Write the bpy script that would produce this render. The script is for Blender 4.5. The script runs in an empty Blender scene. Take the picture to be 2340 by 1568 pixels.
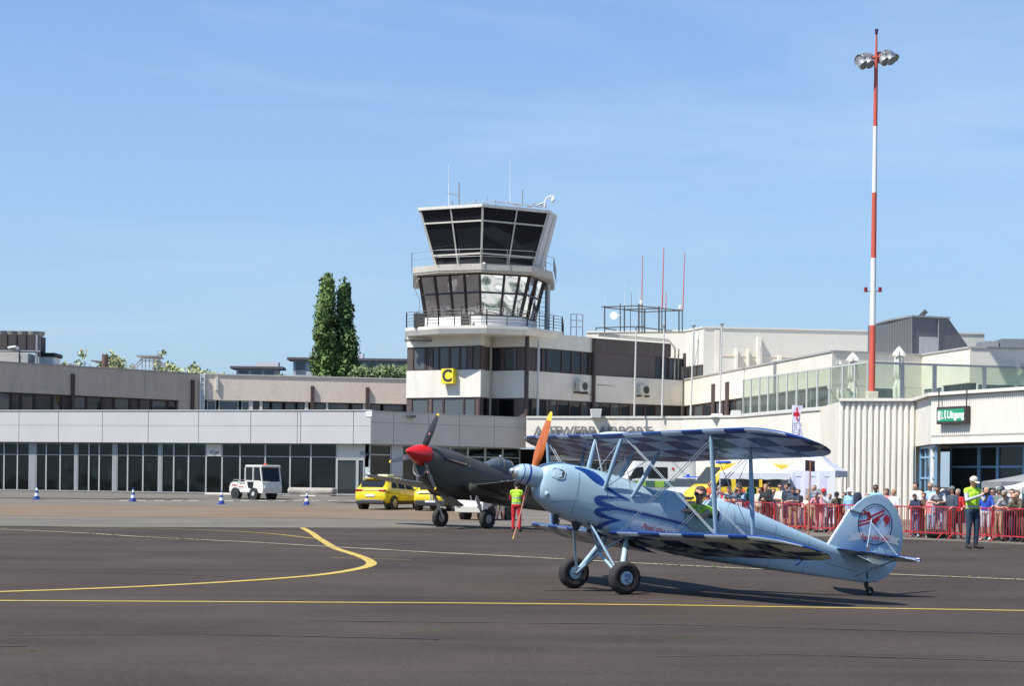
import bpy, bmesh, math, random
from mathutils import Vector, Matrix, noise as mnoise
random.seed(7)
S = bpy.context.scene
COL = S.collection
# ---------------------------------------------------------------- camera
F, CX, CY, H0, RHO = 4300.0, 1170.0, 1100.0, 1.66, 0.012
cam_d = bpy.data.cameras.new("camera"); cam = bpy.data.objects.new("camera", cam_d); COL.objects.link(cam)
cam.location = (0, 0, H0)
cam.rotation_euler = (Matrix.Rotation(math.radians(90), 3, 'X') @ Matrix.Rotation(RHO, 3, 'Z')).to_euler()
cam_d.sensor_fit = 'HORIZONTAL'; cam_d.sensor_width = 36; cam_d.lens = 36*F/2340
cam_d.shift_y = (CY-784)/2340.0
cam_d.clip_end = 5000; cam_d.clip_start = .5
S.camera = cam
# ---------------------------------------------------------------- light
SUN_EL, SUN_AZ = 55.0, 57.0       # azimuth: degrees to the left of the direction towards the camera
to_sun = Vector((-math.sin(math.radians(SUN_AZ))*math.cos(math.radians(SUN_EL)),
                 -math.cos(math.radians(SUN_AZ))*math.cos(math.radians(SUN_EL)), math.sin(math.radians(SUN_EL))))
sun_d = bpy.data.lights.new("sun", 'SUN'); sun_d.energy = 5.0; sun_d.angle = math.radians(.53); sun_d.color = (1, .955, .89)
sun = bpy.data.objects.new("sun", sun_d); COL.objects.link(sun)
sun.rotation_euler = to_sun.to_track_quat('Z', 'Y').to_euler(); sun.location = (-40, -20, 60)
W = bpy.data.worlds.new("World"); S.world = W; W.use_nodes = True
nt = W.node_tree; N = nt.nodes; L = nt.links; N.clear()
out = N.new('ShaderNodeOutputWorld'); bg = N.new('ShaderNodeBackground'); bg.inputs[1].default_value = .12
sky = N.new('ShaderNodeTexSky'); sky.sky_type = 'NISHITA'; sky.sun_disc = False
sky.sun_elevation = math.radians(SUN_EL)
sky.sun_rotation = math.atan2(to_sun.x, to_sun.y)
sky.altitude = 0; sky.air_density = 1.0; sky.dust_density = .8; sky.ozone_density = 2.0
tc = N.new('ShaderNodeTexCoord')
# thin cirrus: stretched noise on the sky direction
mp = N.new('ShaderNodeMapping'); mp.inputs['Scale'].default_value = (1.3, 1.0, 7.0); mp.inputs['Rotation'].default_value = (0, math.radians(14), 0)
nz = N.new('ShaderNodeTexNoise'); nz.inputs['Scale'].default_value = 2.6; nz.inputs['Detail'].default_value = 7; nz.inputs['Roughness'].default_value = .55; nz.inputs['Distortion'].default_value = .6
rmp = N.new('ShaderNodeValToRGB'); rmp.color_ramp.elements[0].position = .47; rmp.color_ramp.elements[1].position = .85
rmp.color_ramp.elements[1].color = (.42, .42, .42, 1)
mix = N.new('ShaderNodeMixRGB'); mix.inputs[2].default_value = (3.9, 4.7, 5.7, 1)
L.new(tc.outputs['Generated'], mp.inputs[0]); L.new(mp.outputs[0], nz.inputs[0]); L.new(nz.outputs[0], rmp.inputs[0])
tint = N.new('ShaderNodeMixRGB'); tint.blend_type = 'MULTIPLY'; tint.inputs[0].default_value = 1; tint.inputs[2].default_value = (.55, .80, 1.05, 1); L.new(sky.outputs[0], tint.inputs[1])
sx = N.new('ShaderNodeSeparateXYZ'); L.new(tc.outputs['Generated'], sx.inputs[0])
hr = N.new('ShaderNodeValToRGB'); hr.color_ramp.elements[0].position = 0; hr.color_ramp.elements[0].color = (.75, .75, .75, 1); hr.color_ramp.elements[1].position = .38; hr.color_ramp.elements[1].color = (0, 0, 0, 1)
hm = N.new('ShaderNodeMixRGB'); hm.inputs[2].default_value = (2.7, 3.5, 4.5, 1); L.new(sx.outputs[2], hr.inputs[0]); L.new(hr.outputs[0], hm.inputs[0]); L.new(tint.outputs[0], hm.inputs[1])
L.new(rmp.outputs[0], mix.inputs[0]); L.new(hm.outputs[0], mix.inputs[1]); L.new(mix.outputs[0], bg.inputs[0]); L.new(bg.outputs[0], out.inputs[0])
S.view_settings.view_transform = 'Standard'; S.view_settings.look = 'None'; S.view_settings.exposure = .52; S.view_settings.gamma = 1
S.cycles.max_bounces = 6; S.cycles.transparent_max_bounces = 12; S.cycles.caustics_reflective = False; S.cycles.caustics_refractive = False

# ---------------------------------------------------------------- survey helpers: turn photo measurements into metres
CR, SR = math.cos(RHO), math.sin(RHO)
def ray(x, y):
    dx, dy = x-CX, y-CY
    return (CR*dx+SR*dy)/F, (SR*dx-CR*dy)/F
def at(x, y, Y):
    a, b = ray(x, y); return Vector((a*Y, Y, H0+b*Y))
DIMPLE = (5.87, 30.75)
KN = [(-200, 0), (46, 0), (57, -.10), (72, -.15), (84, -.05), (97, .15), (105, .45), (112, .58), (125, .6), (4000, .6)]
def ground_z(X, Y):
    g = 0
    for (a, ga), (b, gb) in zip(KN, KN[1:]):
        if a <= Y <= b:
            t = (Y-a)/(b-a); t = t*t*(3-2*t) if b-a < 100 else t
            g = ga+(gb-ga)*t; break
    d2 = ((X-DIMPLE[0])**2+(Y-DIMPLE[1])**2)/(2*1.5**2)
    if d2 < 12: g -= .14*math.exp(-d2)
    return g
def gnd(x, y):
    """point of the ground seen at a photo position"""
    a, b = ray(x, y); Y = 20.
    best = None
    Y = H0/max(-b, 1e-3)
    lo, hi = 3., 180.
    # march
    Yc = lo; prev = H0+b*Yc-ground_z(a*Yc, Yc)
    while Yc < hi:
        Yn = Yc+.5; v = H0+b*Yn-ground_z(a*Yn, Yn)
        if v <= 0:
            t = prev/(prev-v) if prev != v else 0
            Yc = Yc+.5*t; return Vector((a*Yc, Yc, ground_z(a*Yc, Yc)))
        Yc, prev = Yn, v
    return Vector((a*hi, hi, ground_z(a*hi, hi)))
def zf(x0, y0, k):
    return lambda x, y: ((x0+x/k)*.72739, (y0+y/k)*.72739)
ZA = zf(1580, 1280, 2.529); ZB = zf(2200, 1280, 2.529); ZC = zf(1180, 1280, 3.564)
Z1 = zf(1240, 480, 3.734); Z2 = zf(1240, 880, 3.408); Z3 = zf(1780, 780, 2.8); Z4 = zf(2300, 960, 2.552)
Z5 = zf(0, 980, 2.375); Z6 = zf(640, 820, 1.912); ZR = zf(2540, 1440, 3.456); ZE = zf(1900, 1380, 3.162); ZM = zf(2640, 80, 4.612)

# ---------------------------------------------------------------- materials
def lin(r, g, b):
    f = lambda c: (c/255/12.92) if c/255 <= .04045 else ((c/255+.055)/1.055)**2.4
    return (f(r), f(g), f(b))
MATS = {}
def mat(name, col, rough=.6, metal=0., var=.12, scale=6., bump=0., bscale=40., coat=0., spec=.5, stretch=None, dirt=None, dirt_amt=.4, dscale=1.2):
    if name in MATS: return MATS[name]
    m = bpy.data.materials.new(name); m.use_nodes = True; t = m.node_tree; n = t.nodes; l = t.links
    p = n['Principled BSDF']; p.inputs['Roughness'].default_value = rough; p.inputs['Metallic'].default_value = metal
    p.inputs['Coat Weight'].default_value = coat; p.inputs['Specular IOR Level'].default_value = spec
    co = n.new('ShaderNodeTexCoord'); src = co.outputs['Object']
    if stretch:
        mp = n.new('ShaderNodeMapping'); mp.inputs['Scale'].default_value = stretch; l.new(src, mp.inputs[0]); src = mp.outputs[0]
    nz = n.new('ShaderNodeTexNoise'); nz.inputs['Scale'].default_value = scale; nz.inputs['Detail'].default_value = 5
    l.new(src, nz.inputs[0])
    r = n.new('ShaderNodeValToRGB'); r.color_ramp.elements[0].position = .3; r.color_ramp.elements[1].position = .7
    c = Vector(col); lo = c*(1-var); hi = c*(1+var)
    r.color_ramp.elements[0].color = (*lo, 1); r.color_ramp.elements[1].color = (min(hi[0], 1), min(hi[1], 1), min(hi[2], 1), 1)
    l.new(nz.outputs[0], r.inputs[0]); outc = r.outputs[0]
    if dirt:
        d = n.new('ShaderNodeTexNoise'); d.inputs['Scale'].default_value = dscale; d.inputs['Detail'].default_value = 8; d.inputs['Roughness'].default_value = .7
        mp2 = n.new('ShaderNodeMapping'); mp2.inputs['Scale'].default_value = (1, 1, .25); l.new(co.outputs['Object'], mp2.inputs[0]); l.new(mp2.outputs[0], d.inputs[0])
        dr = n.new('ShaderNodeValToRGB'); dr.color_ramp.elements[0].position = .48; dr.color_ramp.elements[1].position = .78
        dr.color_ramp.elements[1].color = (dirt_amt,)*3+(1,)
        mx = n.new('ShaderNodeMixRGB'); mx.inputs[2].default_value = (*dirt, 1)
        l.new(d.outputs[0], dr.inputs[0]); l.new(dr.outputs[0], mx.inputs[0]); l.new(outc, mx.inputs[1]); outc = mx.outputs[0]
    l.new(outc, p.inputs['Base Color'])
    if bump:
        b = n.new('ShaderNodeBump'); b.inputs['Strength'].default_value = bump; b.inputs['Distance'].default_value = .02
        nb = n.new('ShaderNodeTexNoise'); nb.inputs['Scale'].default_value = bscale; nb.inputs['Detail'].default_value = 4
        l.new(src, nb.inputs[0]); l.new(nb.outputs[0], b.inputs['Height']); l.new(b.outputs[0], p.inputs['Normal'])
    MATS[name] = m; return m
def glass_dark(name, col, rough=.04, wob=.25, ws=.6, trans=0., mirror=.0, gcol=(.9, .95, 1)):
    """window glass: dark body or see-through, with a clear reflection that wobbles a little"""
    if name in MATS: return MATS[name]
    m = bpy.data.materials.new(name); m.use_nodes = True; t = m.node_tree; n = t.nodes; l = t.links; n.clear()
    o = n.new('ShaderNodeOutputMaterial'); g = n.new('ShaderNodeBsdfGlossy'); g.inputs['Roughness'].default_value = rough; g.inputs[0].default_value = (*gcol, 1)
    co = n.new('ShaderNodeTexCoord'); nz = n.new('ShaderNodeTexNoise'); nz.inputs['Scale'].default_value = ws; nz.inputs['Detail'].default_value = 1
    bp = n.new('ShaderNodeBump'); bp.inputs['Strength'].default_value = wob; bp.inputs['Distance'].default_value = .12
    l.new(co.outputs['Object'], nz.inputs[0]); l.new(nz.outputs[0], bp.inputs['Height']); l.new(bp.outputs[0], g.inputs['Normal'])
    base = n.new('ShaderNodeBsdfDiffuse'); base.inputs[0].default_value = (*col, 1)
    mx = n.new('ShaderNodeMixShader'); lw = n.new('ShaderNodeLayerWeight'); lw.inputs[0].default_value = .5
    pw = n.new('ShaderNodeMath'); pw.operation = 'POWER'; pw.inputs[1].default_value = 5; l.new(lw.outputs['Facing'], pw.inputs[0])
    fr = n.new('ShaderNodeMath'); fr.operation = 'MULTIPLY_ADD'; fr.inputs[1].default_value = .6; fr.inputs[2].default_value = .04; l.new(pw.outputs[0], fr.inputs[0])
    body = base.outputs[0]
    if trans > 0:
        tr = n.new('ShaderNodeBsdfTransparent'); tr.inputs[0].default_value = (*[min(1, c) for c in col], 1)
        m2 = n.new('ShaderNodeMixShader'); m2.inputs[0].default_value = trans
        l.new(base.outputs[0], m2.inputs[1]); l.new(tr.outputs[0], m2.inputs[2]); body = m2.outputs[0]
    ad = n.new('ShaderNodeMath'); ad.operation = 'ADD'; ad.inputs[1].default_value = mirror; ad.use_clamp = True
    l.new(fr.outputs[0], ad.inputs[0]); l.new(ad.outputs[0], mx.inputs[0]); l.new(body, mx.inputs[1]); l.new(g.outputs[0], mx.inputs[2]); l.new(mx.outputs[0], o.inputs[0])
    MATS[name] = m; return m

CREAM = mat('cream_render', (.66, .62, .54), .8, var=.05, scale=1.2, dirt=(.33, .29, .24), dirt_amt=.42, bump=.15)
CREAM2 = mat('warm_cream_render', (.67, .62, .53), .8, var=.04, scale=1., dirt=(.38, .34, .28), dirt_amt=.38, bump=.15)
CONCR = mat('washed_concrete', (.74, .60, .48), .9, var=.10, scale=9, dirt=(.40, .34, .29), dirt_amt=.3, bump=.3)
BROWNC = mat('brown_concrete', (.58, .455, .355), .9, var=.10, scale=7, dirt=(.28, .23, .19), dirt_amt=.4, bump=.3)
BROWN = mat('brown_cladding', (.085, .062, .056), .6, var=.12, scale=3, dirt=(.16, .13, .12), dirt_amt=.3)
BROWNF = mat('brown_frame', (.055, .03, .028), .5)
PANEL = mat('silver_panel', (.475, .465, .455), .45, metal=.0, var=.03, scale=.5, dirt=(.36, .36, .36), dirt_amt=.22, dscale=.5)
GPANEL = mat('grey_panel', (.63, .56, .49), .5, var=.03, scale=.5, dirt=(.36, .35, .34), dirt_amt=.3, dscale=.5)
JOINT = mat('panel_joint', (.24, .24, .235), .8)
ALU = mat('aluminium_frame', (.40, .40, .38), .45, metal=.35, var=.06)
GREYM = mat('grey_metal', (.30, .31, .32), .5, metal=.4, var=.08)
DARKM = mat('dark_metal', (.085, .085, .085), .5, metal=.3, var=.15)
ROOF = mat('roof_felt', (.16, .16, .155), .95, var=.2, scale=2)
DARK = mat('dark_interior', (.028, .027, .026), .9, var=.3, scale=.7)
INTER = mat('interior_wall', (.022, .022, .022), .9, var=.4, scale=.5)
GLT = glass_dark('tinted_glass', (.34, .40, .38), trans=.99, wob=.10, gcol=(.7, .75, .8))
GLD = glass_dark('dark_window_glass', (.030, .034, .038), wob=.2)
GLG = glass_dark('grey_blue_glass', (.085, .095, .10), wob=.2)
GLC = glass_dark('cab_glass', (.010, .012, .016), wob=.15)
GLM = glass_dark('mirror_glass', (.25, .22, .20), wob=1.4, ws=.45, mirror=.75)
GLTER = glass_dark('terrace_glass', (.85, .91, .85), trans=.97, wob=.05)
WHITE = mat('white_paint', (.74, .74, .71), .5, var=.04)
LGREY = mat('light_grey_paint', (.50, .51, .50), .5, var=.05)
COLM = mat('column_white', (.60, .58, .54), .6, var=.02)
RUST = mat('old_pipe', (.20, .18, .14), .8, var=.3, scale=5)

# ---------------------------------------------------------------- object helpers
ORG = {}
def tag(o, label=None, cat=None, group=None, kind=None):
    if label: o['label'] = label
    if cat: o['category'] = cat
    if group: o['group'] = group
    if kind: o['kind'] = kind
    return o
def thing(name, label, cat, loc=(0, 0, 0), rot=None, group=None):
    o = bpy.data.objects.new(name, None); COL.objects.link(o); o.location = loc; o.empty_display_size = .3
    if rot is not None: o.rotation_euler = rot
    tag(o, label, cat, group)
    ORG[o] = Vector(loc) if rot is None else Vector((0, 0, 0))
    return o
class MB:
    def __init__(s): s.v = []; s.f = []; s.m = []; s.cur = 0
    def add(s, vs, fs, mi=None):
        b = len(s.v); s.v += [Vector(v) for v in vs]
        for f in fs: s.f.append([b+i for i in f]); s.m.append(s.cur if mi is None else mi)
        return s
    def hexa(s, p, mi=None):
        return s.add(p, [(0, 3, 2, 1), (4, 5, 6, 7), (0, 1, 5, 4), (1, 2, 6, 5), (2, 3, 7, 6), (3, 0, 4, 7)], mi)
    def box(s, x0, x1, y0, y1, z0, z1, mi=None):
        return s.hexa([(x0, y0, z0), (x1, y0, z0), (x1, y1, z0), (x0, y1, z0), (x0, y0, z1), (x1, y0, z1), (x1, y1, z1), (x0, y1, z1)], mi)
    def prism(s, poly, z0, z1, mi=None):
        n = len(poly); vs = [(p[0], p[1], z0) for p in poly]+[(p[0], p[1], z1) for p in poly]
        a = sum(poly[i][0]*poly[(i+1) % n][1]-poly[(i+1) % n][0]*poly[i][1] for i in range(n))
        fs = [tuple(range(n))[::-1], tuple(range(n, 2*n))]+[(i, (i+1) % n, n+(i+1) % n, n+i) for i in range(n)]
        if a < 0: fs = [f[::-1] for f in fs]
        return s.add(vs, fs, mi)
    def frus(s, p0, z0, p1, z1, mi=None):
        n = len(p0); vs = [(p[0], p[1], z0) for p in p0]+[(p[0], p[1], z1) for p in p1]
        a = sum(p0[i][0]*p0[(i+1) % n][1]-p0[(i+1) % n][0]*p0[i][1] for i in range(n))
        fs = [tuple(range(n))[::-1], tuple(range(n, 2*n))]+[(i, (i+1) % n, n+(i+1) % n, n+i) for i in range(n)]
        if a < 0: fs = [f[::-1] for f in fs]
        return s.add(vs, fs, mi)
    def tube(s, a, b, r, r2=None, n=8, mi=None, cap=True, flat=1., up=None):
        a = Vector(a); b = Vector(b); r2 = r if r2 is None else r2; d = (b-a)
        if d.length < 1e-6: return s
        d.normalize(); u = Vector(up) if up is not None else (Vector((0, 0, 1)) if abs(d.z) < .9 else Vector((1, 0, 0)))
        x = d.cross(u).normalized(); y = x.cross(d)
        vs = []
        for c, rr in ((a, r), (b, r2)):
            for i in range(n):
                t = 2*math.pi*i/n; vs.append(c+x*rr*flat*math.cos(t)+y*rr*math.sin(t))
        fs = [(i, n+i, n+(i+1) % n, (i+1) % n) for i in range(n)]
        if cap: fs += [tuple(range(n)), tuple(range(n, 2*n))[::-1]]
        return s.add(vs, fs, mi)
    def path(s, pts, r, n=6, mi=None):
        for a, b in zip(pts, pts[1:]): s.tube(a, b, r, n=n, mi=mi)
        return s
    def bar(s, a, b, w, h, mi=None, up=(0, 0, 1)):
        a = Vector(a); b = Vector(b); d = (b-a).normalized(); u = Vector(up)
        if abs(d.dot(u)) > .95: u = Vector((1, 0, 0)) if abs(d.x) < .9 else Vector((0, 1, 0))
        x = d.cross(u).normalized()*w/2; y = x.cross(d).normalized()*h/2
        p = [a-x-y, a+x-y, a+x+y, a-x+y, b-x-y, b+x-y, b+x+y, b-x+y]
        return s.add(p, [(0, 1, 2, 3), (7, 6, 5, 4), (0, 4, 5, 1), (1, 5, 6, 2), (2, 6, 7, 3), (3, 7, 4, 0)], mi)
    def lathe(s, prof, c=(0, 0, 0), ax=(0, 0, 1), n=20, mi=None, mis=None):
        """prof: (distance along axis, radius)"""
        c = Vector(c); d = Vector(ax).normalized(); u = Vector((0, 0, 1)) if abs(d.z) < .9 else Vector((1, 0, 0))
        x = d.cross(u).normalized(); y = x.cross(d); b = len(s.v)
        for (t, r) in prof:
            for i in range(n):
                a = 2*math.pi*i/n; s.v.append(c+d*t+x*r*math.cos(a)+y*r*math.sin(a))
        for k in range(len(prof)-1):
            for i in range(n):
                s.f.append([b+k*n+i, b+(k+1)*n+i, b+(k+1)*n+(i+1) % n, b+k*n+(i+1) % n]); s.m.append((mis[k] if mis else (s.cur if mi is None else mi)))
        m0 = mis[0] if mis else (s.cur if mi is None else mi); m1 = mis[-1] if mis else m0
        if prof[0][1] > 1e-5: s.f.append([b+i for i in range(n)]); s.m.append(m0)
        if prof[-1][1] > 1e-5: s.f.append([b+(len(prof)-1)*n+i for i in range(n)][::-1]); s.m.append(m1)
        return s
    def loft(s, rings, close=True, caps=True, mi=None, mif=None):
        b = len(s.v); n = len(rings[0])
        for r in rings: s.v += [Vector(p) for p in r]
        m = n if close else n-1
        for k in range(len(rings)-1):
            for i in range(m):
                s.f.append([b+k*n+i, b+(k+1)*n+i, b+(k+1)*n+(i+1) % n, b+k*n+(i+1) % n])
                s.m.append(mif(k, i) if mif else (s.cur if mi is None else mi))
        if caps and close:
            s.f.append([b+i for i in range(n)]); s.m.append(mif(0, 0) if mif else (s.cur if mi is None else mi))
            s.f.append([b+(len(rings)-1)*n+i for i in range(n)][::-1]); s.m.append(mif(len(rings)-2, 0) if mif else (s.cur if mi is None else mi))
        return s
    def ball(s, c, r, sx=1, sy=1, sz=1, n=10, mi=None):
        c = Vector(c); rings = []
        for k in range(1, n):
            a = math.pi*k/n
            rings.append([c+Vector((r*sx*math.sin(a)*math.cos(2*math.pi*i/(n+4)), r*sy*math.sin(a)*math.sin(2*math.pi*i/(n+4)), r*sz*math.cos(a))) for i in range(n+4)])
        return s.loft(rings, mi=mi)
    def build(s, name, mats, parent=None, smooth=None, bevel=0, fixn=False):
        o = None
        if not isinstance(mats, (list, tuple)): mats = [mats]
        off = Vector((0, 0, 0)); p = parent
        while p is not None:
            if p in ORG: off = ORG[p]; break
            p = p.parent
        me = bpy.data.meshes.new(name); me.from_pydata([tuple(v-off) for v in s.v], [], s.f)
        for m in mats: me.materials.append(m)
        for i, k in enumerate(s.m): me.polygons[i].material_index = k
        if fixn:
            bm = bmesh.new(); bm.from_mesh(me); bmesh.ops.remove_doubles(bm, verts=bm.verts, dist=1e-4); bmesh.ops.recalc_face_normals(bm, faces=bm.faces); bm.to_mesh(me); bm.free()
        me.update()
        if smooth is not None:
            me.shade_smooth()
            try: me.set_sharp_from_angle(angle=math.radians(smooth))
            except Exception: pass
        o = bpy.data.objects.new(name, me); COL.objects.link(o)
        if parent is not None: o.parent = parent
        if bevel:
            b = o.modifiers.new('bevel', 'BEVEL'); b.width = bevel; b.segments = 2; b.limit_method = 'ANGLE'; b.angle_limit = math.radians(40)
        return o
def text_obj(name, body, size, m, parent, M, extrude=.004, align='CENTER', shear=0, bold=0.):
    cu = bpy.data.curves.new(name, 'FONT'); cu.body = body; cu.size = size; cu.extrude = extrude; cu.align_x = align; cu.align_y = 'CENTER'; cu.shear = shear; cu.offset = bold
    t = bpy.data.objects.new(name, cu); COL.objects.link(t)
    me = bpy.data.meshes.new_from_object(t.evaluated_get(bpy.context.evaluated_depsgraph_get())); bpy.data.objects.remove(t)
    me.name = name; me.transform(M); me.materials.clear(); me.materials.append(m)
    off = Vector((0, 0, 0)); p = parent
    while p is not None:
        if p in ORG: off = ORG[p]; break
        p = p.parent
    me.transform(Matrix.Translation(-off))
    o = bpy.data.objects.new(name, me); COL.objects.link(o); o.parent = parent
    return o
def children(o): return [c for c in COL.objects if c.parent == o]
KIDS = None
def copy_tree(o, parent=None):
    c = o.copy(); COL.objects.link(c); c.parent = parent
    if o in ORG: ORG[c] = ORG[o]
    for ch in list(o.children): copy_tree(ch, c)
    return c

class Seg:
    """a straight stretch of facade between two photo columns at two distances"""
    def __init__(s, x0, Y0, x1, Y1, yref=950):
        a = ray(x0, yref)[0]; b = ray(x1, yref)[0]
        s.A = Vector((a*Y0, Y0)); s.B = Vector((b*Y1, Y1)); s.L = (s.B-s.A).length
        s.u = (s.B-s.A).normalized(); s.n = Vector((s.u.y, -s.u.x))      # n points towards the camera side
    def t(s, x, y=950):
        a = ray(x, y)[0]        # X = a Y
        return -(s.A.x-a*s.A.y)/(s.u.x-a*s.u.y)
    def z(s, x, y):
        t = s.t(x, y); Y = s.A.y+s.u.y*t; return H0+ray(x, y)[1]*Y
    def p(s, t, d=0, z=0):
        q = s.A+s.u*t+s.n*d; return Vector((q.x, q.y, z))
    def box(s, mb, t0, t1, z0, z1, d0, d1, mi=None):
        P = s.p
        return mb.hexa([P(t0, d1, z0), P(t1, d1, z0), P(t1, d0, z0), P(t0, d0, z0), P(t0, d1, z1), P(t1, d1, z1), P(t1, d0, z1), P(t0, d0, z1)], mi)
def window(seg, par, t0, t1, z0, z1, glass=None, frame=None, d=0., fw=.06, fd=.08, mull=(), trans=(), name='window'):
    """one glazed bay: pane part with a frame as its sub-part"""
    g = MB(); seg.box(g, t0+fw*.5, t1-fw*.5, z0+fw*.5, z1-fw*.5, d, d+.02)
    w = g.build(name, glass or GLD, par)
    f = MB()
    seg.box(f, t0, t0+fw, z0, z1, d-.02, d+fd); seg.box(f, t1-fw, t1, z0, z1, d-.02, d+fd)
    seg.box(f, t0+fw, t1-fw, z0, z0+fw, d-.02, d+fd); seg.box(f, t0+fw, t1-fw, z1-fw, z1, d-.02, d+fd)
    for m in mull: seg.box(f, m-fw/2, m+fw/2, z0+fw, z1-fw, d-.02, d+fd-.003)
    for z in trans: seg.box(f, t0+fw, t1-fw, z-fw/2, z+fw/2, d-.02, d+fd-.006)
    f.build('frame', frame or ALU, w)
    return w
# ================================================================ GROUND
def asphalt(name, c1, c2, c3, streak=(.35, 3., 1), light=(.16, .15, .135)):
    m = bpy.data.materials.new(name); m.use_nodes = True; t = m.node_tree; n = t.nodes; l = t.links; p = n['Principled BSDF']
    p.inputs['Roughness'].default_value = .92; p.inputs['Specular IOR Level'].default_value = .12
    co = n.new('ShaderNodeTexCoord')
    def nz(scale, det, stretch=None, rough=.55):
        x = n.new('ShaderNodeTexNoise'); x.inputs['Scale'].default_value = scale; x.inputs['Detail'].default_value = det; x.inputs['Roughness'].default_value = rough
        s = co.outputs['Object']
        if stretch:
            mp = n.new('ShaderNodeMapping'); mp.inputs['Scale'].default_value = stretch; l.new(s, mp.inputs[0]); s = mp.outputs[0]
        l.new(s, x.inputs[0]); return x.outputs[0]
    def ramp(s, a, b, ca, cb):
        r = n.new('ShaderNodeValToRGB'); r.color_ramp.elements[0].position = a; r.color_ramp.elements[1].position = b
        r.color_ramp.elements[0].color = (*ca, 1); r.color_ramp.elements[1].color = (*cb, 1); l.new(s, r.inputs[0]); return r.outputs[0]
    def mix(f, a, b):
        x = n.new('ShaderNodeMixRGB')
        if isinstance(f, float): x.inputs[0].default_value = f
        else: l.new(f, x.inputs[0])
        for k, v in ((1, a), (2, b)):
            if isinstance(v, tuple): x.inputs[k].default_value = (*v, 1)
            else: l.new(v, x.inputs[k])
        return x.outputs[0]
    base = ramp(nz(.22, 6), .35, .68, c1, c2)
    st = ramp(nz(.8, 6, (.12, 1.6, 1), .6), .46, .72, (0, 0, 0), (.40,)*3)
    base = mix(st, base, c3)
    agg = ramp(nz(15, 5, None, .85), .54, .70, (0, 0, 0), (.55,)*3)
    base = mix(agg, base, light)
    agd = ramp(nz(19, 5, None, .85), .56, .70, (0, 0, 0), (.55,)*3)
    base = mix(agd, base, tuple(x*.45 for x in c1))
    dk = ramp(nz(.5, 7, (.25, 1.0, 1), .65), .60, .80, (0, 0, 0), (.45,)*3)
    base = mix(dk, base, tuple(x*.62 for x in c1))
    sp = ramp(nz(9., 2), .755, .775, (0, 0, 0), (.8,)*3)
    base = mix(sp, base, light)
    l.new(base, p.inputs['Base Color'])
    b = n.new('ShaderNodeBump'); b.inputs['Strength'].default_value = .5; b.inputs['Distance'].default_value = .006
    l.new(nz(60, 3), b.inputs['Height']); l.new(b.outputs[0], p.inputs['Normal'])
    return m
ASPH = asphalt('asphalt', (.040, .031, .026), (.070, .053, .043), (.082, .067, .055), light=(.16, .135, .115))
PALE = asphalt('weathered_concrete', (.13, .118, .098), (.168, .15, .122), (.105, .10, .09), light=(.25, .23, .19))
BEIGE = asphalt('sandy_concrete', (.165, .118, .078), (.20, .148, .10), (.13, .112, .09), light=(.27, .23, .17))
def frange(a, b, s):
    r = []; x = a
    while x < b-1e-6: r.append(x); x += s
    return r
xs = [-900, -500, -300, -200]+frange(-150, 0, 6)+[2]+frange(3, 10, .3)+frange(10, 150, 6)+[150, 200, 300, 500, 900]
ys = [-60, -30]+frange(-10, 27, 3)+frange(27, 35, .3)+frange(35, 140, 2.)+[140, 160, 200, 300, 500, 900, 2000]
g = MB(); n = len(xs)
for y in ys:
    for x in xs: g.v.append(Vector((x, y, ground_z(x, y))))
for j in range(len(ys)-1):
    for i in range(n-1):
        g.f.append([j*n+i, j*n+i+1, (j+1)*n+i+1, (j+1)*n+i]); g.m.append(0)
tag(g.build('ground', ASPH, smooth=60), kind='structure')
def sheet(name, near, far, off, m, kind='structure'):
    """draped sheet between a near polyline and a far polyline (lists of world points)"""
    mb = MB(); k = 28; nn = len(near)
    for j in range(k+1):
        for i in range(nn):
            q = near[i].lerp(far[i], j/k); mb.v.append(Vector((q.x, q.y, ground_z(q.x, q.y)+off)))
    for j in range(k):
        for i in range(nn-1):
            mb.f.append([j*nn+i, j*nn+i+1, (j+1)*nn+i+1, (j+1)*nn+i]); mb.m.append(0)
    return tag(mb.build(name, m, smooth=60), kind=kind)
def densify(pts, s):
    r = []
    for a, b in zip(pts, pts[1:]):
        k = max(1, int((b-a).length/s))
        r += [a.lerp(b, i/k) for i in range(k)]
    return r+[pts[-1]]
nearl = densify([gnd(*q) for q in ((-300, 1200), (300, 1206), (1000, 1208), (1300, 1211), (1700, 1222), (1900, 1228), (2200, 1239), (2600, 1256))], 3)
sheet('concrete_apron', nearl, [Vector((p.x*2.6, 150, 0)) for p in nearl], .010, PALE)
nb = densify([gnd(*q) for q in ((-200, 1178), (300, 1182), (700, 1186), (1100, 1192))], 3)
fb = densify([gnd(*q) for q in ((-200, 1150), (300, 1153), (700, 1157), (1100, 1166))], 3)
k = min(len(nb), len(fb)); nb = [nb[int(i*(len(nb)-1)/(k-1))] for i in range(k)]; fb = [fb[int(i*(len(fb)-1)/(k-1))] for i in range(k)]
for L_ in (nb, fb):
    for i, p in enumerate(L_): p.y += .5*math.sin(i*1.7)+.3*math.sin(i*4.1)
sheet('sandy_strip', nb, fb, .016, BEIGE)
def ribbon(pts, w, off=.02, step=.4, jitter=0):
    pts = densify(pts, step); mb = MB(); R = []
    for i, p in enumerate(pts):
        d = (pts[min(i+1, len(pts)-1)]-pts[max(i-1, 0)]); d.z = 0; d.normalize(); nn = Vector((-d.y, d.x, 0)); ww = w/2*(1+jitter*(random.random()-.5))
        R.append([p+nn*ww, p-nn*ww])
    for a in R:
        for q in a: mb.v.append(Vector((q.x, q.y, ground_z(q.x, q.y)+off)))
    for i in range(len(R)-1): mb.f.append([2*i, 2*i+1, 2*i+3, 2*i+2]); mb.m.append(0)
    return mb
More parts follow.
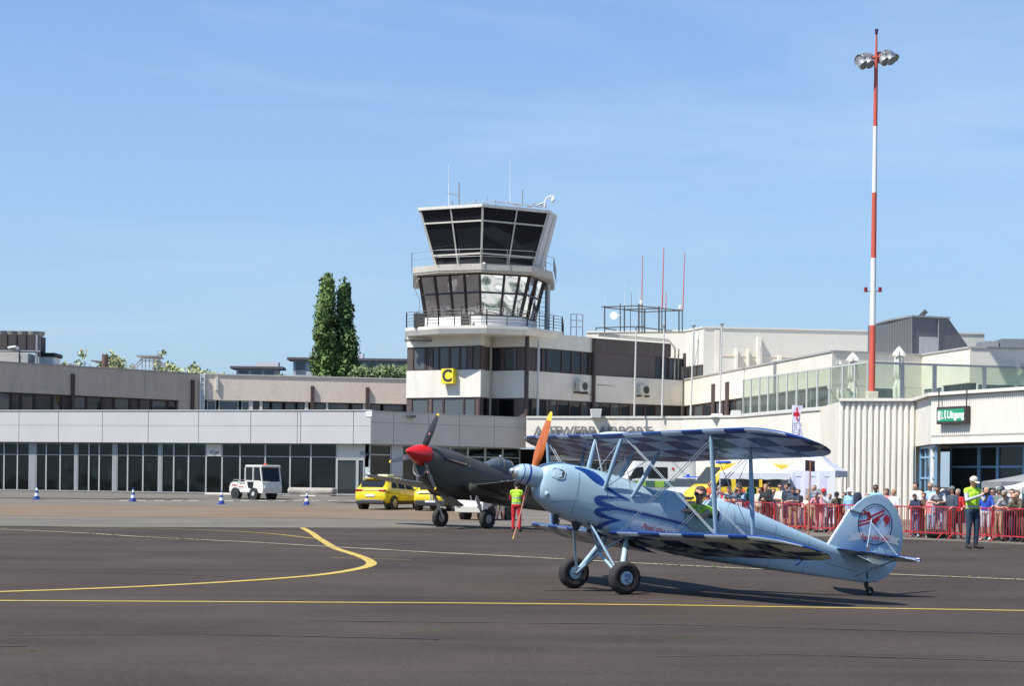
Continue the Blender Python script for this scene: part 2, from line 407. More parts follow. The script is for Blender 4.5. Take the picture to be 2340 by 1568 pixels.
def worn_paint(name, col, amt=.5):
    m = mat(name, col, .6, var=.1, scale=3, dirt=(.12, .10, .09), dirt_amt=amt, dscale=9); return m
YEL = worn_paint('yellow_marking', (.50, .36, .055), .55); WHM = worn_paint('white_marking', (.66, .65, .60), .3)
G3 = zf(0, 1600, 1.671)
def chaik(p, n=2):
    for _ in range(n):
        q = [p[0]]
        for a, b in zip(p, p[1:]): q += [a.lerp(b, .25), a.lerp(b, .75)]
        p = q+[p[-1]]
    return p
l1 = chaik([gnd(*G3(*q)) for q in ((-500, 452), (0, 437), (400, 424), (870, 404), (1300, 379), (1650, 353), (1850, 324), (1965, 294), (1925, 262), (1850, 236), (1740, 203), (1690, 165), (1640, 128), (1600, 106), (1560, 86))])
tag(ribbon(l1, .21, .008).build('taxi_line', YEL), 'thick yellow taxi line bending back in a hook on the asphalt', 'marking')
l3 = chaik([gnd(*G3(*q)) for q in ((1700, 161), (1450, 133), (1200, 117), (900, 106), (570, 97), (270, 93))])
tag(ribbon(l3, .13, .013).build('branch_line', YEL), 'thin faded yellow line branching off the hooked taxi line', 'marking')
l2 = [gnd(*q) for q in ((-500, 1368), (0, 1374), (1018, 1379.5), (1500, 1384), (2340, 1397), (2900, 1406))]
tag(ribbon(l2, .155, .006).build('straight_line', YEL), 'long straight yellow line across the near asphalt', 'marking')
tag(ribbon([gnd(*G3(1740, 262)), gnd(*G3(2155, 272))], .05, .024).build('thin_line', YEL), 'short thin pale line crossing the bend of the taxi line', 'marking')
ZT = zf(700, 1420, 4.333)
for fr, yy, L_ in ((ZT, 674, ((20, 140), (245, 360), (485, 610), (730, 845), (965, 1085), (1205, 1320), (1435, 1565), (1685, 1810))), (Z5, 1414, ((890, 955), (1020, 1090), (1150, 1220), (1285, 1355), (1408, 1478)))):
    for a, b in L_:
        k_ = L_.index((a, b)); o_ = ['leftmost', 'second', 'third', 'fourth', 'fifth', 'sixth', 'seventh', 'last and rightmost'][k_]
        tag(ribbon([gnd(*fr(a, yy)), gnd(*fr(b, yy))], .30, .03).build('lane_dash', WHM), (o_+' from the left of the eight white dashes beside the airport tug') if fr is ZT else (o_+' from the left of the five white dashes beside the second cone'), 'marking', 'white dashes of the broken line')
tag(ribbon([gnd(*ZC(1440, 1236)), gnd(*ZC(2000, 1246)), gnd(1700, 1206)], .15, .03).build('white_line', WHM), 'thin white line on the apron behind the man in red trousers', 'marking')
jl = [gnd(*q) for q in ((-60, 1208), (0, 1210.8), (218, 1221), (413, 1233), (696, 1248), (1018, 1266), (1149, 1272), (1400, 1286), (1673, 1300), (1900, 1309), (2120, 1318), (2340, 1327), (2600, 1338))]
SAND = mat('sandy_joint', (.36, .30, .20), .95, var=.3, scale=5, dirt=(.12, .13, .06), dirt_amt=.6, dscale=2.)
tag(ribbon(jl, .20, .014, jitter=.7, step=.3).build('expansion_joint', SAND), kind='structure')
tag(ribbon([gnd(*G3(0, 82)), gnd(*G3(700, 82)), gnd(*G3(1540, 80))], .12, .03, jitter=.8).build('apron_joint', mat('dark_joint', (.10, .10, .07), .95)), kind='structure')
# cracks / tar seams
for pts in (((-50, 1300), (240, 1306), (560, 1321)), ((-60, 1455), (400, 1449), (1000, 1462)), ((700, 1420), (1500, 1428), (2400, 1452)), ((1500, 1502), (1800, 1497), (2400, 1515)), ((1160, 1386.5), (1240, 1387.5)), ((250, 1214), (700, 1217)), ((-40, 1480), (60, 1478))):
    tag(ribbon([gnd(*q) for q in pts], .05, .008, jitter=1.2).build('tar_seam', mat('tar', (.05, .045, .045), .8)), kind='structure')
# little weeds along the joint: one uncountable mass
GR = mat('weed_green', (.10, .13, .035), .9, var=.4, scale=3)
wb = MB(); jd = densify(jl, .3)
for p in jd:
    if mnoise.noise(Vector((p.x*.45, p.y*.45, 3.))) > .08:
        for _ in range(random.randint(2, 6)):
            q = p+Vector((random.uniform(-.2, .2), random.uniform(-.08, .08), 0)); z = ground_z(q.x, q.y)
            a = random.uniform(0, 6.28); r = random.uniform(.015, .05); hh = random.uniform(.01, .05)
            wb.add([(q.x-r*math.cos(a), q.y-r*math.sin(a), z+.012), (q.x+r*math.cos(a), q.y+r*math.sin(a), z+.012), (q.x+random.uniform(-.03, .03), q.y+.02, z+hh+.012)], [(0, 1, 2)])
for q in ((1000, 1444), (1480, 1410), (60, 1490), (500, 1205), (1560, 1460)):
    c = gnd(*q)
    for _ in range(14):
        x = c.x+random.gauss(0, .08); y = c.y+random.gauss(0, .06)
        wb.add([(x-.012, y, .004), (x+.012, y, .004), (x+random.uniform(-.02, .02), y, random.uniform(.01, .03))], [(0, 1, 2)])
tag(wb.build('weeds', GR), 'tiny green weeds growing along the sandy joint', 'weeds', kind='stuff')

# ================================================================ GLAZED TERMINAL (left)
ZR0 = 5.9
G1 = Seg(-160, 126.2, 848, 116); G2 = Seg(848, 116, 1203, 125)
back = [Vector((10, 152, 0)), Vector((-62, 152, 0))]
T = thing('glazed_terminal', 'long low glazed terminal with silver panel fascia behind the traffic cones', 'building', G1.p(G1.L, 0, .6))
mb = MB(); ins = .35
poly = [G1.p(0, -ins), G1.p(G1.L, -ins)+Vector((.1, .1, 0)), G2.p(G2.L, -ins), Vector((1.2, 152, 0)), Vector((-62, 152, 0))]
mb.prism(poly, 5.3, ZR0-.08); mb.build('roof', ROOF, T)
def fascia(seg, cuts, z0, z1, m, name='fascia_panel', zsplit=None):
    for a, b in zip(cuts, cuts[1:]):
        p = MB()
        if zsplit:
            seg.box(p, a+.02, b-.02, z0, zsplit-.008, -.15, 0); seg.box(p, a+.02, b-.02, zsplit+.008, z1, -.15, 0)
        else: seg.box(p, a+.02, b-.02, z0, z1, -.15, 0)
        p.build(name, m, T)
    b = MB(); seg.box(b, cuts[0], cuts[-1], z0+.04, z1-.05, -.33, -.16); b.build('fascia_backing', JOINT, T)
    c = MB(); seg.box(c, cuts[0], cuts[-1], z1+.004, z1+.06, -.4, .05); c.build('coping', LGREY, T)
zf0 = 3.86
cutsx = [Z5(142, 850)[0], Z5(437, 850)[0], Z5(765, 850)[0], Z5(1107, 850)[0], Z5(1482, 850)[0], Z6(283, 1000)[0], Z6(563, 1000)[0], Z6(583, 1000)[0], Z6(900, 1000)[0]]
cuts = [0, G1.t(-60)]+[G1.t(x) for x in cutsx]+[G1.L]
fascia(G1, cuts, zf0, ZR0, PANEL, zsplit=4.95)
cuts2 = [0]+[G2.t(ZC(x, 200)[0]) for x in (-200, 410, 870, 1097)]+[G2.L-.02]
cuts2 = [0, G2.t(900), G2.t(980), G2.t(1050), G2.t(1130), G2.L-.02]
fascia(G2, cuts2, zf0, ZR0-.05, GPANEL, zsplit=5.2)
# soffit + back wall + inner floor
mb = MB(); sp = [G1.p(0, -.4), G1.p(G1.L, -.4)+Vector((.2, .2, 0)), G2.p(G2.L, -.4), G2.p(G2.L, -7), G1.p(G1.L, -7)+Vector((.2, 1, 0)), G1.p(0, -7)]
mb.prism(sp, zf0+.02, zf0+.15); mb.build('soffit', mat('soffit', (.20, .19, .18), .9), T)
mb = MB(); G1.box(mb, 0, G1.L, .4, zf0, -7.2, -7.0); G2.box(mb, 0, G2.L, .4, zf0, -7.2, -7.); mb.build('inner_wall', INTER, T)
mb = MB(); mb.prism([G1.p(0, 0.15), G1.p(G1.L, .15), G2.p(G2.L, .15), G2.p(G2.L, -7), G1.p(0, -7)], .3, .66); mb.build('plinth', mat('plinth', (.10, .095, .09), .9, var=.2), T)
zg0, zg1 = .66, zf0; dg = -.55
ztr = G1.z(*Z5(1100, 1073))
gx = [(-150, -60), (-60, 0)]+[(Z5(a, 1)[0], Z5(b, 1)[0]) for a, b in ((0, 100), (100, 190), (240, 315), (315, 420), (420, 530), (550, 635), (635, 712), (712, 815), (845, 925), (925, 1040), (1040, 1157), (1180, 1270), (1270, 1380), (1380, 1512))]
gx += [(Z5(1512, 1)[0], Z6(90, 1)[0])]+[(Z6(a, 1)[0], Z6(b, 1)[0]) for a, b in ((90, 198), (198, 350), (350, 500), (500, 625), (625, 780))]
for a, b in gx:
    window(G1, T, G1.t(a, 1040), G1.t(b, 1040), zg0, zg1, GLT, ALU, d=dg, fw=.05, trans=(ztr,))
for a, b in ((190, 240), (530, 550), (815, 845), (1157, 1180)):      # solid posts between the bays
    p = MB(); G1.box(p, G1.t(Z5(a, 1)[0], 1040)+.01, G1.t(Z5(b, 1)[0], 1040)-.01, zg0, zg1, dg-.1, dg+.1); p.build('door_post', GREYM, T)
# right-hand end: boards above the doors
for a, b, gl in ((780, 905, 1), (905, 1005, 1), (1005, 1132, 1)):
    A_, B_ = G1.t(Z6(a, 1)[0], 1040), G1.t(min(Z6(b, 1)[0], 847.6), 1040); seg = G1
    if a >= 905:
        break
    window(seg, T, A_, B_, zg0, ztr-.1, GLD, ALU, d=dg, fw=.09, name='glass_door')
    p = MB(); seg.box(p, A_, B_, ztr-.08, zg1, dg-.05, dg+.06); p.build('sign_board', CREAM, T)
A_ = G1.t(Z6(905, 1)[0], 1040); window(G1, T, A_, G1.L-.6, zg0, ztr-.1, GLD, ALU, d=dg, fw=.09, name='glass_door')
p = MB(); G1.box(p, A_, G1.L-.6, ztr-.08, zg1, dg-.05, dg+.06); p.build('sign_board', CREAM, T)
zz = [0.0+G2.t(x, 1040) for x in (856, 905, 930, 965, 1000, 1040, 1080, 1120, 1160, 1200)]
for i, (a, b) in enumerate(zip(zz, zz[1:])):
    if i in (1,):
        p = MB(); G2.box(p, a+.01, b-.01, zg0, zg1, dg-.1, dg+.12); p.build('pillar', LGREY, T); continue
    window(G2, T, a, b, zg0, zg1, GLT, ALU, d=dg, fw=.08, trans=(3.2,))
# wavy grey logo strokes on two boards
for cx_, w_ in ((Z6(45, 1)[0], 26), (Z6(955, 1)[0], 30)):
    s_ = MB(); seg = G1
    for k, dz in enumerate((.0, -.12)):
        tc_ = seg.t(cx_, 1035); pts = [seg.p(tc_-w_*.012+i*w_*.003, dg+.15, ztr+.28+dz+.05*math.sin(i*.9+k)) for i in range(9)]
        s_.path(pts, .022, n=5)
    s_.build('sign_logo', mat('logo_grey', (.12, .15, .2)), T)
p = MB(); G1.box(p, G1.t(Z6(0, 1)[0], 1040), G1.t(Z6(88, 1)[0], 1040), ztr+.02, zg1-.05, dg+.1, dg+.125); p.build('sign_board', CREAM, T)
# notices on the panes
for x, y, w_, h_ in ((671, 1205, .35, .7), (788, 1207, .35, .7), (1080, 1158, .25, .5), (1303, 1215, .3, .7), (458, 1148, .2, .4), (447, 1316, .35, .3), (585, 1318, .4, .25), (1070, 1330, .3, .2)):
    X_, Y_ = Z5(x, y); t_ = G1.t(X_, Y_); z_ = G1.z(X_, Y_); p = MB(); G1.box(p, t_-w_/2, t_+w_/2, z_-h_/2, z_+h_/2, dg-.05, dg-.03); p.build('notice', mat('paper', (.45, .48, .46)), T)
for y0, y1 in ((208, 300), (306, 358)):
    X_, Ya = ZT(1922, y0); _, Yb = ZT(1922, y1); t_ = G1.t(X_, Ya); p = MB(); G1.box(p, t_-.17, t_+.17, G1.z(X_, Yb), G1.z(X_, Ya), dg+.03, dg+.045); p.build('notice', mat('paper2', (.42, .50, .47)), T)
# roller shutter boxes in front of counters
for a, b, y0, y1, y2 in ((160, 440, 180, 245, 560), (1160, 1505, 205, 262, 485)):
    (xa, ya), (xb, yb), (_, yc) = ZT(a, y0), ZT(b, y1), ZT(a, y2)
    ta, tb = G1.t(xa, ya), G1.t(xb, ya); p = MB(); G1.box(p, ta, tb, G1.z(xa, yb), G1.z(xa, ya), dg-.9, dg-.35); p.build('shutter_box', mat('shutter_box', (.17, .19, .22), .6), T)
    p = MB(); G1.box(p, ta+.1, tb-.1, max(.7, G1.z(xa, yc)), G1.z(xa, yb)+.02, dg-.7, dg-.6); p.build('roller_shutter', mat('shutter', (.27, .32, .37), .6, var=.05), T)
# inside columns and odd furniture
for i in range(11):
    c = G1.p(1.5+i*2.75, -3.2+(i % 3)*.7, 0); p = MB(); p.tube((c.x, c.y, .6), (c.x, c.y, zf0+.1), .16, n=12); p.build('inner_column', mat('inner_column', (.28, .36, .33), .7), T)
for i in range(7):
    t_ = 3+i*3.9; p = MB(); G1.box(p, t_, t_+1.2+random.random(), .66, 1.5+.5*random.random(), -5-random.random(), -4.2); p.build('counter', mat('counter%d' % (i % 3), [(.20, .20, .19), (.28, .09, .06), (.12, .15, .20)][i % 3]), T)
# hooded lamp and wall camera on fascia
X_, Y_ = ZC(385, 105); t_ = G2.t(X_, Y_); z_ = G2.z(X_, Y_); p = MB(); G2.box(p, t_-.25, t_+.25, z_-.06, z_+.06, .02, .3); p.build('wall_lamp', DARKM, T)
X_, Y_ = Z6(993, 918); t_ = G1.t(X_, Y_); z_ = G1.z(X_, Y_); p = MB(); G1.box(p, t_-.2, t_+.2, z_-.18, z_+.18, .003, .03); p.build('small_sign', WHITE, T)

# low round-ended concrete bench and kerb blocks in front
def slab(name, seg, x0, x1, y0, y1, d0, d1, m, label, cat, bevel=.04):
    (a, b), (c, d) = ZT(x0, y0), ZT(x1, y1); t0, t1 = seg.t(a, b), seg.t(c, b); z1 = seg.z(a, b); z0 = seg.z(a, d)
    o = MB(); seg.box(o, t0, t1, z0, z1, d0, d1); o = o.build(name, m, bevel=bevel)
    return tag(o, label, cat)
GF = Seg(-160, 124.2, 848, 114.)
slab('concrete_bench', GF, 850, 1478, 485, 575, -1.0, -.2, mat('bench_concrete', (.38, .34, .29), .9, dirt=(.12, .11, .1)), 'rounded grey concrete bench in front of the shuttered window', 'bench', .15)
slab('kerb_block', GF, 820, 1045, 588, 652, -.7, .1, mat('kerb_dark', (.20, .18, .15), .9), 'dark concrete kerb block behind the tug', 'kerb')
slab('kerb_block', GF, 1052, 1275, 590, 655, -.7, .12, mat('kerb_pale', (.55, .50, .42), .9), 'pale concrete kerb block behind a striped cone', 'kerb')
slab('kerb_block', GF, 1282, 1475, 590, 652, -.7, .1, mat('kerb_dark', (.20, .18, .15), .9), 'dark concrete kerb block beside the glass door', 'kerb')
slab('kerb_block', GF, -240, 170, 560, 645, -.9, .1, mat('kerb_pale', (.55, .50, .42), .9), 'long pale kerb block left of the tug', 'kerb')

# ================================================================ BROWN OFFICE (upper left) and BEIGE OFFICE
B1 = Seg(-160, 124.9, 458, 140.8)
T = thing('brown_office', 'brown rendered upper storey with a dark window strip above the glazed terminal', 'building', B1.p(B1.L, 0, 5.8))
ztop, zwin = 9.38, 7.36
mb = MB(); B1.box(mb, 0, B1.L, zwin, ztop, -10, 0); mb.build('upper_wall', BROWNC, T)
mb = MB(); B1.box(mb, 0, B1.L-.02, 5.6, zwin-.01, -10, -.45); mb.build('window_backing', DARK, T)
mb = MB(); B1.box(mb, B1.t(Z5(1335, 700)[0]), B1.L, 5.6, zwin-.004, -10, -.012); mb.build('pier', BROWNC, T)
mb = MB(); B1.box(mb, -.1, B1.L+.05, ztop+.003, ztop+.07, -.5, .06); mb.build('coping', mat('coping_grey', (.36, .35, .33), .7), T)
wx = [-140, -90, -45, 0, 98, 172, 272, 405, 475, 560, 660, 775, 865, 985, 1055, 1145, 1265, 1335]
px = [x if i < 3 else Z5(x, 690)[0] for i, x in enumerate(wx)]
for i, (a, b) in enumerate(zip(px, px[1:])):
    dark = i in (4, 6, 8, 11, 13) and i > 2
    window(B1, T, B1.t(a, 895)+.02, B1.t(b, 895)-.02, 5.75, zwin-.02, BROWN if dark else (GLG if i % 3 == 0 else GLD), BROWNF, d=-.3, fw=.08, name='window')
for x, y0, y1 in ((540, 465, 745), (1434, 510, 745)):
    X_, Ya = Z5(x, y0); t_ = B1.t(X_, Ya); p = MB(); B1.box(p, t_-.12, t_+.12, 5.8, B1.z(X_, Ya), .003, .17); p.build('downpipe', mat('brown_pipe', (.07, .045, .04), .6), T)
X_ = Z5(1080, 500)[0]; t_ = B1.t(X_); p = MB(); B1.box(p, t_-.015, t_+.015, zwin, ztop, .001, .006); p.build('wall_joint', JOINT, T)

B2 = Seg(460, 140.8, 935, 144.6)
T = thing('beige_office', 'beige upper storey with a window strip between the brown office and the tower', 'building', B2.p(0, 0, 5.8))
zt2, zw2 = 9.37, 7.48
mb = MB(); B2.box(mb, 0, B2.L, zw2, zt2, -9, 0); mb.build('upper_wall', CONCR, T)
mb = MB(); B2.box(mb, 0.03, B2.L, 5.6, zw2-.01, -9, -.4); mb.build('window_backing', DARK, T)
mb = MB(); B2.box(mb, -.05, B2.L, zt2+.003, zt2+.08, -.5, .07); mb.build('coping', mat('coping_white', (.55, .54, .50), .7), T)
for a, b in ((20, 75), (90, 210), (228, 275), (297, 335), (355, 398), (410, 475), (488, 552), (563, 607), (668, 735), (750, 875), (890, 957), (1000, 1065), (1080, 1200)):
    window(B2, T, B2.t(Z6(a, 870)[0], 925), B2.t(Z6(b, 870)[0], 925), 5.75, zw2-.03, GLG if a != 297 else GLD, ALU if a < 290 else BROWNF, d=-.2, fw=.07)
for a, b in ((275, 297), (335, 355), (607, 630), (735, 750), (957, 1000)):
    p = MB(); B2.box(p, B2.t(Z6(a, 870)[0], 925)+.01, B2.t(Z6(b, 870)[0], 925)-.01, 5.75, zw2-.02, -.3, -.1); p.build('window_post', CREAM, T)
for x, y0 in ((653, 752), (983, 760)):
    X_, Ya = Z6(x, y0); t_ = B2.t(X_, Ya); p = MB(); B2.box(p, t_-.13, t_+.13, 6.4, B2.z(X_, Ya), .003, .18); p.build('downpipe', mat('brown_pipe', (.07, .045, .04), .6), T)
X_, Ya = Z6(78, 690); t_ = B2.t(X_, Ya); p = MB(); B2.box(p, t_-.09, t_+.09, 8.2, 9.2, .003, .15); p.build('downpipe', CREAM, T)
# white ladder strip
t0, t1 = B2.t(456.5), B2.t(466)
lt = thing('wall_ladder', 'white caged ladder strip at the joint of the brown and beige offices', 'ladder', B2.p(0, .2, 5.9))
for tt in (t0, t1): p = MB(); B2.box(p, tt-.03, tt+.03, 5.95, 9.45, .15, .22); p.build('rail', WHITE, lt)
for i in range(8): p = MB(); B2.box(p, t0+.03, t1-.03, 6.2+i*.42, 6.25+i*.42, .16, .2); p.build('rung', WHITE, lt)
p = MB(); B2.box(p, t0-.05, t1+.05, 5.95, 9.4, .08, .12); p.build('back_plate', LGREY, lt)

# ================================================================ CONTROL TOWER
TA, TB, TC_, TD, TE, TF = (928.6, 129), (1098.4, 126), (1122, 128), (1198, 126.6), (1353, 131.6), (1563, 137)
pA, pB, pC, pD, pE, pF = [Vector((ray(x, 850)[0]*Y, Y, 0)) for x, Y in (TA, TB, TC_, TD, TE, TF)]
SA, SB, SC = Seg(*TA, *TB, yref=850), Seg(*TB, *TC_, yref=850), Seg(*TC_, *TD, yref=850)
SD, SE = Seg(*TD, *TE, yref=850), Seg(*TE, *TF, yref=850)
T = thing('control_tower', 'airport control tower with an outward leaning dark glass cab and white banded base', 'building', (pB.x, pB.y, 5.8))
backL, backR = Vector((pA.x+2, 140, 0)), Vector((pD.x+2.5, 140, 0))
base = [pA, pB, pC, pD, backR, backL]
def shr(poly, k):
    c = sum(poly, Vector())/len(poly); return [c+(p-c)*k for p in poly]
zl = [5.6, 7.28, 9.13, 10.74, 11.72]
mb = MB(); mb.prism(base, zl[1], zl[2]); mb.build('lower_band', CREAM, T)
mb = MB(); mb.prism(base, zl[3], zl[4]); mb.build('upper_band', CREAM, T)
mb = MB(); mb.prism(shr(base, .93), zl[0], zl[3]); mb.build('core', DARK, T)
# storey 1 (middle) glazing
def strip(seg, par, xs_, fr, z0, z1, kinds, d=-.12, fm=BROWNF):
    for (a, b), k in zip(zip(xs_, xs_[1:]), kinds):
        ta, tb = seg.t(fr(a, 800)[0], 830), seg.t(fr(b, 800)[0], 830); ta = max(ta, 0); tb = min(tb, seg.L)
        if tb-ta < .05: continue
        if k in (0,):
            p = MB(); seg.box(p, ta+.005, tb-.005, z0+.005, z1-.005, -.5, d+.05); p.build('cladding_panel', BROWN, par)
        else:
            window(seg, par, ta, tb, z0+.01, z1-.01, {1: GLG, 2: GLD, 3: GLT}[k], fm, d=d, fw=.07)
strip(SA, T, [125, 188, 322, 355, 398, 465, 580, 690, 770, 820, 865, 920], Z2, zl[2], zl[3], [0, 1, 1, 0, 1, 1, 1, 1, 0, 1, 0])
strip(SB, T, [921, 1016], Z2, zl[2], zl[3], [0])
strip(SC, T, [1020, 1130, 1165, 1300, 1390], Z2, zl[2], zl[3], [2, 0, 1, 0])
strip(SA, T, [125, 180, 360, 395, 520, 740, 865, 912], Z2, zl[0]+.3, zl[1], [0, 1, 0, 1, 1, 1, 0])
strip(SB, T, [921, 1010], Z2, zl[0]+.3, zl[1], [3])
strip(SC, T, [1020, 1105, 1285, 1325, 1345, 1390], Z2, zl[0]+.3, zl[1], [2, 3, 0, 0, 0])
# cornice + deck
def ringpoly(pts): return [Vector((ray(x, y)[0]*Y, Y, 0)) for x, y, Y in pts]
deck = ringpoly([(926, 760, 127.6), (1000, 758, 125.4), (1112, 757, 124.4), (1206, 758, 125.4), (1287, 760, 129.5), (1290, 760, 136.5), (926, 760, 136.5)])
mb = MB(); mb.frus(shr(deck, .97), zl[4]-.28, deck, zl[4]+.05); mb.prism(deck, zl[4]+.051, zl[4]+.25); mb.build('balcony_slab', CREAM, T)
zd = zl[4]+.25
lc0 = ringpoly([(972, 722, 128.8), (1099, 722, 126.4), (1190, 722, 127.6), (1222, 722, 131), (1222, 722, 135.5), (972, 722, 135.5)])
lc1 = ringpoly([(957, 630, 128.3), (1096, 630, 125.7), (1212, 630, 127.2), (1245, 630, 131), (1245, 630, 136), (957, 630, 136)])
mb = MB(); mb.prism(shr(lc0, 1.03), zd, 12.75); mb.build('parapet', WHITE, T)
mb = MB(); mb.frus(shr(lc0, .985), 12.75, shr(lc1, .985), 15.58); mb.build('lower_cab_glass', GLM, T)
def cabframe(name, p0, p1, z0, z1, subs, rails, m, w, par, flip=None):
    """mullions on a leaning cab: corner posts + inner mullions + rails"""
    n_ = len(subs)
    for i in range(n_+1):
        a, b = p0[i], p1[i]; q = MB(); q.bar((a.x, a.y, z0), (b.x, b.y, z1), w*1.4, w*1.4); q.build(name+'_post', m, par)
    for i, fr_ in enumerate(subs):
        for k in fr_:
            a = p0[i].lerp(p0[i+1], k); b = p1[i].lerp(p1[i+1], k); q = MB(); q.bar((a.x, a.y, z0), (b.x, b.y, z1), w, w); q.build(name+'_mullion', m, par)
        for r in rails:
            a = p0[i].lerp(p1[i], r); b = p0[i+1].lerp(p1[i+1], r); z = z0+(z1-z0)*r; q = MB(); q.bar((a.x, a.y, z), (b.x, b.y, z), w, w); q.build(name+'_rail', m, par)
cabframe('lower_cab', lc0, lc1, 12.75, 15.58, [(.25, .5, .74), (.5, .8), (.5,)], (0.02, .55, .98), mat('dark_frame', (.035, .022, .02), .5), .11, T)
ring = ringpoly([(944, 625, 127.8), (1000, 622, 126), (1100, 620, 125), (1215, 622, 126), (1262, 626, 129.5), (1268, 626, 137), (944, 626, 137)])
mb = MB(); mb.prism(shr(ring, .99), 15.581, 15.7); mb.prism(ring, 15.701, 16.12); mb.build('cab_slab', mat('slab_beige', (.46, .42, .36), .8, dirt=(.25, .22, .19)), T)
uc0 = ringpoly([(998, 610, 128.6), (1099, 608, 126.9), (1216, 611, 128.9), (1236, 611, 131.5), (1225, 611, 133.5), (1010, 611, 133.5)])
uc1 = ringpoly([(960.5, 478, 128.1), (1103, 469, 126), (1253, 482, 128.6), (1269, 492, 131), (1245, 492, 134.3), (985, 480, 134.3)])
mb = MB(); mb.frus(shr(uc0, .985), 16.12, shr(uc1, .985), 20.0); mb.build('upper_cab_glass', GLC, T)
CABW = mat('cab_frame', (.52, .49, .42), .5)
cabframe('upper_cab', uc0, uc1, 16.12, 20.02, [(.49,), (.52,)], (.225, .775), CABW, .10, T)
mb = MB(); a, b, c, d = uc0[2], uc0[3], uc1[3], uc1[2]; nn = Vector((.12, -.03, 0))
mb.add([a+nn+Vector((0, 0, 16.12)), b+nn+Vector((0, 0, 16.12)), c+nn+Vector((0, 0, 20.0)), d+nn+Vector((0, 0, 20.0)), a+Vector((0, 0, 16.12)), b+Vector((0, 0, 16.12)), c+Vector((0, 0, 20.0)), d+Vector((0, 0, 20.0))], [(0, 1, 2, 3), (4, 7, 6, 5), (0, 4, 5, 1), (1, 5, 6, 2), (2, 6, 7, 3), (3, 7, 4, 0)])
mb.build('side_panel', mat('side_panel', (.46, .47, .48), .5, var=.04), T)
q = MB(); m0, m1 = a.lerp(b, .5), d.lerp(c, .5); q.bar((m0.x+.14, m0.y-.03, 16.2), (m1.x+.14, m1.y-.03, 19.9), .03, .03); q.build('panel_joint', JOINT, T)
roofp = shr(uc1, 1.03); mb = MB(); mb.prism(roofp, 20.021, 20.22); mb.build('cab_roof', mat('roof_edge', (.60, .58, .52), .7), T)
# railings
def railing(name, pts, z, h, par, m, nb=4, step=1.2, r=.025, pr=.03, label=None):
    q = MB(); pts = [Vector(p) for p in pts]
    for a, b in zip(pts, pts[1:]):
        k = max(1, int(round((b-a).length/step)))
        for i in range(k+1):
            c = a.lerp(b, i/k); q.tube((c.x, c.y, z), (c.x, c.y, z+h), pr, n=5)
        for j in range(1, nb+1):
            zz_ = z+h*j/nb; q.tube((a.x, a.y, zz_), (b.x, b.y, zz_), r, n=5)
    return q.build(name, m, par)
rd = shr(deck, .985); railing('balcony_railing', [rd[6], rd[0], rd[1], rd[2], rd[3], rd[4], rd[5]], zd, 1.05, T, mat('rail_grey', (.13, .125, .12), .6), nb=5, r=.022, pr=.045)
q = MB(); rr = shr(ring, 1.02)
for z_, k in ((16.2, 1.0), (17.15, 1.03)):
    pass
ro = [rr[6].lerp(rr[0], .5), rr[0], rr[1], rr[2], rr[3], rr[4], rr[5]]
railing('cab_railing', ro, 16.12, .95, T, GREYM, nb=2, r=.018, pr=.022, step=1.9)
# boxes on the balcony, ladder behind, column
for x, y, w_, h_, Y_ in ((958, 741, .75, .65, 126.9), (1063, 735, .6, .55, 126.2)):
    c = at(x, y, Y_); p = MB(); p.box(c.x-w_/2, c.x+w_/2, c.y-.2, c.y+.2, zd, zd+h_+.3); p.build('equipment_box', mat('box_dark', (.06, .055, .05), .6), T, bevel=.03)
c = at(1252, 680, 132); p = MB(); p.tube((c.x, c.y, zd), (c.x, c.y, 15.7), .17, n=10); p.build('side_column', LGREY, T)
lad = MB(); c = at(1240, 650, 131.5); lad.tube((c.x-.2, c.y, zd), (c.x-.2, c.y, 17.9), .03, n=5); lad.tube((c.x+.2, c.y, zd), (c.x+.2, c.y, 17.9), .03, n=5)
for i in range(18): lad.tube((c.x-.2, c.y, zd+.3+i*.32), (c.x+.2, c.y, zd+.3+i*.32), .015, n=4)
lad.build('ladder', DARKM, T)
# pipes down the base
for x, yb, w_, m, s_, d_ in ((1119, 948, .09, mat('cream_pipe', (.42, .38, .30), .7), SC, .12), (1201, 948, .13, mat('brown_pipe', (.07, .045, .04), .6), SD, .12), (1222, 948, .09, LGREY, SD, .3)):
    t_ = max(s_.t(x, 850), .02); c = s_.p(t_, d_); p = MB(); p.tube((c.x, c.y, 5.8), (c.x+.02, c.y, 11.6 if x != 1222 else 11.3), w_, n=8); p.build('downpipe', m, T)
p = MB(); p.box(pA.x-.1, pA.x+1.9, pA.y-1.05, pA.y-.8, 11.1, 11.22); p.build('wall_bracket', RUST, T)
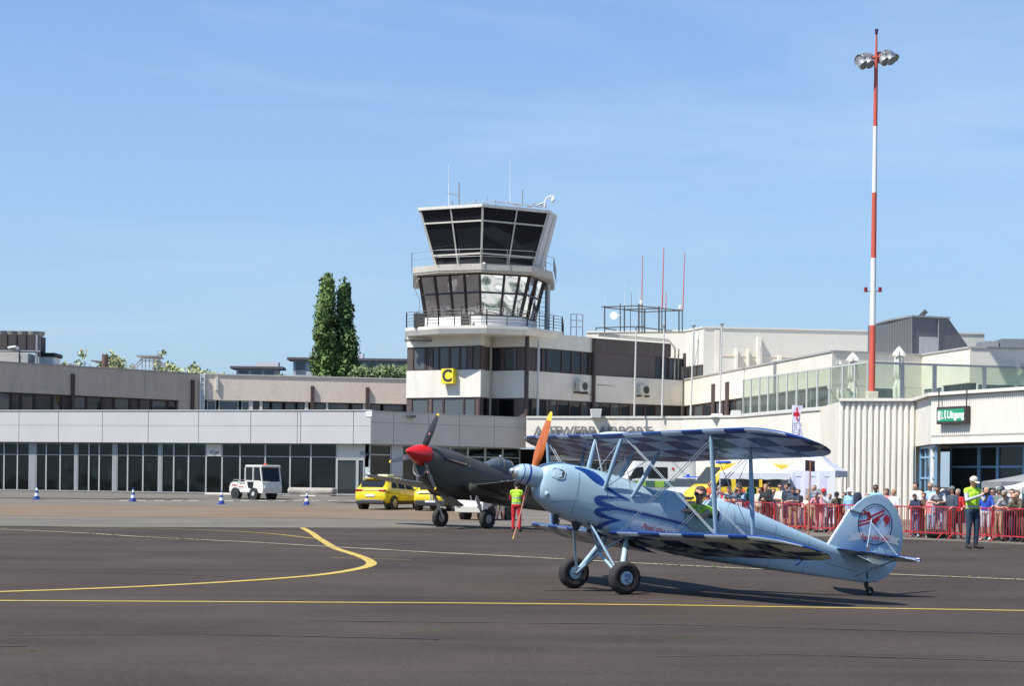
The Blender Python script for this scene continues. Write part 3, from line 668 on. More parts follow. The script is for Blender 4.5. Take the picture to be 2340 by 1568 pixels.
# roof clutter of the tower
def rod(name, x, y0, y1, Y, r, m, par, lean=0):
    a = at(x, y0, Y); b = at(x+lean, y1, Y); p = MB(); p.tube(a, b, r, r*.6, n=6); return p.build(name, m, par)
WROD = mat('white_rod', (.62, .66, .70), .5); RROD = mat('red_rod', (.50, .13, .10), .5)
for x, y0, y1, r, m in ((1025.5, 470, 376, .035, WROD), (1166, 466, 363, .04, WROD)):
    rod('whip_antenna', x, y0, y1, 130, r, m, T)
for (x0, y0, x1, y1, r) in ((1049, 468, 1049, 416, .05), (1021, 441, 1049, 446, .035), (1033, 468, 1033, 458, .04), (1088, 466, 1088, 457, .03), (1132, 466, 1132, 457, .04), (1163, 466, 1163, 459, .04), (1194, 466, 1194, 434, .04), (1113, 466, 1113, 446, .02), (1049, 466, 1130, 459, .03), (1131, 460, 1195, 468, .05), (1195, 468, 1250, 474, .03), (1225, 470, 1245, 462, .05), (1218, 466, 1250, 470, .04), (1140, 463, 1165, 463, .03), (1175, 468, 1190, 470, .06), (1205, 470, 1215, 472, .08)):
    p = MB(); p.tube(at(x0, y0, 128), at(x1, y1, 128), r, n=5); p.build('roof_bracket', GREYM, T)
p = MB(); pts = [at(1244, 474, 128), at(1245, 462, 128), at(1249, 452, 128), at(1256, 448.5, 128), at(1266, 448, 128)]; p.path(pts, .05, n=8); p.build('camera_arm', WHITE, T)
p = MB(); p.ball(at(1264, 457, 128), .15, sz=1.3); p.build('dome_camera', WHITE, T)
p = MB(); p.ball(at(1106, 608, 125.3), .18, sz=1.4); p.box(at(1106, 600, 125.3).x-.15, at(1106, 600, 125.3).x+.15, 125.2, 125.4, at(0, 601, 125.3).z, at(0, 596, 125.3).z); p.build('dome_camera', WHITE, T)
p = MB(); a_ = [at(x, y, 127.4) for x, y in ((959, 635), (951, 645), (949, 660), (952, 672), (958, 680), (958, 722))]; p.path(a_, .02, n=4); p.build('loose_cable', GREYM, T)
# yellow C sign
X0, Y0_ = Z2(540, 955); X1, Y1_ = Z2(668, 1112)
t0, t1 = SA.t(X0, 860), SA.t(X1, 860); z0, z1 = SA.z(X0, Y1_)-.02, SA.z(X0, Y0_)
CS = thing('letter_sign', 'yellow square sign with black letter C on the tower wall', 'sign', SA.p(t0, .05, z0))
mb = MB(); SA.box(mb, t0, t1, z0, z1, .05, .5); mb.build('sign_box', mat('sign_yellow', (.78, .60, .03), .45, var=.03), CS, bevel=.02)
c = SA.p((t0+t1)/2, .512, (z0+z1)/2)
R = Matrix(((SA.u.x, 0, SA.n.x, c.x), (SA.u.y, 0, SA.n.y, c.y), (0, 1, 0, c.z), (0, 0, 0, 1)))
text_obj('letter', 'C', 1.12, mat('letter_black', (.03, .03, .03), .5), CS, R, extrude=.01, bold=.03)

# ================================================================ OFFICE WING right of the tower
T = thing('office_wing', 'white banded office wing with brown panels joining the tower at the right', 'building', SE.p(0, 0, 5.8))
W3a = Seg(1563, 136.6, 1901, 105.6, yref=850); W4 = Seg(1901, 105.6, 2106, 107.6, yref=850); W5 = Seg(2106, 107.6, 2216, 101.4, yref=850); W6 = Seg(2216, 101.4, 2560, 102.4, yref=850)
fp = [pD+Vector((.02, .05, 0)), pE, W3a.A.to_3d(), W4.A.to_3d(), W5.A.to_3d(), W6.A.to_3d(), W6.B.to_3d(), Vector((34, 150, 0)), Vector((3.7, 150, 0))]
mb = MB(); mb.prism(fp, zl[1]-.004, zl[2]-.003); mb.build('lower_band', CREAM2, T)
inn = [pD+Vector((.3, .6, 0)), pE+Vector((-.1, .7, 0)), W3a.A.to_3d()+Vector((.35, .5, 0)), W4.A.to_3d()+Vector((.5, .5, 0)), W5.A.to_3d()+Vector((.3, .6, 0)), W6.A.to_3d()+Vector((.1, .6, 0)), W6.B.to_3d()+Vector((0, .6, 0)), Vector((34, 149, 0)), Vector((3.9, 149, 0))]
mb = MB(); mb.prism(inn, 5.5, zl[1]-.01); mb.build('core', DARK, T)
mb = MB(); SD.box(mb, .02, SD.L, zl[3]+.004, zl[4]+.06, -4, 0); mb.build('upper_band', CREAM2, T)
mb = MB(); SD.box(mb, .3, SD.L, zl[2]-.002, zl[3], -4, -.5); mb.build('upper_core', DARK, T)
tE = SE.t(Z3(915, 900)[0], 840)
mb = MB(); SE.box(mb, 0.005, tE, zl[3]+.01, 11.75, -4, .05); mb.build('brown_band', BROWN, T, bevel=.06)
mb = MB(); SE.box(mb, 0.005, SE.t(Z3(775, 1000)[0], 840), zl[2], zl[3], -4, -.02); mb.build('brown_wall', mat('brown_cladding_b', (.095, .072, .068), .7, var=.08, dirt=(.06, .045, .045)), T)
strip(SE, T, [775, 845, 905, 1005, 1045], Z3, zl[2], zl[3], [2, 2, 1, 2])
mb = MB(); SE.box(mb, SE.t(Z3(775, 1000)[0], 840), SE.L, zl[2]-.001, zl[3]-.002, -4, -.5); mb.build('upper_core', DARK, T)
strip(SD, T, [1403, 1470, 1520, 1590, 1640, 1800, 1905, 2010, 2090, 2116], Z2, zl[2], zl[3], [0, 0, 2, 2, 2, 2, 2, 2, 0])
strip(SD, T, [1403, 1480, 1635, 1665, 1755, 1885, 2010, 2095, 2113], Z2, 5.7, zl[1]-.01, [2, 2, 0, 1, 2, 2, 1, 0])
strip(SE, T, [255, 310, 400, 480, 565, 605, 700, 790, 850, 910, 1000, 1045], Z3, 5.7, zl[1]-.01, [1, 2, 1, 2, 0, 2, 2, 1, 2, 2, 0])
strip(W3a, T, [1055, 1120, 1195, 1290, 1370, 1420, 1480, 1540], Z3, 5.7, zl[1]-.01, [2, 1, 2, 1, 2, 2, 1])
ds = [W3a.t(x, 880) for x in (1697, 1735, 1775, 1815, 1850, 1895)]
for a, b in zip(ds, ds[1:]): window(W3a, T, a, b, 5.9, zl[1]-.02, GLG, ALU, d=-.15, fw=.08)
for seg, cuts in ((W4, (2.6, 4.4)), (W5, (.3, 1.6, 2.9)), (W6, (.4, 2.6, 4.2, 6.4, 7.9))):
    for a, b in zip(cuts, cuts[1:]): window(seg, T, a, min(b, seg.L-.05), 5.9, zl[1]-.02, GLG, WHITE, d=-.05, fw=.08)
for seg, a, b in ((W4, 0, 2.58), (W4, 4.42, W4.L), (W5, 0, .28)):
    mb = MB(); seg.box(mb, a+.003, b-.003, 5.6, zl[1]-.012, -.5, -.006); mb.build('wall_panel', CREAM2, T)
mb = MB()
for seg in (W3a, W4, W5, W6): seg.box(mb, .01, seg.L-.01, zl[2]+.002, zl[2]+.1, -.35, .06)
mb.build('coping', mat('coping_grey', (.36, .35, .33), .7), T)
for x, y0, y1 in ((1297, 1195, 1400), (1420, 1178, 1450)):
    X_, Ya = Z3(x, y0); X1_, Yb = Z3(x, y1); t_ = W3a.t(X_, Ya); p = MB(); W3a.box(p, t_-.3, t_+.3, 5.8, W3a.z(X_, Ya), .003, .12); p.build('downpipe', mat('brown_pipe', (.07, .045, .04), .6), T)
X_, Ya = Z3(1840, 1005); t_ = W3a.t(X_, Ya); p = MB(); W3a.box(p, t_-.15, t_+.15, 7.3, 9.2, .003, .1); p.build('downpipe', GREYM, T)
X_, _ = Z3(1040, 900); t_ = SE.t(X_, 850); c = SE.p(min(t_, SE.L-.2), .25); p = MB(); p.tube((c.x, c.y, 5.8), (c.x, c.y, 11.1), .12, n=8); p.build('downpipe', mat('brown_pipe', (.07, .045, .04), .6), T)
X_, _ = Z3(1003, 900); t_ = SE.t(X_, 850); c = SE.p(t_, .2); p = MB(); p.tube((c.x, c.y, 5.8), (c.x, c.y, 10.1), .11, n=8); p.build('downpipe', RUST, T)
p = MB(); c0 = SE.t(Z3(935, 900)[0], 850); p.tube(SE.p(c0, .2, 11.4), SE.p(c0, .2, 7.9), .06, n=6); p.tube(SE.p(c0+.35, .2, 11.4), SE.p(c0+.35, .2, 8.1), .06, n=6); p.tube(SE.p(c0, .2, 7.9), SE.p(c0-.4, .2, 7.6), .06, n=6); p.build('wall_pipe', RUST, T)
c = SE.p(.05, .15); p = MB(); p.tube((c.x, c.y, 5.8), (c.x, c.y, 11.7), .13, n=8); p.build('downpipe', mat('brown_pipe', (.07, .045, .04), .6), T)
p = MB()
for k in range(3): p.path([SE.p(.3+k*.2, .3-k*.15, 11.9+k*.1), SE.p(tE-.3, .3-k*.15, 11.85+k*.1), SE.p(tE+.2, .25, 11.3+k*.08), SE.p(tE+.2, .25, 10.3)], .04, n=5)
p.build('roof_pipes', mat('pale_pipe', (.45, .43, .36), .6), T)
def thin(seg, x0, y0, x1, y1, fr):
    a = seg.p(seg.t(*fr(x0, y0)), .05, seg.z(*fr(x0, y0))); b = seg.p(seg.t(*fr(x1, y1)), .05, seg.z(*fr(x1, y1))); p = MB(); p.tube(a, b, .025, n=5); p.build('wall_conduit', RUST, T)
thin(SE, 270, 1203, 880, 1243, Z3); thin(SD, 80, 1275, 240, 1292, Z3)
for x, y, seg in ((1952, 1140, SD),):
    pass
def aircon(seg, x, y, fr, lab):
    X_, Y_ = fr(x, y); t_ = seg.t(X_, Y_); z_ = seg.z(X_, Y_)
    A = thing('air_conditioner', lab, 'air conditioner', seg.p(t_, .2, z_-.45))
    p = MB(); seg.box(p, t_-.42, t_+.42, z_-.36, z_+.36, .25, .6); p.build('casing', mat('ac_cream', (.50, .48, .42), .6), A, bevel=.02)
    c = seg.p(t_+.12, .605, z_); p = MB(); nn = seg.n.to_3d(); p.lathe([(0, .27), (.03, .27), (.03, .24), (.01, .24)], c, nn, n=18); p.build('fan_grille', mat('ac_dark', (.05, .05, .05), .6), A)
    p = MB(); seg.box(p, t_-.4, t_-.35, z_-.5, z_-.365, .01, .65); seg.box(p, t_+.35, t_+.4, z_-.5, z_-.365, .01, .65); p.build('bracket', DARKM, A)
aircon(SD, 1955, 1140, Z2, 'wall air conditioner on the white band nearer the tower')
aircon(SE, 640, 1250, Z3, 'wall air conditioner on the white band below the brown panels')

# ================================================================ CANOPY HALL with the airport name
C1 = Seg(1203, 124, 1560, 120.7); C2 = Seg(1560, 120.7, 1690, 117.5); C3 = Seg(1690, 117.5, 1990, 98.5)
T = thing('entrance_hall', 'cream entrance hall with raised airport name letters behind the biplane', 'building', C1.p(0, 0, .6))
fpo = [C1.A.to_3d(), C2.A.to_3d(), C3.A.to_3d(), C3.B.to_3d(), Vector((32, 99, 0)), Vector((32, 104, 0)), Vector((22, 150, 0)), Vector((2, 150, 0)), Vector((3.6, 127, 0))]
mb = MB(); mb.prism(fpo, 3.9, 5.82); mb.build('fascia', CREAM2, T)
mb = MB()
for seg in (C1, C2, C3): seg.box(mb, .01, seg.L-.01, 5.824, 5.96, -.4, .07)
mb.build('coping', mat('coping_cream', (.55, .53, .47), .7), T)
mb = MB(); C1.box(mb, -2.5, C1.L, .3, 3.88, -6, -5.8); G2.box(mb, G2.L-.3, G2.L-.02, .3, 3.85, -9, -.5); mb.build('recess_wall', DARK, T)
mb = MB(); C1.box(mb, 1.2, C1.L, 3.05, 3.4, -1.6, -1.2); mb.build('canopy_beam', CREAM, T)
bays = [.4+i*1.02 for i in range(10)]
for a, b in zip(bays, bays[1:]): window(C1, T, a, b, .6, 3.0, GLD, ALU, d=-3.5, fw=.08)
mb = MB(); C2.box(mb, -.3, C2.L, .3, 3.89, -.6, -.05); mb.build('wall', CREAM2, T)
ta, tb = C3.t(Z4(690, 1)[0], 1070), C3.t(Z4(822, 1)[0], 1070)
z1_, z2_ = C3.z(*Z4(700, 1178)), C3.z(*Z4(700, 1122)); zd1 = C3.z(*Z4(700, 1228))
mb = MB(); C3.box(mb, 0, ta, .3, 3.89, -.6, -.004); C3.box(mb, tb, C3.L, .3, 3.89, -.6, -.004); C3.box(mb, ta, tb, zd1, z1_, -.6, -.004); C3.box(mb, ta, tb, z2_, 3.89, -.6, -.004); mb.build('wall', CREAM2, T)
window(C3, T, ta, tb, z1_, z2_, GLG, CREAM, d=-.3, fw=.1, trans=((z1_+z2_)/2,)); window(C3, T, ta, tb, .6, zd1, GLD, CREAM, d=-.3, fw=.1, name='glass_door')
# airport name
x0_, y0_ = ZA(368, 200); x1_, y1_ = ZA(1068, 200); t0 = C1.t(x0_, 990); t1 = C1.t(x1_, 990)
zc = C1.z(*ZA(600, 196))
c = C1.p((t0+t1)/2, .16, zc)
R = Matrix(((C1.u.x, 0, C1.n.x, c.x), (C1.u.y, 0, C1.n.y, c.y), (0, 1, 0, c.z), (0, 0, 0, 1)))
lt = text_obj('letters', 'ANTWERP AIRPORT', .88, mat('letter_grey', (.16, .16, .17), .5), T, R, extrude=.05, bold=.015)

# flat roof items: vent box and flag poles
def pole(x0, y0, x1, y1, Y, lab, r=.06):
    a = at(x0, y0, Y); a.z = 5.85; b = at(x1, y1, Y)
    P_ = thing('flagpole', lab, 'flagpole', a, group='bare white flagpoles on the entrance hall roof')
    p = MB(); p.tube(a, b, r, r*.75, n=8); p.build('pole', mat('pole_white', (.55, .54, .50), .5), P_)
    p = MB(); p.tube(b, b+Vector((0, 0, .08)), .15, .12, n=10); p.build('cap', DARKM, P_)
labs = ['bare flagpole nearest the tower on the entrance hall roof', 'tallest looking bare flagpole, second from the tower', 'third bare flagpole from the tower, before the corner of the wings', 'bare flagpole farthest right, before the pale hall']
for (a, b, c_, d_), lab in zip(((595, 1478, 612, 700), (838, 1478, 858, 690), (1090, 1475, 1118, 688), (1347, 1475, 1366, 675)), labs):
    q0, q1 = Z3(a, b), Z3(c_, d_); pole(*q0, *q1, 120.9, lab)
def roofbox(name, fr, x0, y0, x1, y1, Y, dpt, m, lab, cat, z0=5.83, flare=1.):
    a = at(*fr(x0, y0), Y); b = at(*fr(x1, y1), Y); p = MB()
    lo = [Vector((a.x, Y, 0)), Vector((b.x, Y, 0)), Vector((b.x, Y+dpt, 0)), Vector((a.x, Y+dpt, 0))]
    p.frus(shr(lo, 1), z0, shr(lo, flare), a.z); return tag(p.build(name, m, bevel=.02), lab, cat)
roofbox('roof_vent', Z3, 222, 1415, 300, 1470, 121.6, 1., WHITE, 'small white flared vent box on the entrance hall roof', 'vent', flare=1.25)
roofbox('roof_light', Z3, 1275, 1455, 1380, 1475, 118.5, 1., WHITE, 'low white rooflight at the foot of the fourth flagpole', 'rooflight', z0=5.86, flare=.8)
roofbox('roof_light', Z3, 1450, 1425, 1545, 1465, 119., 1., LGREY, 'grey rooflight beside the terrace glass', 'rooflight', flare=.8)

# ---------------- terrace glass screen
T = thing('terrace_screen', 'long glass windscreen round the roof terrace', 'glass screen', C3.p(0, 0, 5.96))
S1 = Seg(1699, 117.2, 1984, 98.9, yref=870); S2 = Seg(1984, 98.9, 2560, 103.5, yref=850)
zs0, zs1 = 5.965, 8.18
xs_ = [Z4(x, 700)[0] for x in (90, 153, 222, 292, 367, 442, 522, 602, 686, 784, 888, 985, 1090)]
for a, b in zip(xs_, xs_[1:]): window(S1, T, S1.t(a, 870), S1.t(b, 870), zs0, zs1, GLTER, LGREY, d=0, fw=.07, fd=.05, name='glass_panel')
xs_ = [Z4(x, 700)[0] for x in (1092, 1362, 1622, 2020, 2420, 2800)]
for a, b in zip(xs_, xs_[1:]): window(S2, T, S2.t(a, 850), min(S2.t(b, 850), S2.L), zs0, zs1, GLTER, GREYM, d=0, fw=.11, fd=.06, name='glass_panel')
def parasol(x, ytop, ybot, Y, lab):
    a = at(*Z4(x, ybot), Y); b = at(*Z4(x, ytop), Y); a.z = 6.0; hh = b.z-a.z
    P_ = thing('closed_parasol', lab, 'parasol', a, group='folded white parasols on the roof terrace')
    p = MB(); p.tube(a, b, .03, n=8); p.build('pole', GREYM, P_)
    p = MB(); prof = [(1, .02), (.985, .06), (.93, .17), (.90, .24), (.84, .30), (.835, .2), (.80, .19), (.62, .22), (.5, .24), (.46, .15), (.43, .17), (.30, .30), (.14, .26), (.06, .2)]
    rings = []
    for t_, r in prof:
        c = a.lerp(b, t_); rings.append([c+Vector((r*(1+.28*math.cos(8*k*2*math.pi/24+t_*3))*math.cos(k*2*math.pi/24), r*(1+.28*math.cos(8*k*2*math.pi/24+t_*3))*math.sin(k*2*math.pi/24), .04*math.cos(4*k*2*math.pi/24))) for k in range(24)])
    p.loft(rings); p.build('folded_canopy', mat('canvas', (.62, .60, .53), .9, var=.06), P_, smooth=50)
parasol(845, 408, 800, 106, 'folded white parasol at the left on the roof terrace'); parasol(968, 378, 750, 103.5, 'middle folded white parasol on the roof terrace'); parasol(1338, 330, 750, 102, 'tallest folded parasol right of the red and white mast')

# ================================================================ RIBBED ANNEX
R1 = Seg(1917, 90.7, 2093, 89.7, yref=1000); R2 = Seg(2093, 89.7, 2129, 84.3, yref=1000); R3 = Seg(2129, 84.3, 2600, 72, yref=1000)
T = thing('ribbed_annex', 'cream annex clad in vertical ribs with a blue framed glass entrance', 'building', R1.p(0, 0, .1))
zr = 5.70; zs_ = 3.92
mb = MB(); mb.prism([R1.A.to_3d(), R1.B.to_3d(), R1.p(R1.L, -3), Vector((R1.p(0, 0).x+.2, 97.5, 0))], -.1, zr-.02); mb.build('wall', CREAM, T)
k = 13; w_ = R1.L/k; mb = MB()
for i in range(k):
    a = i*w_; P = R1.p
    pts = [P(a+.02*w_, .004), P(a+.22*w_, .10), P(a+.62*w_, .10), P(a+.82*w_, .004)]
    mb.prism([pts[0], pts[1], pts[2], pts[3]], -.1, zr-.05)
mb.build('ribbed_cladding', mat('rib_cream', (.72, .68, .60), .6, var=.04, dirt=(.36, .33, .29), dirt_amt=.3), T)
mb = MB(); mb.prism([R2.A.to_3d(), R2.B.to_3d(), R3.B.to_3d(), R3.B.to_3d()+Vector((0, 15, 0)), Vector((R1.p(R1.L).x, 97, 0)), R1.p(R1.L, -1)], 3.55, zr-.02); mb.build('upper_block', CREAM, T)
mb = MB(); k = 90; w_ = R3.L/k
for i in range(k):
    a = i*w_; P = R3.p; mb.prism([P(a, .004), P(a+.25*w_, .06), P(a+.6*w_, .06), P(a+.8*w_, .004)], zs_, zr-.05)
mb.build('fine_cladding', mat('rib_cream2', (.72, .68, .60), .6, var=.03), T)
mb = MB()
for seg in (R1, R2, R3): seg.box(mb, .005, seg.L-.005, zr, zr+.14, -.4, .22)
mb.build('coping', CREAM, T)
# blue-framed glazing
BLUE = mat('blue_frame', (.20, .38, .56), .45, var=.06)
zz_ = [R2.z(*Z4(1500, y)) for y in (1385, 1220)]
window(R2, T, .15, R2.L-.1, -.1, 3.5, GLD, BLUE, d=-.25, fw=.09, mull=(R2.L*.36, R2.L*.65), trans=zz_)
mb = MB(); c = at(2137, 1100, 85.4); mb.tube((c.x, c.y, -.2), (c.x, c.y, 3.56), .23, n=20); mb.build('round_column', COLM, T, smooth=50)
tx = [R3.t(Z4(x, 1)[0], 1060)+1.5 for x in (1668, 1785, 1992, 2200)]
tx = [1.6, 3.05, 5.6, 8.2]
RB = Seg(2129, 84.3, 2600, 72, yref=1000)
window(R3, T, -1.3, R3.t(Z4(1640, 1)[0], 1080)+.44, -.1, 3.5, GLD, BLUE, d=-2.0, fw=.09, trans=(1.15, 2.55))
q0 = [R3.t(Z4(x, 1)[0], 1080) for x in (1640, 1785, 1992, 2200, 2420)]
for a, b in zip(q0, q0[1:]):
    # glazing line sits 2.2 m behind the facade; scale along the sight line
    f_ = (R3.p(a).y+2.0)/R3.p(a).y
    window(R3, T, a*1.0+.45, b*1.0+.45, -.1, 3.5, GLD, BLUE, d=-2.0, fw=.09, trans=(1.15, 2.55))
mb = MB(); R3.box(mb, 0, R3.L, -.1, 3.54, -7, -6.8); R3.box(mb, .3, R3.L, 3.5, 3.548, -7, -.3); mb.build('recess_wall', DARK, T)
# exit sign
X0, Ya = Z4(1686, 818); X1, Yb = Z4(1921, 952); t0, t1 = R3.t(X0, 970), R3.t(X1, 970); z0, z1 = R3.z(X0, Z4(0, 955)[1]), R3.z(X0, Ya)
ES = thing('exit_sign', 'green exit sign with running figure in dark frame on the ribbed annex', 'sign', R3.p(t0, .1, z0))
mb = MB(); R3.box(mb, t0, t1, z0, z1, .075, .32); mb.build('sign_frame', mat('sign_brown', (.05, .035, .035), .5), ES, bevel=.02)
mb = MB(); e = .11; R3.box(mb, t0+e, t1-e, z0+e, z1-e, .321, .335); mb.build('sign_face', mat('exit_green', (.02, .27, .13), .5, var=.03), ES)
def onseg(seg, t_, d, z_): return Matrix(((seg.u.x, 0, seg.n.x, seg.p(t_).x+seg.n.x*d), (seg.u.y, 0, seg.n.y, seg.p(t_).y+seg.n.y*d), (0, 1, 0, z_), (0, 0, 0, 1)))
hh = (z1-z0); ww = t1-t0; WH = mat('sign_white', (.78, .80, .76), .5, var=.02)
text_obj('lettering', 'Uitgang', hh*.60, WH, ES, onseg(R3, t0+ww*.665, .338, z0+hh*.50)@Matrix.Scale(.88, 4, (1, 0, 0)), extrude=.003, bold=.012)
mb = MB(); R3.box(mb, t0+ww*.055, t0+ww*.15, z0+hh*.24, z0+hh*.76, .336, .342)       # door
R3.box(mb, t0+ww*.195, t0+ww*.215, z0+hh*.34, z0+hh*.74, .336, .342)
P = R3.p; mb.add([P(t0+ww*.175, .341, z0+hh*.36), P(t0+ww*.235, .341, z0+hh*.36), P(t0+ww*.205, .341, z0+hh*.25)], [(0, 1, 2)])
def stk(a, b, c_, d_, w=.02):
    A0, B0 = Vector((a, b)), Vector((c_, d_)); dd = (B0-A0).normalized(); nn = Vector((-dd.y, dd.x))*w*hh
    pts = [A0+nn/hh*1, A0-nn/hh*1, B0-nn/hh*1, B0+nn/hh*1]
    mb.add([P(t0+ww*.31+p_.x*hh, .341, z0+hh*.5+p_.y*hh) for p_ in pts], [(0, 1, 2, 3)])
mb.tube(P(t0+ww*.31, .336, z0+hh*.72), P(t0+ww*.31, .342, z0+hh*.72), .055, n=10)
stk(0, .15, -.02, -.03, .045); stk(-.02, -.03, .10, -.12, .03); stk(.10, -.12, .04, -.24, .03); stk(-.02, -.03, -.08, -.14, .03); stk(-.08, -.14, -.16, -.17, .03); stk(0, .12, .10, .04, .02); stk(0, .12, -.10, .06, .02)
mb.build('pictogram', WH, ES)
for k in (.02, .97):
    p = MB(); R3.box(p, t0+ww*k, t0+ww*k+.04, z1, zr+.3, .23, .27); p.build('hanger', DARKM, ES)

# ================================================================ PALE HALL, STAIR BOX, roof units
T = thing('pale_hall', 'tall windowless pale hall behind the office wing', 'building', at(1608, 1000, 147))
H0_ = Seg(1340, 152, 1567, 149.4, yref=740); H1 = Seg(1567, 149.4, 1608, 146, yref=740); H2 = Seg(1608, 146, 2250, 149, yref=740)
mb = MB(); mb.prism([H0_.A.to_3d(), H0_.B.to_3d(), H1.B.to_3d(), H2.B.to_3d(), Vector((40, 175, 0)), Vector((8, 175, 0))], 5, 13.72); mb.build('wall', mat('hall_wall', (.56, .54, .48), .8, var=.03, dirt=(.40, .38, .34), dirt_amt=.3, dscale=.6), T)
mb = MB()
for seg in (H0_, H1, H2): seg.box(mb, .01, seg.L-.01, 13.73, 13.86, -.4, .08)
mb.build('coping', mat('coping_white', (.55, .54, .50), .7), T)
for x, y0, y1, w_ in ((1487, 880, 1065, .16), (1588, 885, 1050, .14), (1685, 780, 1140, .32), (1700, 870, 1030, .12), (1865, 945, 1000, .25)):
    X_, Ya = Z3(x, y0); t_ = H2.t(X_, Ya); p = MB(); H2.box(p, t_-w_/2, t_+w_/2, 9.2, H2.z(X_, Ya), .003, .45); p.build('buttress', CREAM, T)
X_, Ya = Z3(1300, 943); p = MB(); H2.box(p, .9, H2.L*.62, H2.z(X_, Ya)-.03, H2.z(X_, Ya)+.03, .002, .05); p.build('string_course', CONCR, T)
p = MB(); H2.box(p, .9, 1.25, 9, 13.6, .003, .12); p.build('corner_strip', CREAM, T)
strip(H1, T, [1050, 1100, 1150, 1203], Z3, 9.2, 10.9, [2, 2, 2], d=.03)
strip(H0_, T, [905, 1050], Z3, 9.2, 10.8, [2], d=.03)

SX = [at(2031, 745, 113), at(2083, 735, 110), at(2168, 735.5, 111), at(2236, 791, 111.8)]
T = thing('stair_house', 'dark grey metal clad stair house with sloping roof on the office wing', 'building', (SX[1].x, SX[1].y, 9.2))
zb_ = 9.14; top = 11.55
mb = MB(); A0, B0, C0, D0 = SX
mb.prism([A0, B0, C0, C0+Vector((-.5, 5, 0)), A0+Vector((-.5, 4, 0))], zb_, top)
mb.add([(C0.x, C0.y, zb_), (D0.x, D0.y, zb_), (C0.x, C0.y, top), (C0.x-.5, C0.y+5, zb_), (D0.x-.5, D0.y+5, zb_), (C0.x-.5, C0.y+5, top)], [(0, 1, 2), (3, 5, 4), (1, 4, 5, 2), (0, 3, 4, 1), (0, 2, 5, 3)])
mb.build('cladding', mat('zinc', (.115, .12, .13), .5, metal=.3, var=.1), T)
p = MB(); nn = 9
for i in range(nn+1):
    c = A0.lerp(B0, i/nn); p.box(c.x-.03, c.x+.03, c.y-.06, c.y-.01, zb_, top-.05)
p.build('standing_seams', mat('zinc_light', (.17, .18, .19), .5), T)
p = MB(); p.prism([A0+Vector((-.1, -.1, 0)), B0+Vector((0, -.12, 0)), C0+Vector((.08, -.1, 0)), C0+Vector((-.5, 5, 0)), A0+Vector((-.5, 4, 0))], top+.003, top+.1); p.build('roof_edge', GREYM, T)
sg = Seg(2083, 110, 2168, 111, yref=760); X_, Ya = Z4(1500, 248); X1, Yb = Z4(1650, 380)
p = MB(); sg.box(p, sg.t(X_, 780), sg.t(X1, 780), zb_, sg.z(X_, Ya), .005, .04); p.build('door', mat('zinc_door', (.36, .37, .38), .5), T)
p = MB(); c = sg.p(sg.t(Z4(1648, 1)[0], 760), .07); p.tube((c.x, c.y, zb_), (c.x, c.y, top+.05), .03, n=6); p.build('downpipe', GREYM, T)
L_ = thing('floodlight', 'black floodlight on the stair house roof', 'lamp', at(*Z4(1480, 120), 111)); c = at(*Z4(1490, 105), 111)
p = MB(); p.tube((c.x-.25, c.y, top+.1), (c.x-.05, c.y, c.z), .05, n=6); p.build('stem', DARKM, L_)
p = MB(); p.bar((c.x-.1, c.y, c.z-.1), (c.x+.45, c.y-.2, c.z+.45), .5, .18); p.build('lamp_head', DARKM, L_)
U = thing('roof_plant', 'dark grey plant housing on the far right roof', 'roof unit', at(*Z4(2100, 330), 112))
c0 = at(*Z4(2125, 275), 112); c1 = at(*Z4(2700, 275), 112); p = MB(); p.box(c0.x, c1.x, 111, 114, 9.1, c0.z); p.build('housing', mat('plant_grey', (.13, .15, .17), .6), U, bevel=.03)
c0 = at(*Z4(1990, 290), 112); c1 = at(*Z4(2120, 290), 112); p = MB(); p.box(c0.x, c1.x-.02, 111.3, 113, 9.1, c0.z); p.build('side_housing', mat('plant_grey2', (.19, .21, .23), .6), U, bevel=.03)

# ---------------- antenna rig on the pale part
T = thing('antenna_rig', 'scaffold frame carrying whip antennas on the roof behind the tower', 'antenna frame', at(*Z3(640, 725), 150))
def Q(x, y, Y=146): return at(*Z3(x, y), Y)
for x, y0, y1, r in ((335, 725, 505, .06), (472, 720, 490, .05), (508, 720, 510, .06), (635, 730, 490, .07), (663, 735, 480, .05), (685, 735, 540, .07), (812, 725, 510, .07), (838, 725, 530, .05), (868, 725, 535, .06), (988, 722, 540, .06), (1018, 722, 540, .05), (562, 720, 540, .03)):
    p = MB(); p.tube(Q(x, y0+14), Q(x, y1), r, n=6); p.build('post', DARKM, T)
for a in ((305, 517, 655, 505), (335, 520, 690, 562), (500, 538, 820, 530), (640, 507, 1025, 550), (690, 560, 1020, 548), (258, 700, 690, 688), (258, 700, 258, 725), (335, 705, 440, 722), (630, 692, 860, 722), (860, 722, 930, 725)):
    p = MB(); p.tube(Q(a[0], a[1]), Q(a[2], a[3]), .05, n=6); p.build('cross_bar', DARKM, T)
for x, y0, y1, r, m, dx in ((660, 530, 60, .05, RROD, 9), (840, 530, -5, .065, RROD, 15), (1022, 548, 40, .055, RROD, 17), (872, 540, 380, .05, RROD, 4), (568, 540, 383, .04, GREYM, 2), (508, 515, 310, .02, WROD, 3), (636, 495, 300, .02, WROD, 3), (340, 510, 400, .02, WROD, 4)):
    p = MB(); p.tube(Q(x, y0), Q(x+dx, y1), r, r*.6, n=6); p.build('whip_antenna', m, T)
p = MB(); c = Q(422, 592); p.lathe([(0, .02), (.05, .18), (.12, .28), (.2, .31), (.22, .31)], c+Vector((0, .2, 0)), (-.3, -1, 0), n=20); p.tube(c, Q(472, 592), .05); p.build('dish', WHITE, T)
for x, y in ((655, 480), (998, 520)):
    p = MB(); p.ball(Q(x, y), .11, sz=1.9); p.build('lamp', WHITE, T)
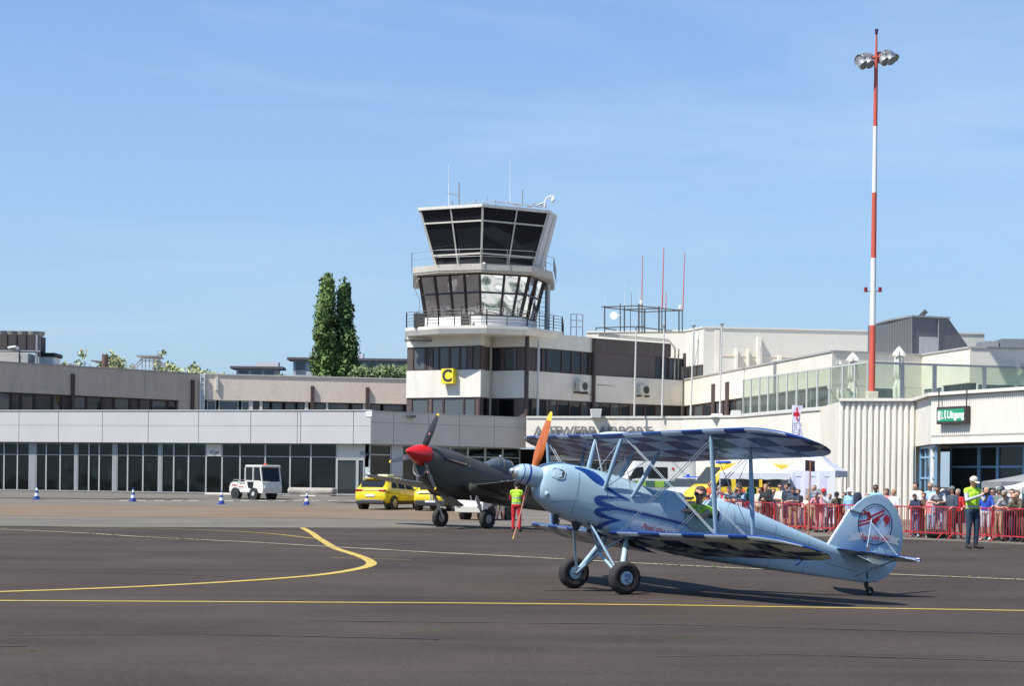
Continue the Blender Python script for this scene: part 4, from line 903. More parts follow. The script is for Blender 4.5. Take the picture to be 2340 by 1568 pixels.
# hatch rail on the tower side roof
T = thing('roof_hatch_rail', 'small pale guard rail on the flat roof right of the tower', 'railing', at(*Z2(1950, 570), 131))
p = MB(); A0 = at(*Z2(1885, 570), 131); B0 = at(*Z2(1945, 570), 131); C0 = at(*Z2(2012, 572), 131.5)
for c in (A0, B0, C0): p.tube((c.x, c.y, 11.7), (c.x, c.y, A0.z+1.35), .035, n=5)
for k in (.45, .9, 1.33): p.tube((A0.x, A0.y, A0.z+k), (B0.x, B0.y, A0.z+k), .03, n=5); p.tube((B0.x, B0.y, A0.z+k), (C0.x, C0.y, A0.z+k), .03, n=5)
p.build('rail_frame', LGREY, T)

# ================================================================ roof things at the far left
HV = thing('cooling_unit', 'large louvred cooling unit on steel legs at the left roof edge', 'roof unit', at(*Z5(150, 370), 131))
Yh = 131.; a = at(*Z5(-160, 165), Yh); b = at(*Z5(262, 165), Yh); zt_, zm, zb_ = a.z, at(*Z5(200, 285), Yh).z, 9.4
q = MB(); q.box(a.x, b.x, Yh, Yh+3, zm, zt_); q.build('louvre_block', mat('louvre', (.045, .04, .038), .7, var=.3, scale=14, stretch=(1, 1, 9)), HV)
for i in range(7):
    x = a.x+(b.x-a.x)*i/6; q = MB(); q.box(x-.04, x+.04, Yh-.06, Yh-.005, zm, zt_); q.build('louvre_post', BROWNF, HV)
for i in range(5):
    x = a.x+.7+(b.x-a.x-1.)*i/4; q = MB(); q.lathe([(0, .62), (.28, .70), (.28, .6), (.05, .5)], (x, Yh+1.2, zt_+.003), n=20); q.build('fan_cowl', mat('fan_grey', (.36, .32, .26), .7), HV)
q = MB(); q.box(b.x+.02, b.x+.18, Yh-.05, Yh+.2, 9.3, zt_); q.box(a.x, b.x+.4, Yh-.1, Yh-.065, zm-.12, zm-.02); q.build('support_frame', GREYM, HV)
q = MB(); c = at(*Z5(155, 300), Yh); q.box(a.x, c.x, Yh-.5, Yh+1.5, 9.3, zm-.2); q.build('lower_casing', mat('casing_grey', (.33, .33, .31), .6), HV, bevel=.03)
c2 = at(*Z5(222, 300), Yh); q = MB(); q.box(c.x+.05, c2.x, Yh-.4, Yh+1.5, 9.3, zm-.25); q.build('lower_casing', mat('casing_grey2', (.30, .31, .30), .6), HV, bevel=.03)
q = MB(); q.path([at(*Z5(60, 270), Yh-.3), at(*Z5(120, 262), Yh-.3), at(*Z5(140, 280), Yh-.3)], .12, n=8); q.build('pipe', GREYM, HV)
a, b = at(*Z5(278, 305), 133), at(*Z5(412, 335), 133)
HT = thing('roof_hut', 'small white roof hut with a black flat top beside the cooling unit', 'hut', (a.x, a.y, 9.3))
q = MB(); q.box(a.x+.1, b.x-.12, 133, 135, 9.2, b.z-.02); q.build('wall', WHITE, HT)
q = MB(); q.box(a.x, b.x, 132.9, 135.2, b.z, a.z); q.build('roof', mat('bitumen', (.03, .03, .035), .8), HT)
q = MB(); q.box(at(*Z5(120, 380), 130.5).x, at(*Z5(850, 400), 136).x, 137, 138.5, 9.3, 9.62); tag(q.build('roof_duct', mat('duct_brown', (.20, .14, .11), .8)), 'low reddish brown duct lying along the brown office roof', 'duct')
q = MB(); c = at(*Z5(297, 390), 130.9); q.tube((c.x, c.y, 9.3), (c.x, c.y, at(*Z5(297, 145), 130.9).z), .02, n=5); tag(q.build('lightning_rod', GREYM), 'thin rod beside the cooling unit', 'rod')
ch = thing('vent_stack', 'brown vent stack with a side bar among treetops', 'chimney', at(*Z5(785, 400), 139)); c = at(*Z5(785, 320), 139)
q = MB(); q.tube((c.x, c.y, 9.3), (c.x, c.y, c.z), .24, n=10); q.build('stack', mat('stack_brown', (.12, .07, .06), .8), ch)
q = MB(); q.tube(at(*Z5(680, 365), 139), at(*Z5(785, 372), 139), .07, n=6); q.build('side_bar', DARKM, ch)
PL = thing('steel_platform', 'galvanised steel access platform with stairs on the brown office roof', 'platform', at(*Z5(1115, 430), 143))
def Q5(x, y, Y): return at(*Z5(x, y), Y)
q = MB()
for x in (1060, 1085, 1115, 1145, 1172):
    for Y in (142, 144.5): q.tube(Q5(x, 440, Y), Q5(x, 332, Y), .045, n=5)
for y in (395, 365):
    for Y in (142, 144.5): q.tube(Q5(1060, y, Y), Q5(1172, y, Y), .035, n=5)
q.build('frame', GREYM, PL)
a, b = Q5(1038, 332, 143), Q5(1192, 332, 143); q = MB(); q.box(a.x, b.x, 141.8, 144.7, a.z-.08, a.z+.02); q.build('deck', GREYM, PL)
for s_ in ((1055, 352, 968, 438), (1060, 375, 990, 438), (1180, 352, 1240, 408), (1180, 372, 1235, 425)):
    q = MB(); q.tube(Q5(s_[0], s_[1], 142), Q5(s_[2], s_[3], 142), .05, n=5); q.build('stair_rail', GREYM, PL)

# ================================================================ LIGHT MAST
T = thing('light_mast', 'tall red and white banded floodlight mast rising behind the ribbed annex', 'mast', at(1992, 1095, 96))
def MP(y): # mast axis
    x = 1992+(2003-1992)*(913-y)/843.; return at(x, y, 96)
RED = mat('mast_red', (.50, .085, .05), .55, var=.08); MW = mat('mast_white', (.68, .68, .64), .55, var=.04)
def mr(y): return .09+.078*((y-70)/843.)
for i, (y0, y1, m) in enumerate(((895, 744, RED), (744, 590, MW), (590, 440, RED), (440, 288, MW), (288, 122, RED), (122, 80, RED))):
    p = MB(); p.tube(MP(y0), MP(y1), mr(y0) if i < 5 else .06, mr(y1) if i < 5 else .05, n=16); p.build('mast_section', m, T, smooth=40)
a = MP(895); p = MB(); p.box(a.x-.28, a.x+.28, 95.7, 96.3, 5.4, a.z); p.build('base_box', mat('mast_base', (.50, .48, .36), .6), T, bevel=.03)
a = MP(82); p = MB(); p.tube(a, a+Vector((0, 0, .1)), .03); p.tube(a+Vector((0, 0, .1)), a+Vector((0, 0, .36)), .07, .09, n=10); p.build('beacon', mat('beacon_purple', (.06, .01, .04), .3), T)
p = MB(); p.tube(at(1966, 136, 96), at(2042, 124, 96), .09, n=8); p.build('cross_arm', RED, T)
STEEL = mat('lamp_steel', (.42, .42, .42), .35, metal=.6, var=.15)
for k, (x, y, dy, r_, up) in enumerate(((1966, 137, 0, .33, 1), (1979, 134, 0, .33, 1), (1973, 147, -.3, .26, 0), (1987, 145, -.3, .26, 0), (2015, 130, 0, .33, 1), (2028, 127, 0, .33, 1), (2022, 139, -.3, .26, 0), (2036, 137, -.3, .26, 0), (2043, 131, .3, .26, 0), (1986, 132, .3, .26, 0))):
    c = at(x, y, 96+dy); lp = MB(); ax = (-.75, -.55, -.2) if up else (.35, -.5, -.6)
    axv = Vector(ax).normalized(); lp.lathe([(-r_*1.4, r_*.35), (-r_*1.1, r_*.6), (-r_*.4, r_*.95), (r_*.3, r_), (r_*.33, r_*.9), (r_*.2, r_*.85)], c, axv, n=18)
    o = lp.build('floodlight', STEEL, T, smooth=50)
    l2_ = MB(); l2_.lathe([(r_*.2, r_*.86), (r_*.24, 0.001)], c, axv, n=18); l2_.build('lens', mat('lens', (.25, .27, .28), .1), o)
for x in (1978.5, 2011):
    p = MB(); a = at(x, 661, 96); b = at(1995, 664, 96); p.tube(a+Vector((0, 0, -.1)), b+Vector((0, 0, -.06)), .02); p.tube(a+Vector((0, 0, -.15)), a+Vector((0, 0, .1)), .09, n=10); p.build('obstruction_light', mat('red_lamp', (.20, .02, .02), .3), T)
# ================================================================ AIRCRAFT
class Frame:
    """aircraft standing on its wheels: photo position of the axle's ground point, heading and nose-up angle"""
    def __init__(s, xy, th, al, dz=0.):
        g = gnd(*xy); s.o = Vector((g.x, g.y, g.z+dz)); s.th, s.al = math.radians(th), math.radians(al)
        s.M = Matrix.Translation(s.o) @ Matrix.Rotation(math.radians(180+th), 4, 'Z') @ Matrix.Rotation(-s.al, 4, 'Y'); s.I = s.M.inverted()
        s.rot = (Matrix.Rotation(math.radians(180+th), 3, 'Z') @ Matrix.Rotation(-s.al, 3, 'Y')).to_euler()
    def loc(s, x, y, w=0.):
        """photo position -> aircraft coordinates on the fore-and-aft plane at side offset w"""
        a, b = ray(x, y); d = s.I.to_3x3() @ Vector((a, 1, b)); o = s.I @ Vector((0, 0, H0)); t = (w-o.y)/d.y; q = o+d*t
        return Vector((q.x, w, q.z))
    def pt(s, x, y, z): return s.M @ Vector((x, y, z))
def paint(name, col, rough=.28, coat=.5, **k): return mat(name, col, rough, coat=coat, var=k.pop('var', .03), scale=2, **k)
LB = paint('pale_blue_paint', (.36, .50, .58), .3, .4, dirt=(.29, .39, .44), dirt_amt=.25, dscale=2.)
DB = paint('royal_blue_paint', (.008, .05, .23), .3, .3)
CHK_L = paint('check_pale', (.46, .56, .60), .35, .2, dirt=(.30, .34, .35), dirt_amt=.2)
CHK_D = paint('check_navy', (.012, .035, .11), .35, .2)
STRUT = paint('strut_blue', (.30, .43, .53), .35, .2)
TYRE = mat('tyre', (.022, .020, .019), .85, var=.2, scale=8, dirt=(.07, .06, .05), dirt_amt=.4, dscale=6)
WOODP = mat('propeller_wood', (.47, .115, .02), .3, coat=.6, var=.25, scale=2.5, stretch=(6, 6, .8))
YTIP = paint('yellow_tip', (.78, .48, .03)); WIRE = mat('wire_steel', (.28, .33, .37), .55, metal=.1)
BLK = mat('black_rubber', (.015, .015, .016), .6)
def sring(x, hw, zb, zt, zc, nt=2.2, nb=3.0, n=28, y0=0):
    r = []
    for i in range(n):
        a = 2*math.pi*i/n; c, s_ = math.cos(a), math.sin(a); e = nt if s_ >= 0 else nb
        yy = hw*math.copysign(abs(c)**(2/e), c); zz = zc+((zt-zc) if s_ >= 0 else (zc-zb))*math.copysign(abs(s_)**(2/e), s_)
        r.append(Vector((x, y0+yy, zz)))
    return r
class Body:
    def __init__(s, st): s.st = sorted(st, key=lambda q: -q[0])
    def at(s, x):
        st = s.st
        if x >= st[0][0]: return st[0]
        for a, b in zip(st, st[1:]):
            if b[0] <= x <= a[0]:
                t = (a[0]-x)/(a[0]-b[0]) if a[0] != b[0] else 0; return tuple(p+(q-p)*t for p, q in zip(a, b))
        return st[-1]
    def side(s, x, z, sgn=1, off=.004):
        _, hw, zb, zt, zc, nt, nb = s.at(x)
        if z >= zc: k = (z-zc)/max(zt-zc, 1e-4); e = nt
        else: k = (zc-z)/max(zc-zb, 1e-4); e = nb
        k = min(max(k, 0), .999); y = hw*(1-k**e)**(1/e)
        return Vector((x, sgn*(y+off), z))
    def mesh(s, xs_, caps=True, mif=None, n=28, mb=None):
        mb = mb or MB(); mb.loft([sring(x, *s.at(x)[1:], n=n) for x in xs_], caps=caps, mif=mif); return mb
def ribbon_on(body, pts, sgn=1, off=.004, mb=None):
    """painted stripe on a body side: pts (x, z, width)"""
    mb = mb or MB(); P = []
    for (x0, z0, w0), (x1, z1, w1) in zip(pts, pts[1:]):
        k = max(2, int(math.hypot(x1-x0, z1-z0)/.03))
        P += [(x0+(x1-x0)*i/k, z0+(z1-z0)*i/k, w0+(w1-w0)*i/k) for i in range(k)]
    P.append(pts[-1]); rows = []
    for i, (x, z, w) in enumerate(P):
        a = P[max(i-1, 0)]; b = P[min(i+1, len(P)-1)]; dx, dz = b[0]-a[0], b[1]-a[1]; l_ = math.hypot(dx, dz) or 1; nx, nz_ = -dz/l_*w/2, dx/l_*w/2
        rows.append([body.side(x+nx*k, z+nz_*k, sgn, off) for k in (1, .5, 0, -.5, -1)])
    b0 = len(mb.v)
    for r in rows: mb.v += r
    for i in range(len(rows)-1):
        for j in range(4): mb.f.append([b0+i*5+j, b0+i*5+j+1, b0+(i+1)*5+j+1, b0+(i+1)*5+j]); mb.m.append(mb.cur)
    return mb
def smooth_pts(p, n=2):
    p = [Vector(q) for q in p]
    for _ in range(n):
        q = [p[0]]
        for a, b in zip(p, p[1:]): q += [a.lerp(b, .25), a.lerp(b, .75)]
        p = q+[p[-1]]
    return [tuple(q) for q in p]
def wheel(par, c, r, w, axis=(0, 1, 0), hub=.5, hubm=None, name='wheel', rimc=None, sgn=1):
    wt = thing_child(name, par)
    t = MB(); prof = [(-w/2*.75, r*hub), (-w/2, r*.72), (-w/2*.96, r*.86), (-w/2*.72, r*.96), (-w/4, r), (w/4, r), (w/2*.72, r*.96), (w/2*.96, r*.86), (w/2, r*.72), (w/2*.75, r*hub)]
    t.lathe(prof, c, axis, n=32); t.build('tyre', TYRE, wt, smooth=50)
    h = MB(); h.lathe([(-w/2*.8, 0.001), (-w/2*.82, r*hub*.6), (-w/2*.72, r*hub), (w/2*.72, r*hub), (w/2*.82, r*hub*.6), (w/2*.8, 0.001)], c, axis, n=28); h.build('rim', hubm or STRUT, wt, smooth=35)
    return wt
def thing_child(name, par):
    o = bpy.data.objects.new(name, None); COL.objects.link(o); o.parent = par; o.empty_display_size = .1; return o

BF = Frame((1367, 1352), 25, 12.5)
BI = thing('biplane', 'pale blue biplane with navy checks, wooden propeller and Feel the sky lettering on its fin', 'biplane', BF.o, BF.rot)
FB = Body([(1.40, .15, 1.20, 1.63, 1.42, 2.2, 2.2), (1.34, .20, 1.12, 1.675, 1.42, 2.6, 2.4), (1.22, .255, 1.06, 1.73, 1.42, 2.8, 2.5), (1.08, .29, 1.00, 1.765, 1.40, 2.8, 2.6), (.85, .32, .94, 1.785, 1.38, 2.6, 2.6), (.60, .345, .915, 1.79, 1.36, 2.3, 2.8), (.37, .36, .90, 1.79, 1.36, 2.1, 3.2), (0, .375, .86, 1.78, 1.40, 2.1, 4), (-.40, .385, .83, 1.73, 1.42, 2.1, 4.5), (-.62, .385, .83, 1.72, 1.43, 2.1, 4.5), (-.80, .385, .83, 1.77, 1.44, 2.1, 4.5), (-1.0, .385, .83, 1.78, 1.45, 2.2, 4.5), (-1.02, .385, .83, 1.475, 1.45, 8, 4.5), (-1.58, .38, .84, 1.475, 1.45, 8, 4.5), (-1.60, .38, .84, 1.80, 1.47, 2.2, 4.5), (-1.9, .35, .86, 1.83, 1.48, 2.1, 4.5), (-2.46, .28, .91, 1.79, 1.50, 2.2, 4.5), (-3.2, .19, .975, 1.685, 1.47, 2.4, 4.5), (-3.9, .11, 1.045, 1.595, 1.44, 2.6, 4), (-4.6, .05, 1.11, 1.53, 1.36, 3, 3), (-4.86, .032, 1.14, 1.50, 1.34, 3, 3)])
xs_f = [.37, .2, 0, -.2, -.4, -.62, -.8, -1.0, -1.02, -1.3, -1.58, -1.6, -1.75, -1.9, -2.2, -2.46, -2.8, -3.2, -3.5, -3.9, -4.2, -4.6, -4.86]
COCK = mat('cockpit_dark', (.03, .035, .035), .8)
mb = FB.mesh(xs_f, mif=lambda k, i: 1 if (xs_f[k] <= -1.02 and xs_f[k+1] >= -1.58 and 1 <= i <= 12) else 0)
FUS = mb.build('fuselage', [LB, COCK], BI, smooth=45)
mb = FB.mesh([1.40, 1.34, 1.28, 1.22, 1.15, 1.08, .96, .85, .72, .60, .48, .374]); mb.build('cowling', LB, BI, smooth=60)
q = MB(); r_ = sring(.374, *[v+(.003 if i in (0, 2) else (-.003 if i == 1 else 0)) for i, v in enumerate(FB.at(.374)[1:])]); r2_ = [p+Vector((-.012, 0, 0)) for p in r_]; q.loft([r_, r2_], caps=False); q.build('cowl_seam', mat('seam', (.18, .26, .32), .6), BI)
# air intake with pale inner block, intake ring
def sidequad(fr_pts, body, sgn=1, off=.004):
    return [body.side(x, z, sgn, off) for x, z in fr_pts]
q = MB(); pts = [(1.27, 1.50), (1.275, 1.615), (1.24, 1.635), (1.12, 1.63), (1.085, 1.60), (1.09, 1.52), (1.13, 1.485), (1.2, 1.48)]
v = sidequad(pts, FB); q.add(v, [tuple(range(len(v)))[::-1]]); q.build('air_intake', COCK, BI)
q = MB(); q.path(v+[v[0]], .007, n=6); q.build('intake_lip', LB, BI)
q = MB(); v = sidequad([(1.268, 1.505), (1.27, 1.608), (1.243, 1.615), (1.24, 1.50)], FB, off=.008); q.add(v, [(3, 2, 1, 0)]); q.build('intake_baffle', mat('baffle', (.45, .55, .62), .4), BI)
q = MB(); q.lathe([(0, .03), (.02, .05), (.1, .055)], (1.31, .17, 1.235), (-1, 0, .0), n=14); q.build('intake_tube', LB, BI)
SEAM = mat('seam', (.18, .26, .32), .6)
for ps in ([(-1.95, 1.50), (-2.8, 1.50), (-3.6, 1.475), (-4.3, 1.43)], [(-1.9, .92), (-1.9, 1.74)], [(-2.75, .97), (-2.75, 1.68)], [(-3.45, 1.03), (-3.45, 1.58)], [(-.62, .88), (-.62, 1.60)], [(.85, 1.02), (.86, 1.66)], [(1.2, 1.12), (.9, 1.22), (.42, 1.24)]):
    q = ribbon_on(FB, [(x, z, .008) for x, z in ps], off=.0035); q.build('panel_seam', SEAM, BI)
q = MB()
for i in range(22): c = FB.side(.33, .98+i*.034, 1, .0); q.ball(c, .007, n=4)
for i in range(16): c = FB.side(.30-i*.08, 1.66-.004*i, 1, .0); q.ball(c, .006, n=4)
q.build('fasteners', SEAM, BI)
# scallops
def A_(x, y, w=.37): v_ = BF.loc(*ZA(x, y), w); return (v_.x, v_.z)
def P3(pts, w=.37): return [(*A_(x, y, w), wd*1.25) for x, y, wd in pts]
q = MB()
ribbon_on(FB, smooth_pts(P3([(590, 478, .015), (650, 495, .05), (700, 525, .10), (745, 560, .13), (785, 595, .09), (812, 625, .03)], .30)), mb=q)
ribbon_on(FB, smooth_pts(P3([(835, 640, .045), (885, 680, .035), (940, 710, .03), (1005, 736, .012)])), mb=q)
ribbon_on(FB, smooth_pts(P3([(1005, 736, .006), (930, 722, .016), (850, 716, .03), (790, 717, .05), (757, 723, .062), (744, 735, .06), (756, 750, .07), (790, 770, .068), (850, 790, .055), (925, 803, .045)]), 2), off=.005, mb=q)
ribbon_on(FB, smooth_pts(P3([(900, 800, .05), (1100, 840, .045), (1300, 890, .045), (1450, 930, .045)]), 1), off=.006, mb=q)
ribbon_on(FB, smooth_pts(P3([(925, 808, .02), (850, 812, .03), (790, 814, .045), (758, 820, .058), (747, 831, .055), (760, 845, .062), (795, 863, .05), (860, 886, .03), (940, 902, .006)]), 2), off=.0055, mb=q)
ribbon_on(FB, smooth_pts(P3([(940, 902, .008), (870, 908, .03), (815, 930, .06), (790, 965, .085), (785, 1000, .09)]), 2), off=.005, mb=q)
q2 = ribbon_on(FB, smooth_pts(P3([(820, 742, .006), (880, 782, .008), (930, 797, .008), (1100, 830, .008), (1300, 880, .008), (1450, 921, .008)]), 1), off=.008)
# mirrored on the far side
ribbon_on(FB, smooth_pts(P3([(900, 800, .05), (1100, 840, .045), (1450, 930, .045)]), 1), sgn=-1, off=.006, mb=q)
q.build('blue_scallops', DB, BI)
q2.build('pinstripe', mat('pin_cream', (.55, .62, .62), .4), BI)
# light deck band at the rear top
# spinner
q = MB(); c0 = Vector((1.40, 0, 1.455)); q.lathe([(0, .165), (.1, .165), (.17, .160), (.20, .156), (.275, .142), (.29, .137), (.36, .105), (.41, .06), (.43, .001)], c0, (1, 0, 0), n=28, mis=[0, 0, 1, 0, 1, 0, 2, 2]); q.build('spinner', [LB, DB, mat('bare_alu', (.55, .56, .57), .25, metal=.8)], BI, smooth=40)
q = MB(); q.lathe([(0, .02), (.03, .045), (.05, .02)], c0+Vector((.415, 0, 0)), (1, 0, 0), n=12); q.build('spinner_nut', mat('bare_alu', (.55, .56, .57), .25, metal=.8), BI)
def blade(par, c, ang, R_, w, m0, m1, sgn=-1, x0=0, hub=.1, th=.03, tip=.12):
    """ang: angle from vertical in the propeller disc"""
    d = Vector((0, math.sin(ang), math.cos(ang))); e = Vector((0, math.cos(ang), -math.sin(ang))); X = Vector((1, 0, 0)); rings = []
    st = [(hub, .45, 60), (.18, .62, 48), (.32, .92, 36), (.5, 1.0, 26), (.7, .88, 20), (.86, .70, 16), (.95, .52, 14), (.985, .33, 14), (1., .12, 14)]
    for t, k, tw in st:
        a = math.radians(tw)*sgn; u = e*math.cos(a)+X*math.sin(a); n_ = X*math.cos(a)-e*math.sin(a); cc = c+d*R_*t; h = w*k/2; tt = th*(1.15-t)
        rings.append([cc+u*h, cc+u*h*.5+n_*tt*.8, cc-u*h*.4+n_*tt, cc-u*h, cc-u*h*.4-n_*tt*.4, cc+u*h*.5-n_*tt*.3])
    q = MB(); q.loft(rings, mif=lambda k, i: 1 if st[k][0] >= 1-tip-.04 else 0); return q.build('blade', [m0, m1], par, smooth=60)
PR = thing_child('propeller', BI); pc = Vector((1.49, 0, 1.46))
blade(PR, pc, math.radians(11.5), 1.0, .175, WOODP, YTIP, tip=.1); blade(PR, pc, math.radians(191.5), 1.0, .19, WOODP, YTIP, tip=.02)
# wings
def wing(name, par, stn, mats, bot_cells, rowcut=(0.0, .06, .30, .55, .78, 1.0), plain_row=None, x_twist=0, lead_y0=0.):
    """stn: (y, xLE, zLE, chord, thickness, drop of the trailing edge)"""
    top = [1, .82, .6, .38, .18, .07, .015]; bot = [0., .015]+[c for c in rowcut if c > .02]
    def thk(c): return (1.2*(math.sqrt(max(c, 0))*.9-c*.55-c*c*.35)) if c < 1 else 0
    rings = []
    for (y, xl, zl_, ch, th, dr) in stn:
        r = []
        for c in top: r.append(Vector((xl-c*ch, y, zl_-dr*c+th*(.35+0*c)*0+th*thk(c)*1.3)))
        for c in bot: r.append(Vector((xl-c*ch, y, zl_-dr*c-(th*.32*math.sin(math.pi*min(c*3, 1)**.5) if c < 1/3 else th*.32*math.sin(math.pi*.5+math.pi*.5*(c-1/3)*1.5) if 0 else th*.30*(1-c)**.5*min(1, c*12)))))
        rings.append(r)
    nt_ = len(top); n_ = len(rings[0])
    def mif(k, i):
        ymid = abs(stn[k][0]+stn[k+1][0])/2
        if i < nt_-1: return 0
        if i == n_-1: return 0
        row = i-nt_+1
        if row <= 1: row = 0
        cell = int((ymid-lead_y0)/bot_cells)
        if plain_row is not None and row == plain_row[0] and plain_row[1] < ymid < plain_row[2]: return 1
        if row == 0: return 0 if (i == nt_-1 or cell % 2 == 0) else 2
        return 2-((cell+row) % 2) if 0 else (1 if (cell+row) % 2 else 3)
    q = MB(); q.loft(rings, mif=mif); return q.build(name, mats, par, smooth=50)
def stations(side, y0, y1, cell, le, z, ch, th, dr, tipy, lead=0.):
    ys_ = [y0]; k = int((y0-lead)/cell)+1
    while lead+k*cell < y1: ys_.append(lead+k*cell); k += 1
    ys_ += [y1]; span = tipy-y1
    ys_ += [y1+span*f for f in (.3, .55, .75, .9, .98, 1.)]
    out_ = []
    for y in ys_:
        t = max(0, (y-y1)/span) if span else 0; k = math.sqrt(max(1-t*t, .004)); l_ = le(y); c = ch(y)
        out_.append((side*y, l_-c*(1-k)*.62, z(y)-dr*(1-k)*.6, c*max(k, .06), th*max(k, .12), dr*max(k, .06)))
    return out_ if side > 0 else out_
M4 = [DB, CHK_L, mat('check_white', (.62, .70, .74), .35), CHK_D]
ule = lambda y: .44-.075*y-.004*y*y; uz = lambda y: 2.345+.030*y; uch = lambda y: 1.30-.03*y
lle = lambda y: .18-.155*(y-.4); lz = lambda y: .90+.045*(y-.4); lch = lambda y: 1.24-.03*y
st = stations(1, .35, 3.45, .5, ule, uz, uch, .13, .12, 4.2); stn_full = [(-a[0],)+a[1:] for a in st[::-1]]+[(0, ule(0), uz(0), uch(0), .13, .12)]+st
UW = wing('upper_wing', BI, stn_full, M4, .5)
LWn = wing('lower_wing', BI, stations(1, .30, 3.4, .5, lle, lz, lch, .13, .10, 4.1), M4, .5, plain_row=(3, .75, 3.4))
LWf = wing('lower_wing', BI, [s_ for s_ in [(-a[0],)+a[1:] for a in stations(1, .30, 3.4, .5, lle, lz, lch, .13, .10, 4.1)][::-1]], M4, .5)
# white fuel tank bulge on the upper centre section
q = MB(); q.loft([sring(x, .62*k, 2.36, 2.36+.05*k+.02, 2.37, 2.4, 2.2) for x, k in ((.38, .5), (.30, .85), (.1, 1), (-.2, 1), (-.5, .8), (-.7, .4))]); q.build('tank_cover', paint('tank_white', (.68, .72, .74)), BI, smooth=50)
# registration under the near lower wing
for i, ch_ in enumerate('OO-SVT'):
    yy = .95+i*.47; Mx = Matrix(((0, 1, 0, lle(yy)-.62*lch(yy)), (1, 0, 0, yy), (0, 0, -1, lz(yy)-.10*.62-.034), (0, 0, 0, 1)))
    text_obj('registration_letter', ch_, .50, CHK_D, LWn, Mx, extrude=.002, bold=.01)
# struts
def strut(name, a, b, w=.075, t=.028, m=None):
    q = MB(); a = Vector(a); b = Vector(b); d = (b-a).normalized(); X = Vector((1, 0, 0)); X = (X-d*X.dot(d)).normalized(); Y = d.cross(X); rings = []
    for c, k in ((a, .55), (a.lerp(b, .06), .8), (a.lerp(b, .5), 1), (a.lerp(b, .94), .8), (b, .55)):
        rings.append([c+X*w/2*k*math.cos(t_)+Y*t/2*k*2*math.sin(t_)*.5 for t_ in [2*math.pi*i/10 for i in range(10)]])
    q.loft(rings); return q.build(name, m or STRUT, BI, smooth=60)
for s_ in (1, -1):
    strut('interplane_strut', (.13, s_*2.61, 2.38), (-.28, s_*2.61, 1.0), .085, .038); strut('interplane_strut', (-.55, s_*2.61, 2.31), (-.90, s_*2.61, 1.04), .085, .038)
    strut('cabane_strut', (.36, s_*.42, 2.29), (.43, s_*.345, 1.50), .08, .04); strut('cabane_strut', (-.32, s_*.42, 2.25), (-.04, s_*.375, 1.48), .08, .04)
    q = MB()
    W_ = lambda a, b, r=.006: q.tube(a, b, r, n=5)
    for dx in (0, .045):
        W_((.33-dx, s_*.5, 2.3), (-.30-dx, s_*2.55, 1.02), .0045)      # landing wires
        W_((.05-dx, s_*.37, .93), (.10-dx, s_*2.55, 2.30)); W_((-.75-dx, s_*.38, .93), (-.55-dx, s_*2.55, 2.26))
        W_((-.34-dx, s_*.5, 2.24), (-.88-dx, s_*2.55, 1.06), .003)
    W_((.13, s_*2.61, 2.3), (-.9, s_*2.61, 1.06)); W_((-.55, s_*2.61, 2.26), (-.28, s_*2.61, 1.02)); W_((.36, s_*.42, 2.28), (-.04, s_*.375, 1.5)); W_((-.32, s_*.42, 2.24), (.43, s_*.345, 1.52))
    W_((-.1, s_*2.7, 1.6), (-.6, s_*2.55, 1.6), .014)
    q.build('bracing_wires', WIRE, BI)
q = MB(); q.tube((.36, .42, 2.28), (.43, -.345, 1.52), .006, n=5); q.tube((.36, -.42, 2.28), (.43, .345, 1.52), .006, n=5); q.build('bracing_wires', WIRE, BI)
q = MB(); q.tube((-.48, 2.78, 1.62), (-.62, 2.6, 1.60), .03); q.tube((-.38, 3.0, 1.66), (-.50, 2.78, 1.62), .012); q.build('pitot_tube', STRUT, BI)
# undercarriage: local vertical is tilted; wheels touch the ground
def L3(wx, wy, wz): return BF.I.to_3x3() @ (Matrix.Rotation(math.radians(180+25), 3, 'Z') @ Vector((wx, wy, wz)))
rw = .245
for s_ in (1, -1):
    c = L3(0, s_*.83, rw); ax = L3(0, 1, 0)
    wv = wheel(BI, c, rw, .19, axis=ax, hub=.47, hubm=mat('hub_blue', (.42, .56, .64), .4))
    hubp = c-ax*s_*.11
    strut('gear_leg', hubp, (.50, s_*.30, .93), .045, .036); strut('gear_leg', hubp+Vector((-.02, 0, 0)), (-.12, s_*.33, .88), .085, .06)
    q = MB(); q.tube(hubp.lerp(Vector((-.12, s_*.33, .88)), .12), hubp.lerp(Vector((-.12, s_*.33, .88)), .85), .044, n=12); q.build('shock_strut', mat('strut_grey', (.36, .48, .56), .4), BI, smooth=50)
    q = MB(); q.tube(hubp, (.12, -s_*.02, .58), .022, n=8); q.build('half_axle', STRUT, BI)
    if s_ > 0:
        tm = Matrix.Translation(c+ax*.112) @ Matrix((tuple(L3(0, 0, -1)), tuple(L3(-1, 0, 0)*1), tuple(ax))).transposed().to_4x4()
        tm = Matrix.Translation(c+ax*.086) @ Matrix([[L3(.18, 0, -1).normalized()[i], L3(-1, 0, -.18).normalized()[i], ax[i]] for i in range(3)]).to_4x4()
        text_obj('hub_letters', 'SV', .135, DB, wv, tm, extrude=.002)
    else:
        q = MB(); q.tube(c+ax*.09, c+ax*.13, .03, .02, n=10); q.build('axle_cap', DARKM, BI)
strut('gear_brace', (.12, .0, .58), (.50, .28, .92), .04, .03); strut('gear_brace', (.12, 0, .58), (-.12, -.30, .9), .04, .03); strut('gear_brace', (.12, 0, .58), (-.12, .30, .9), .04, .03)
q = MB(); q.hexa([(.98, .04, .86), (.93, .04, .85), (.93, -.04, .85), (.98, -.04, .86), (1.0, .05, 1.02), (.93, .05, 1.0), (.93, -.05, 1.0), (1.0, -.05, 1.02)]); q.build('oil_cooler', COCK, BI)
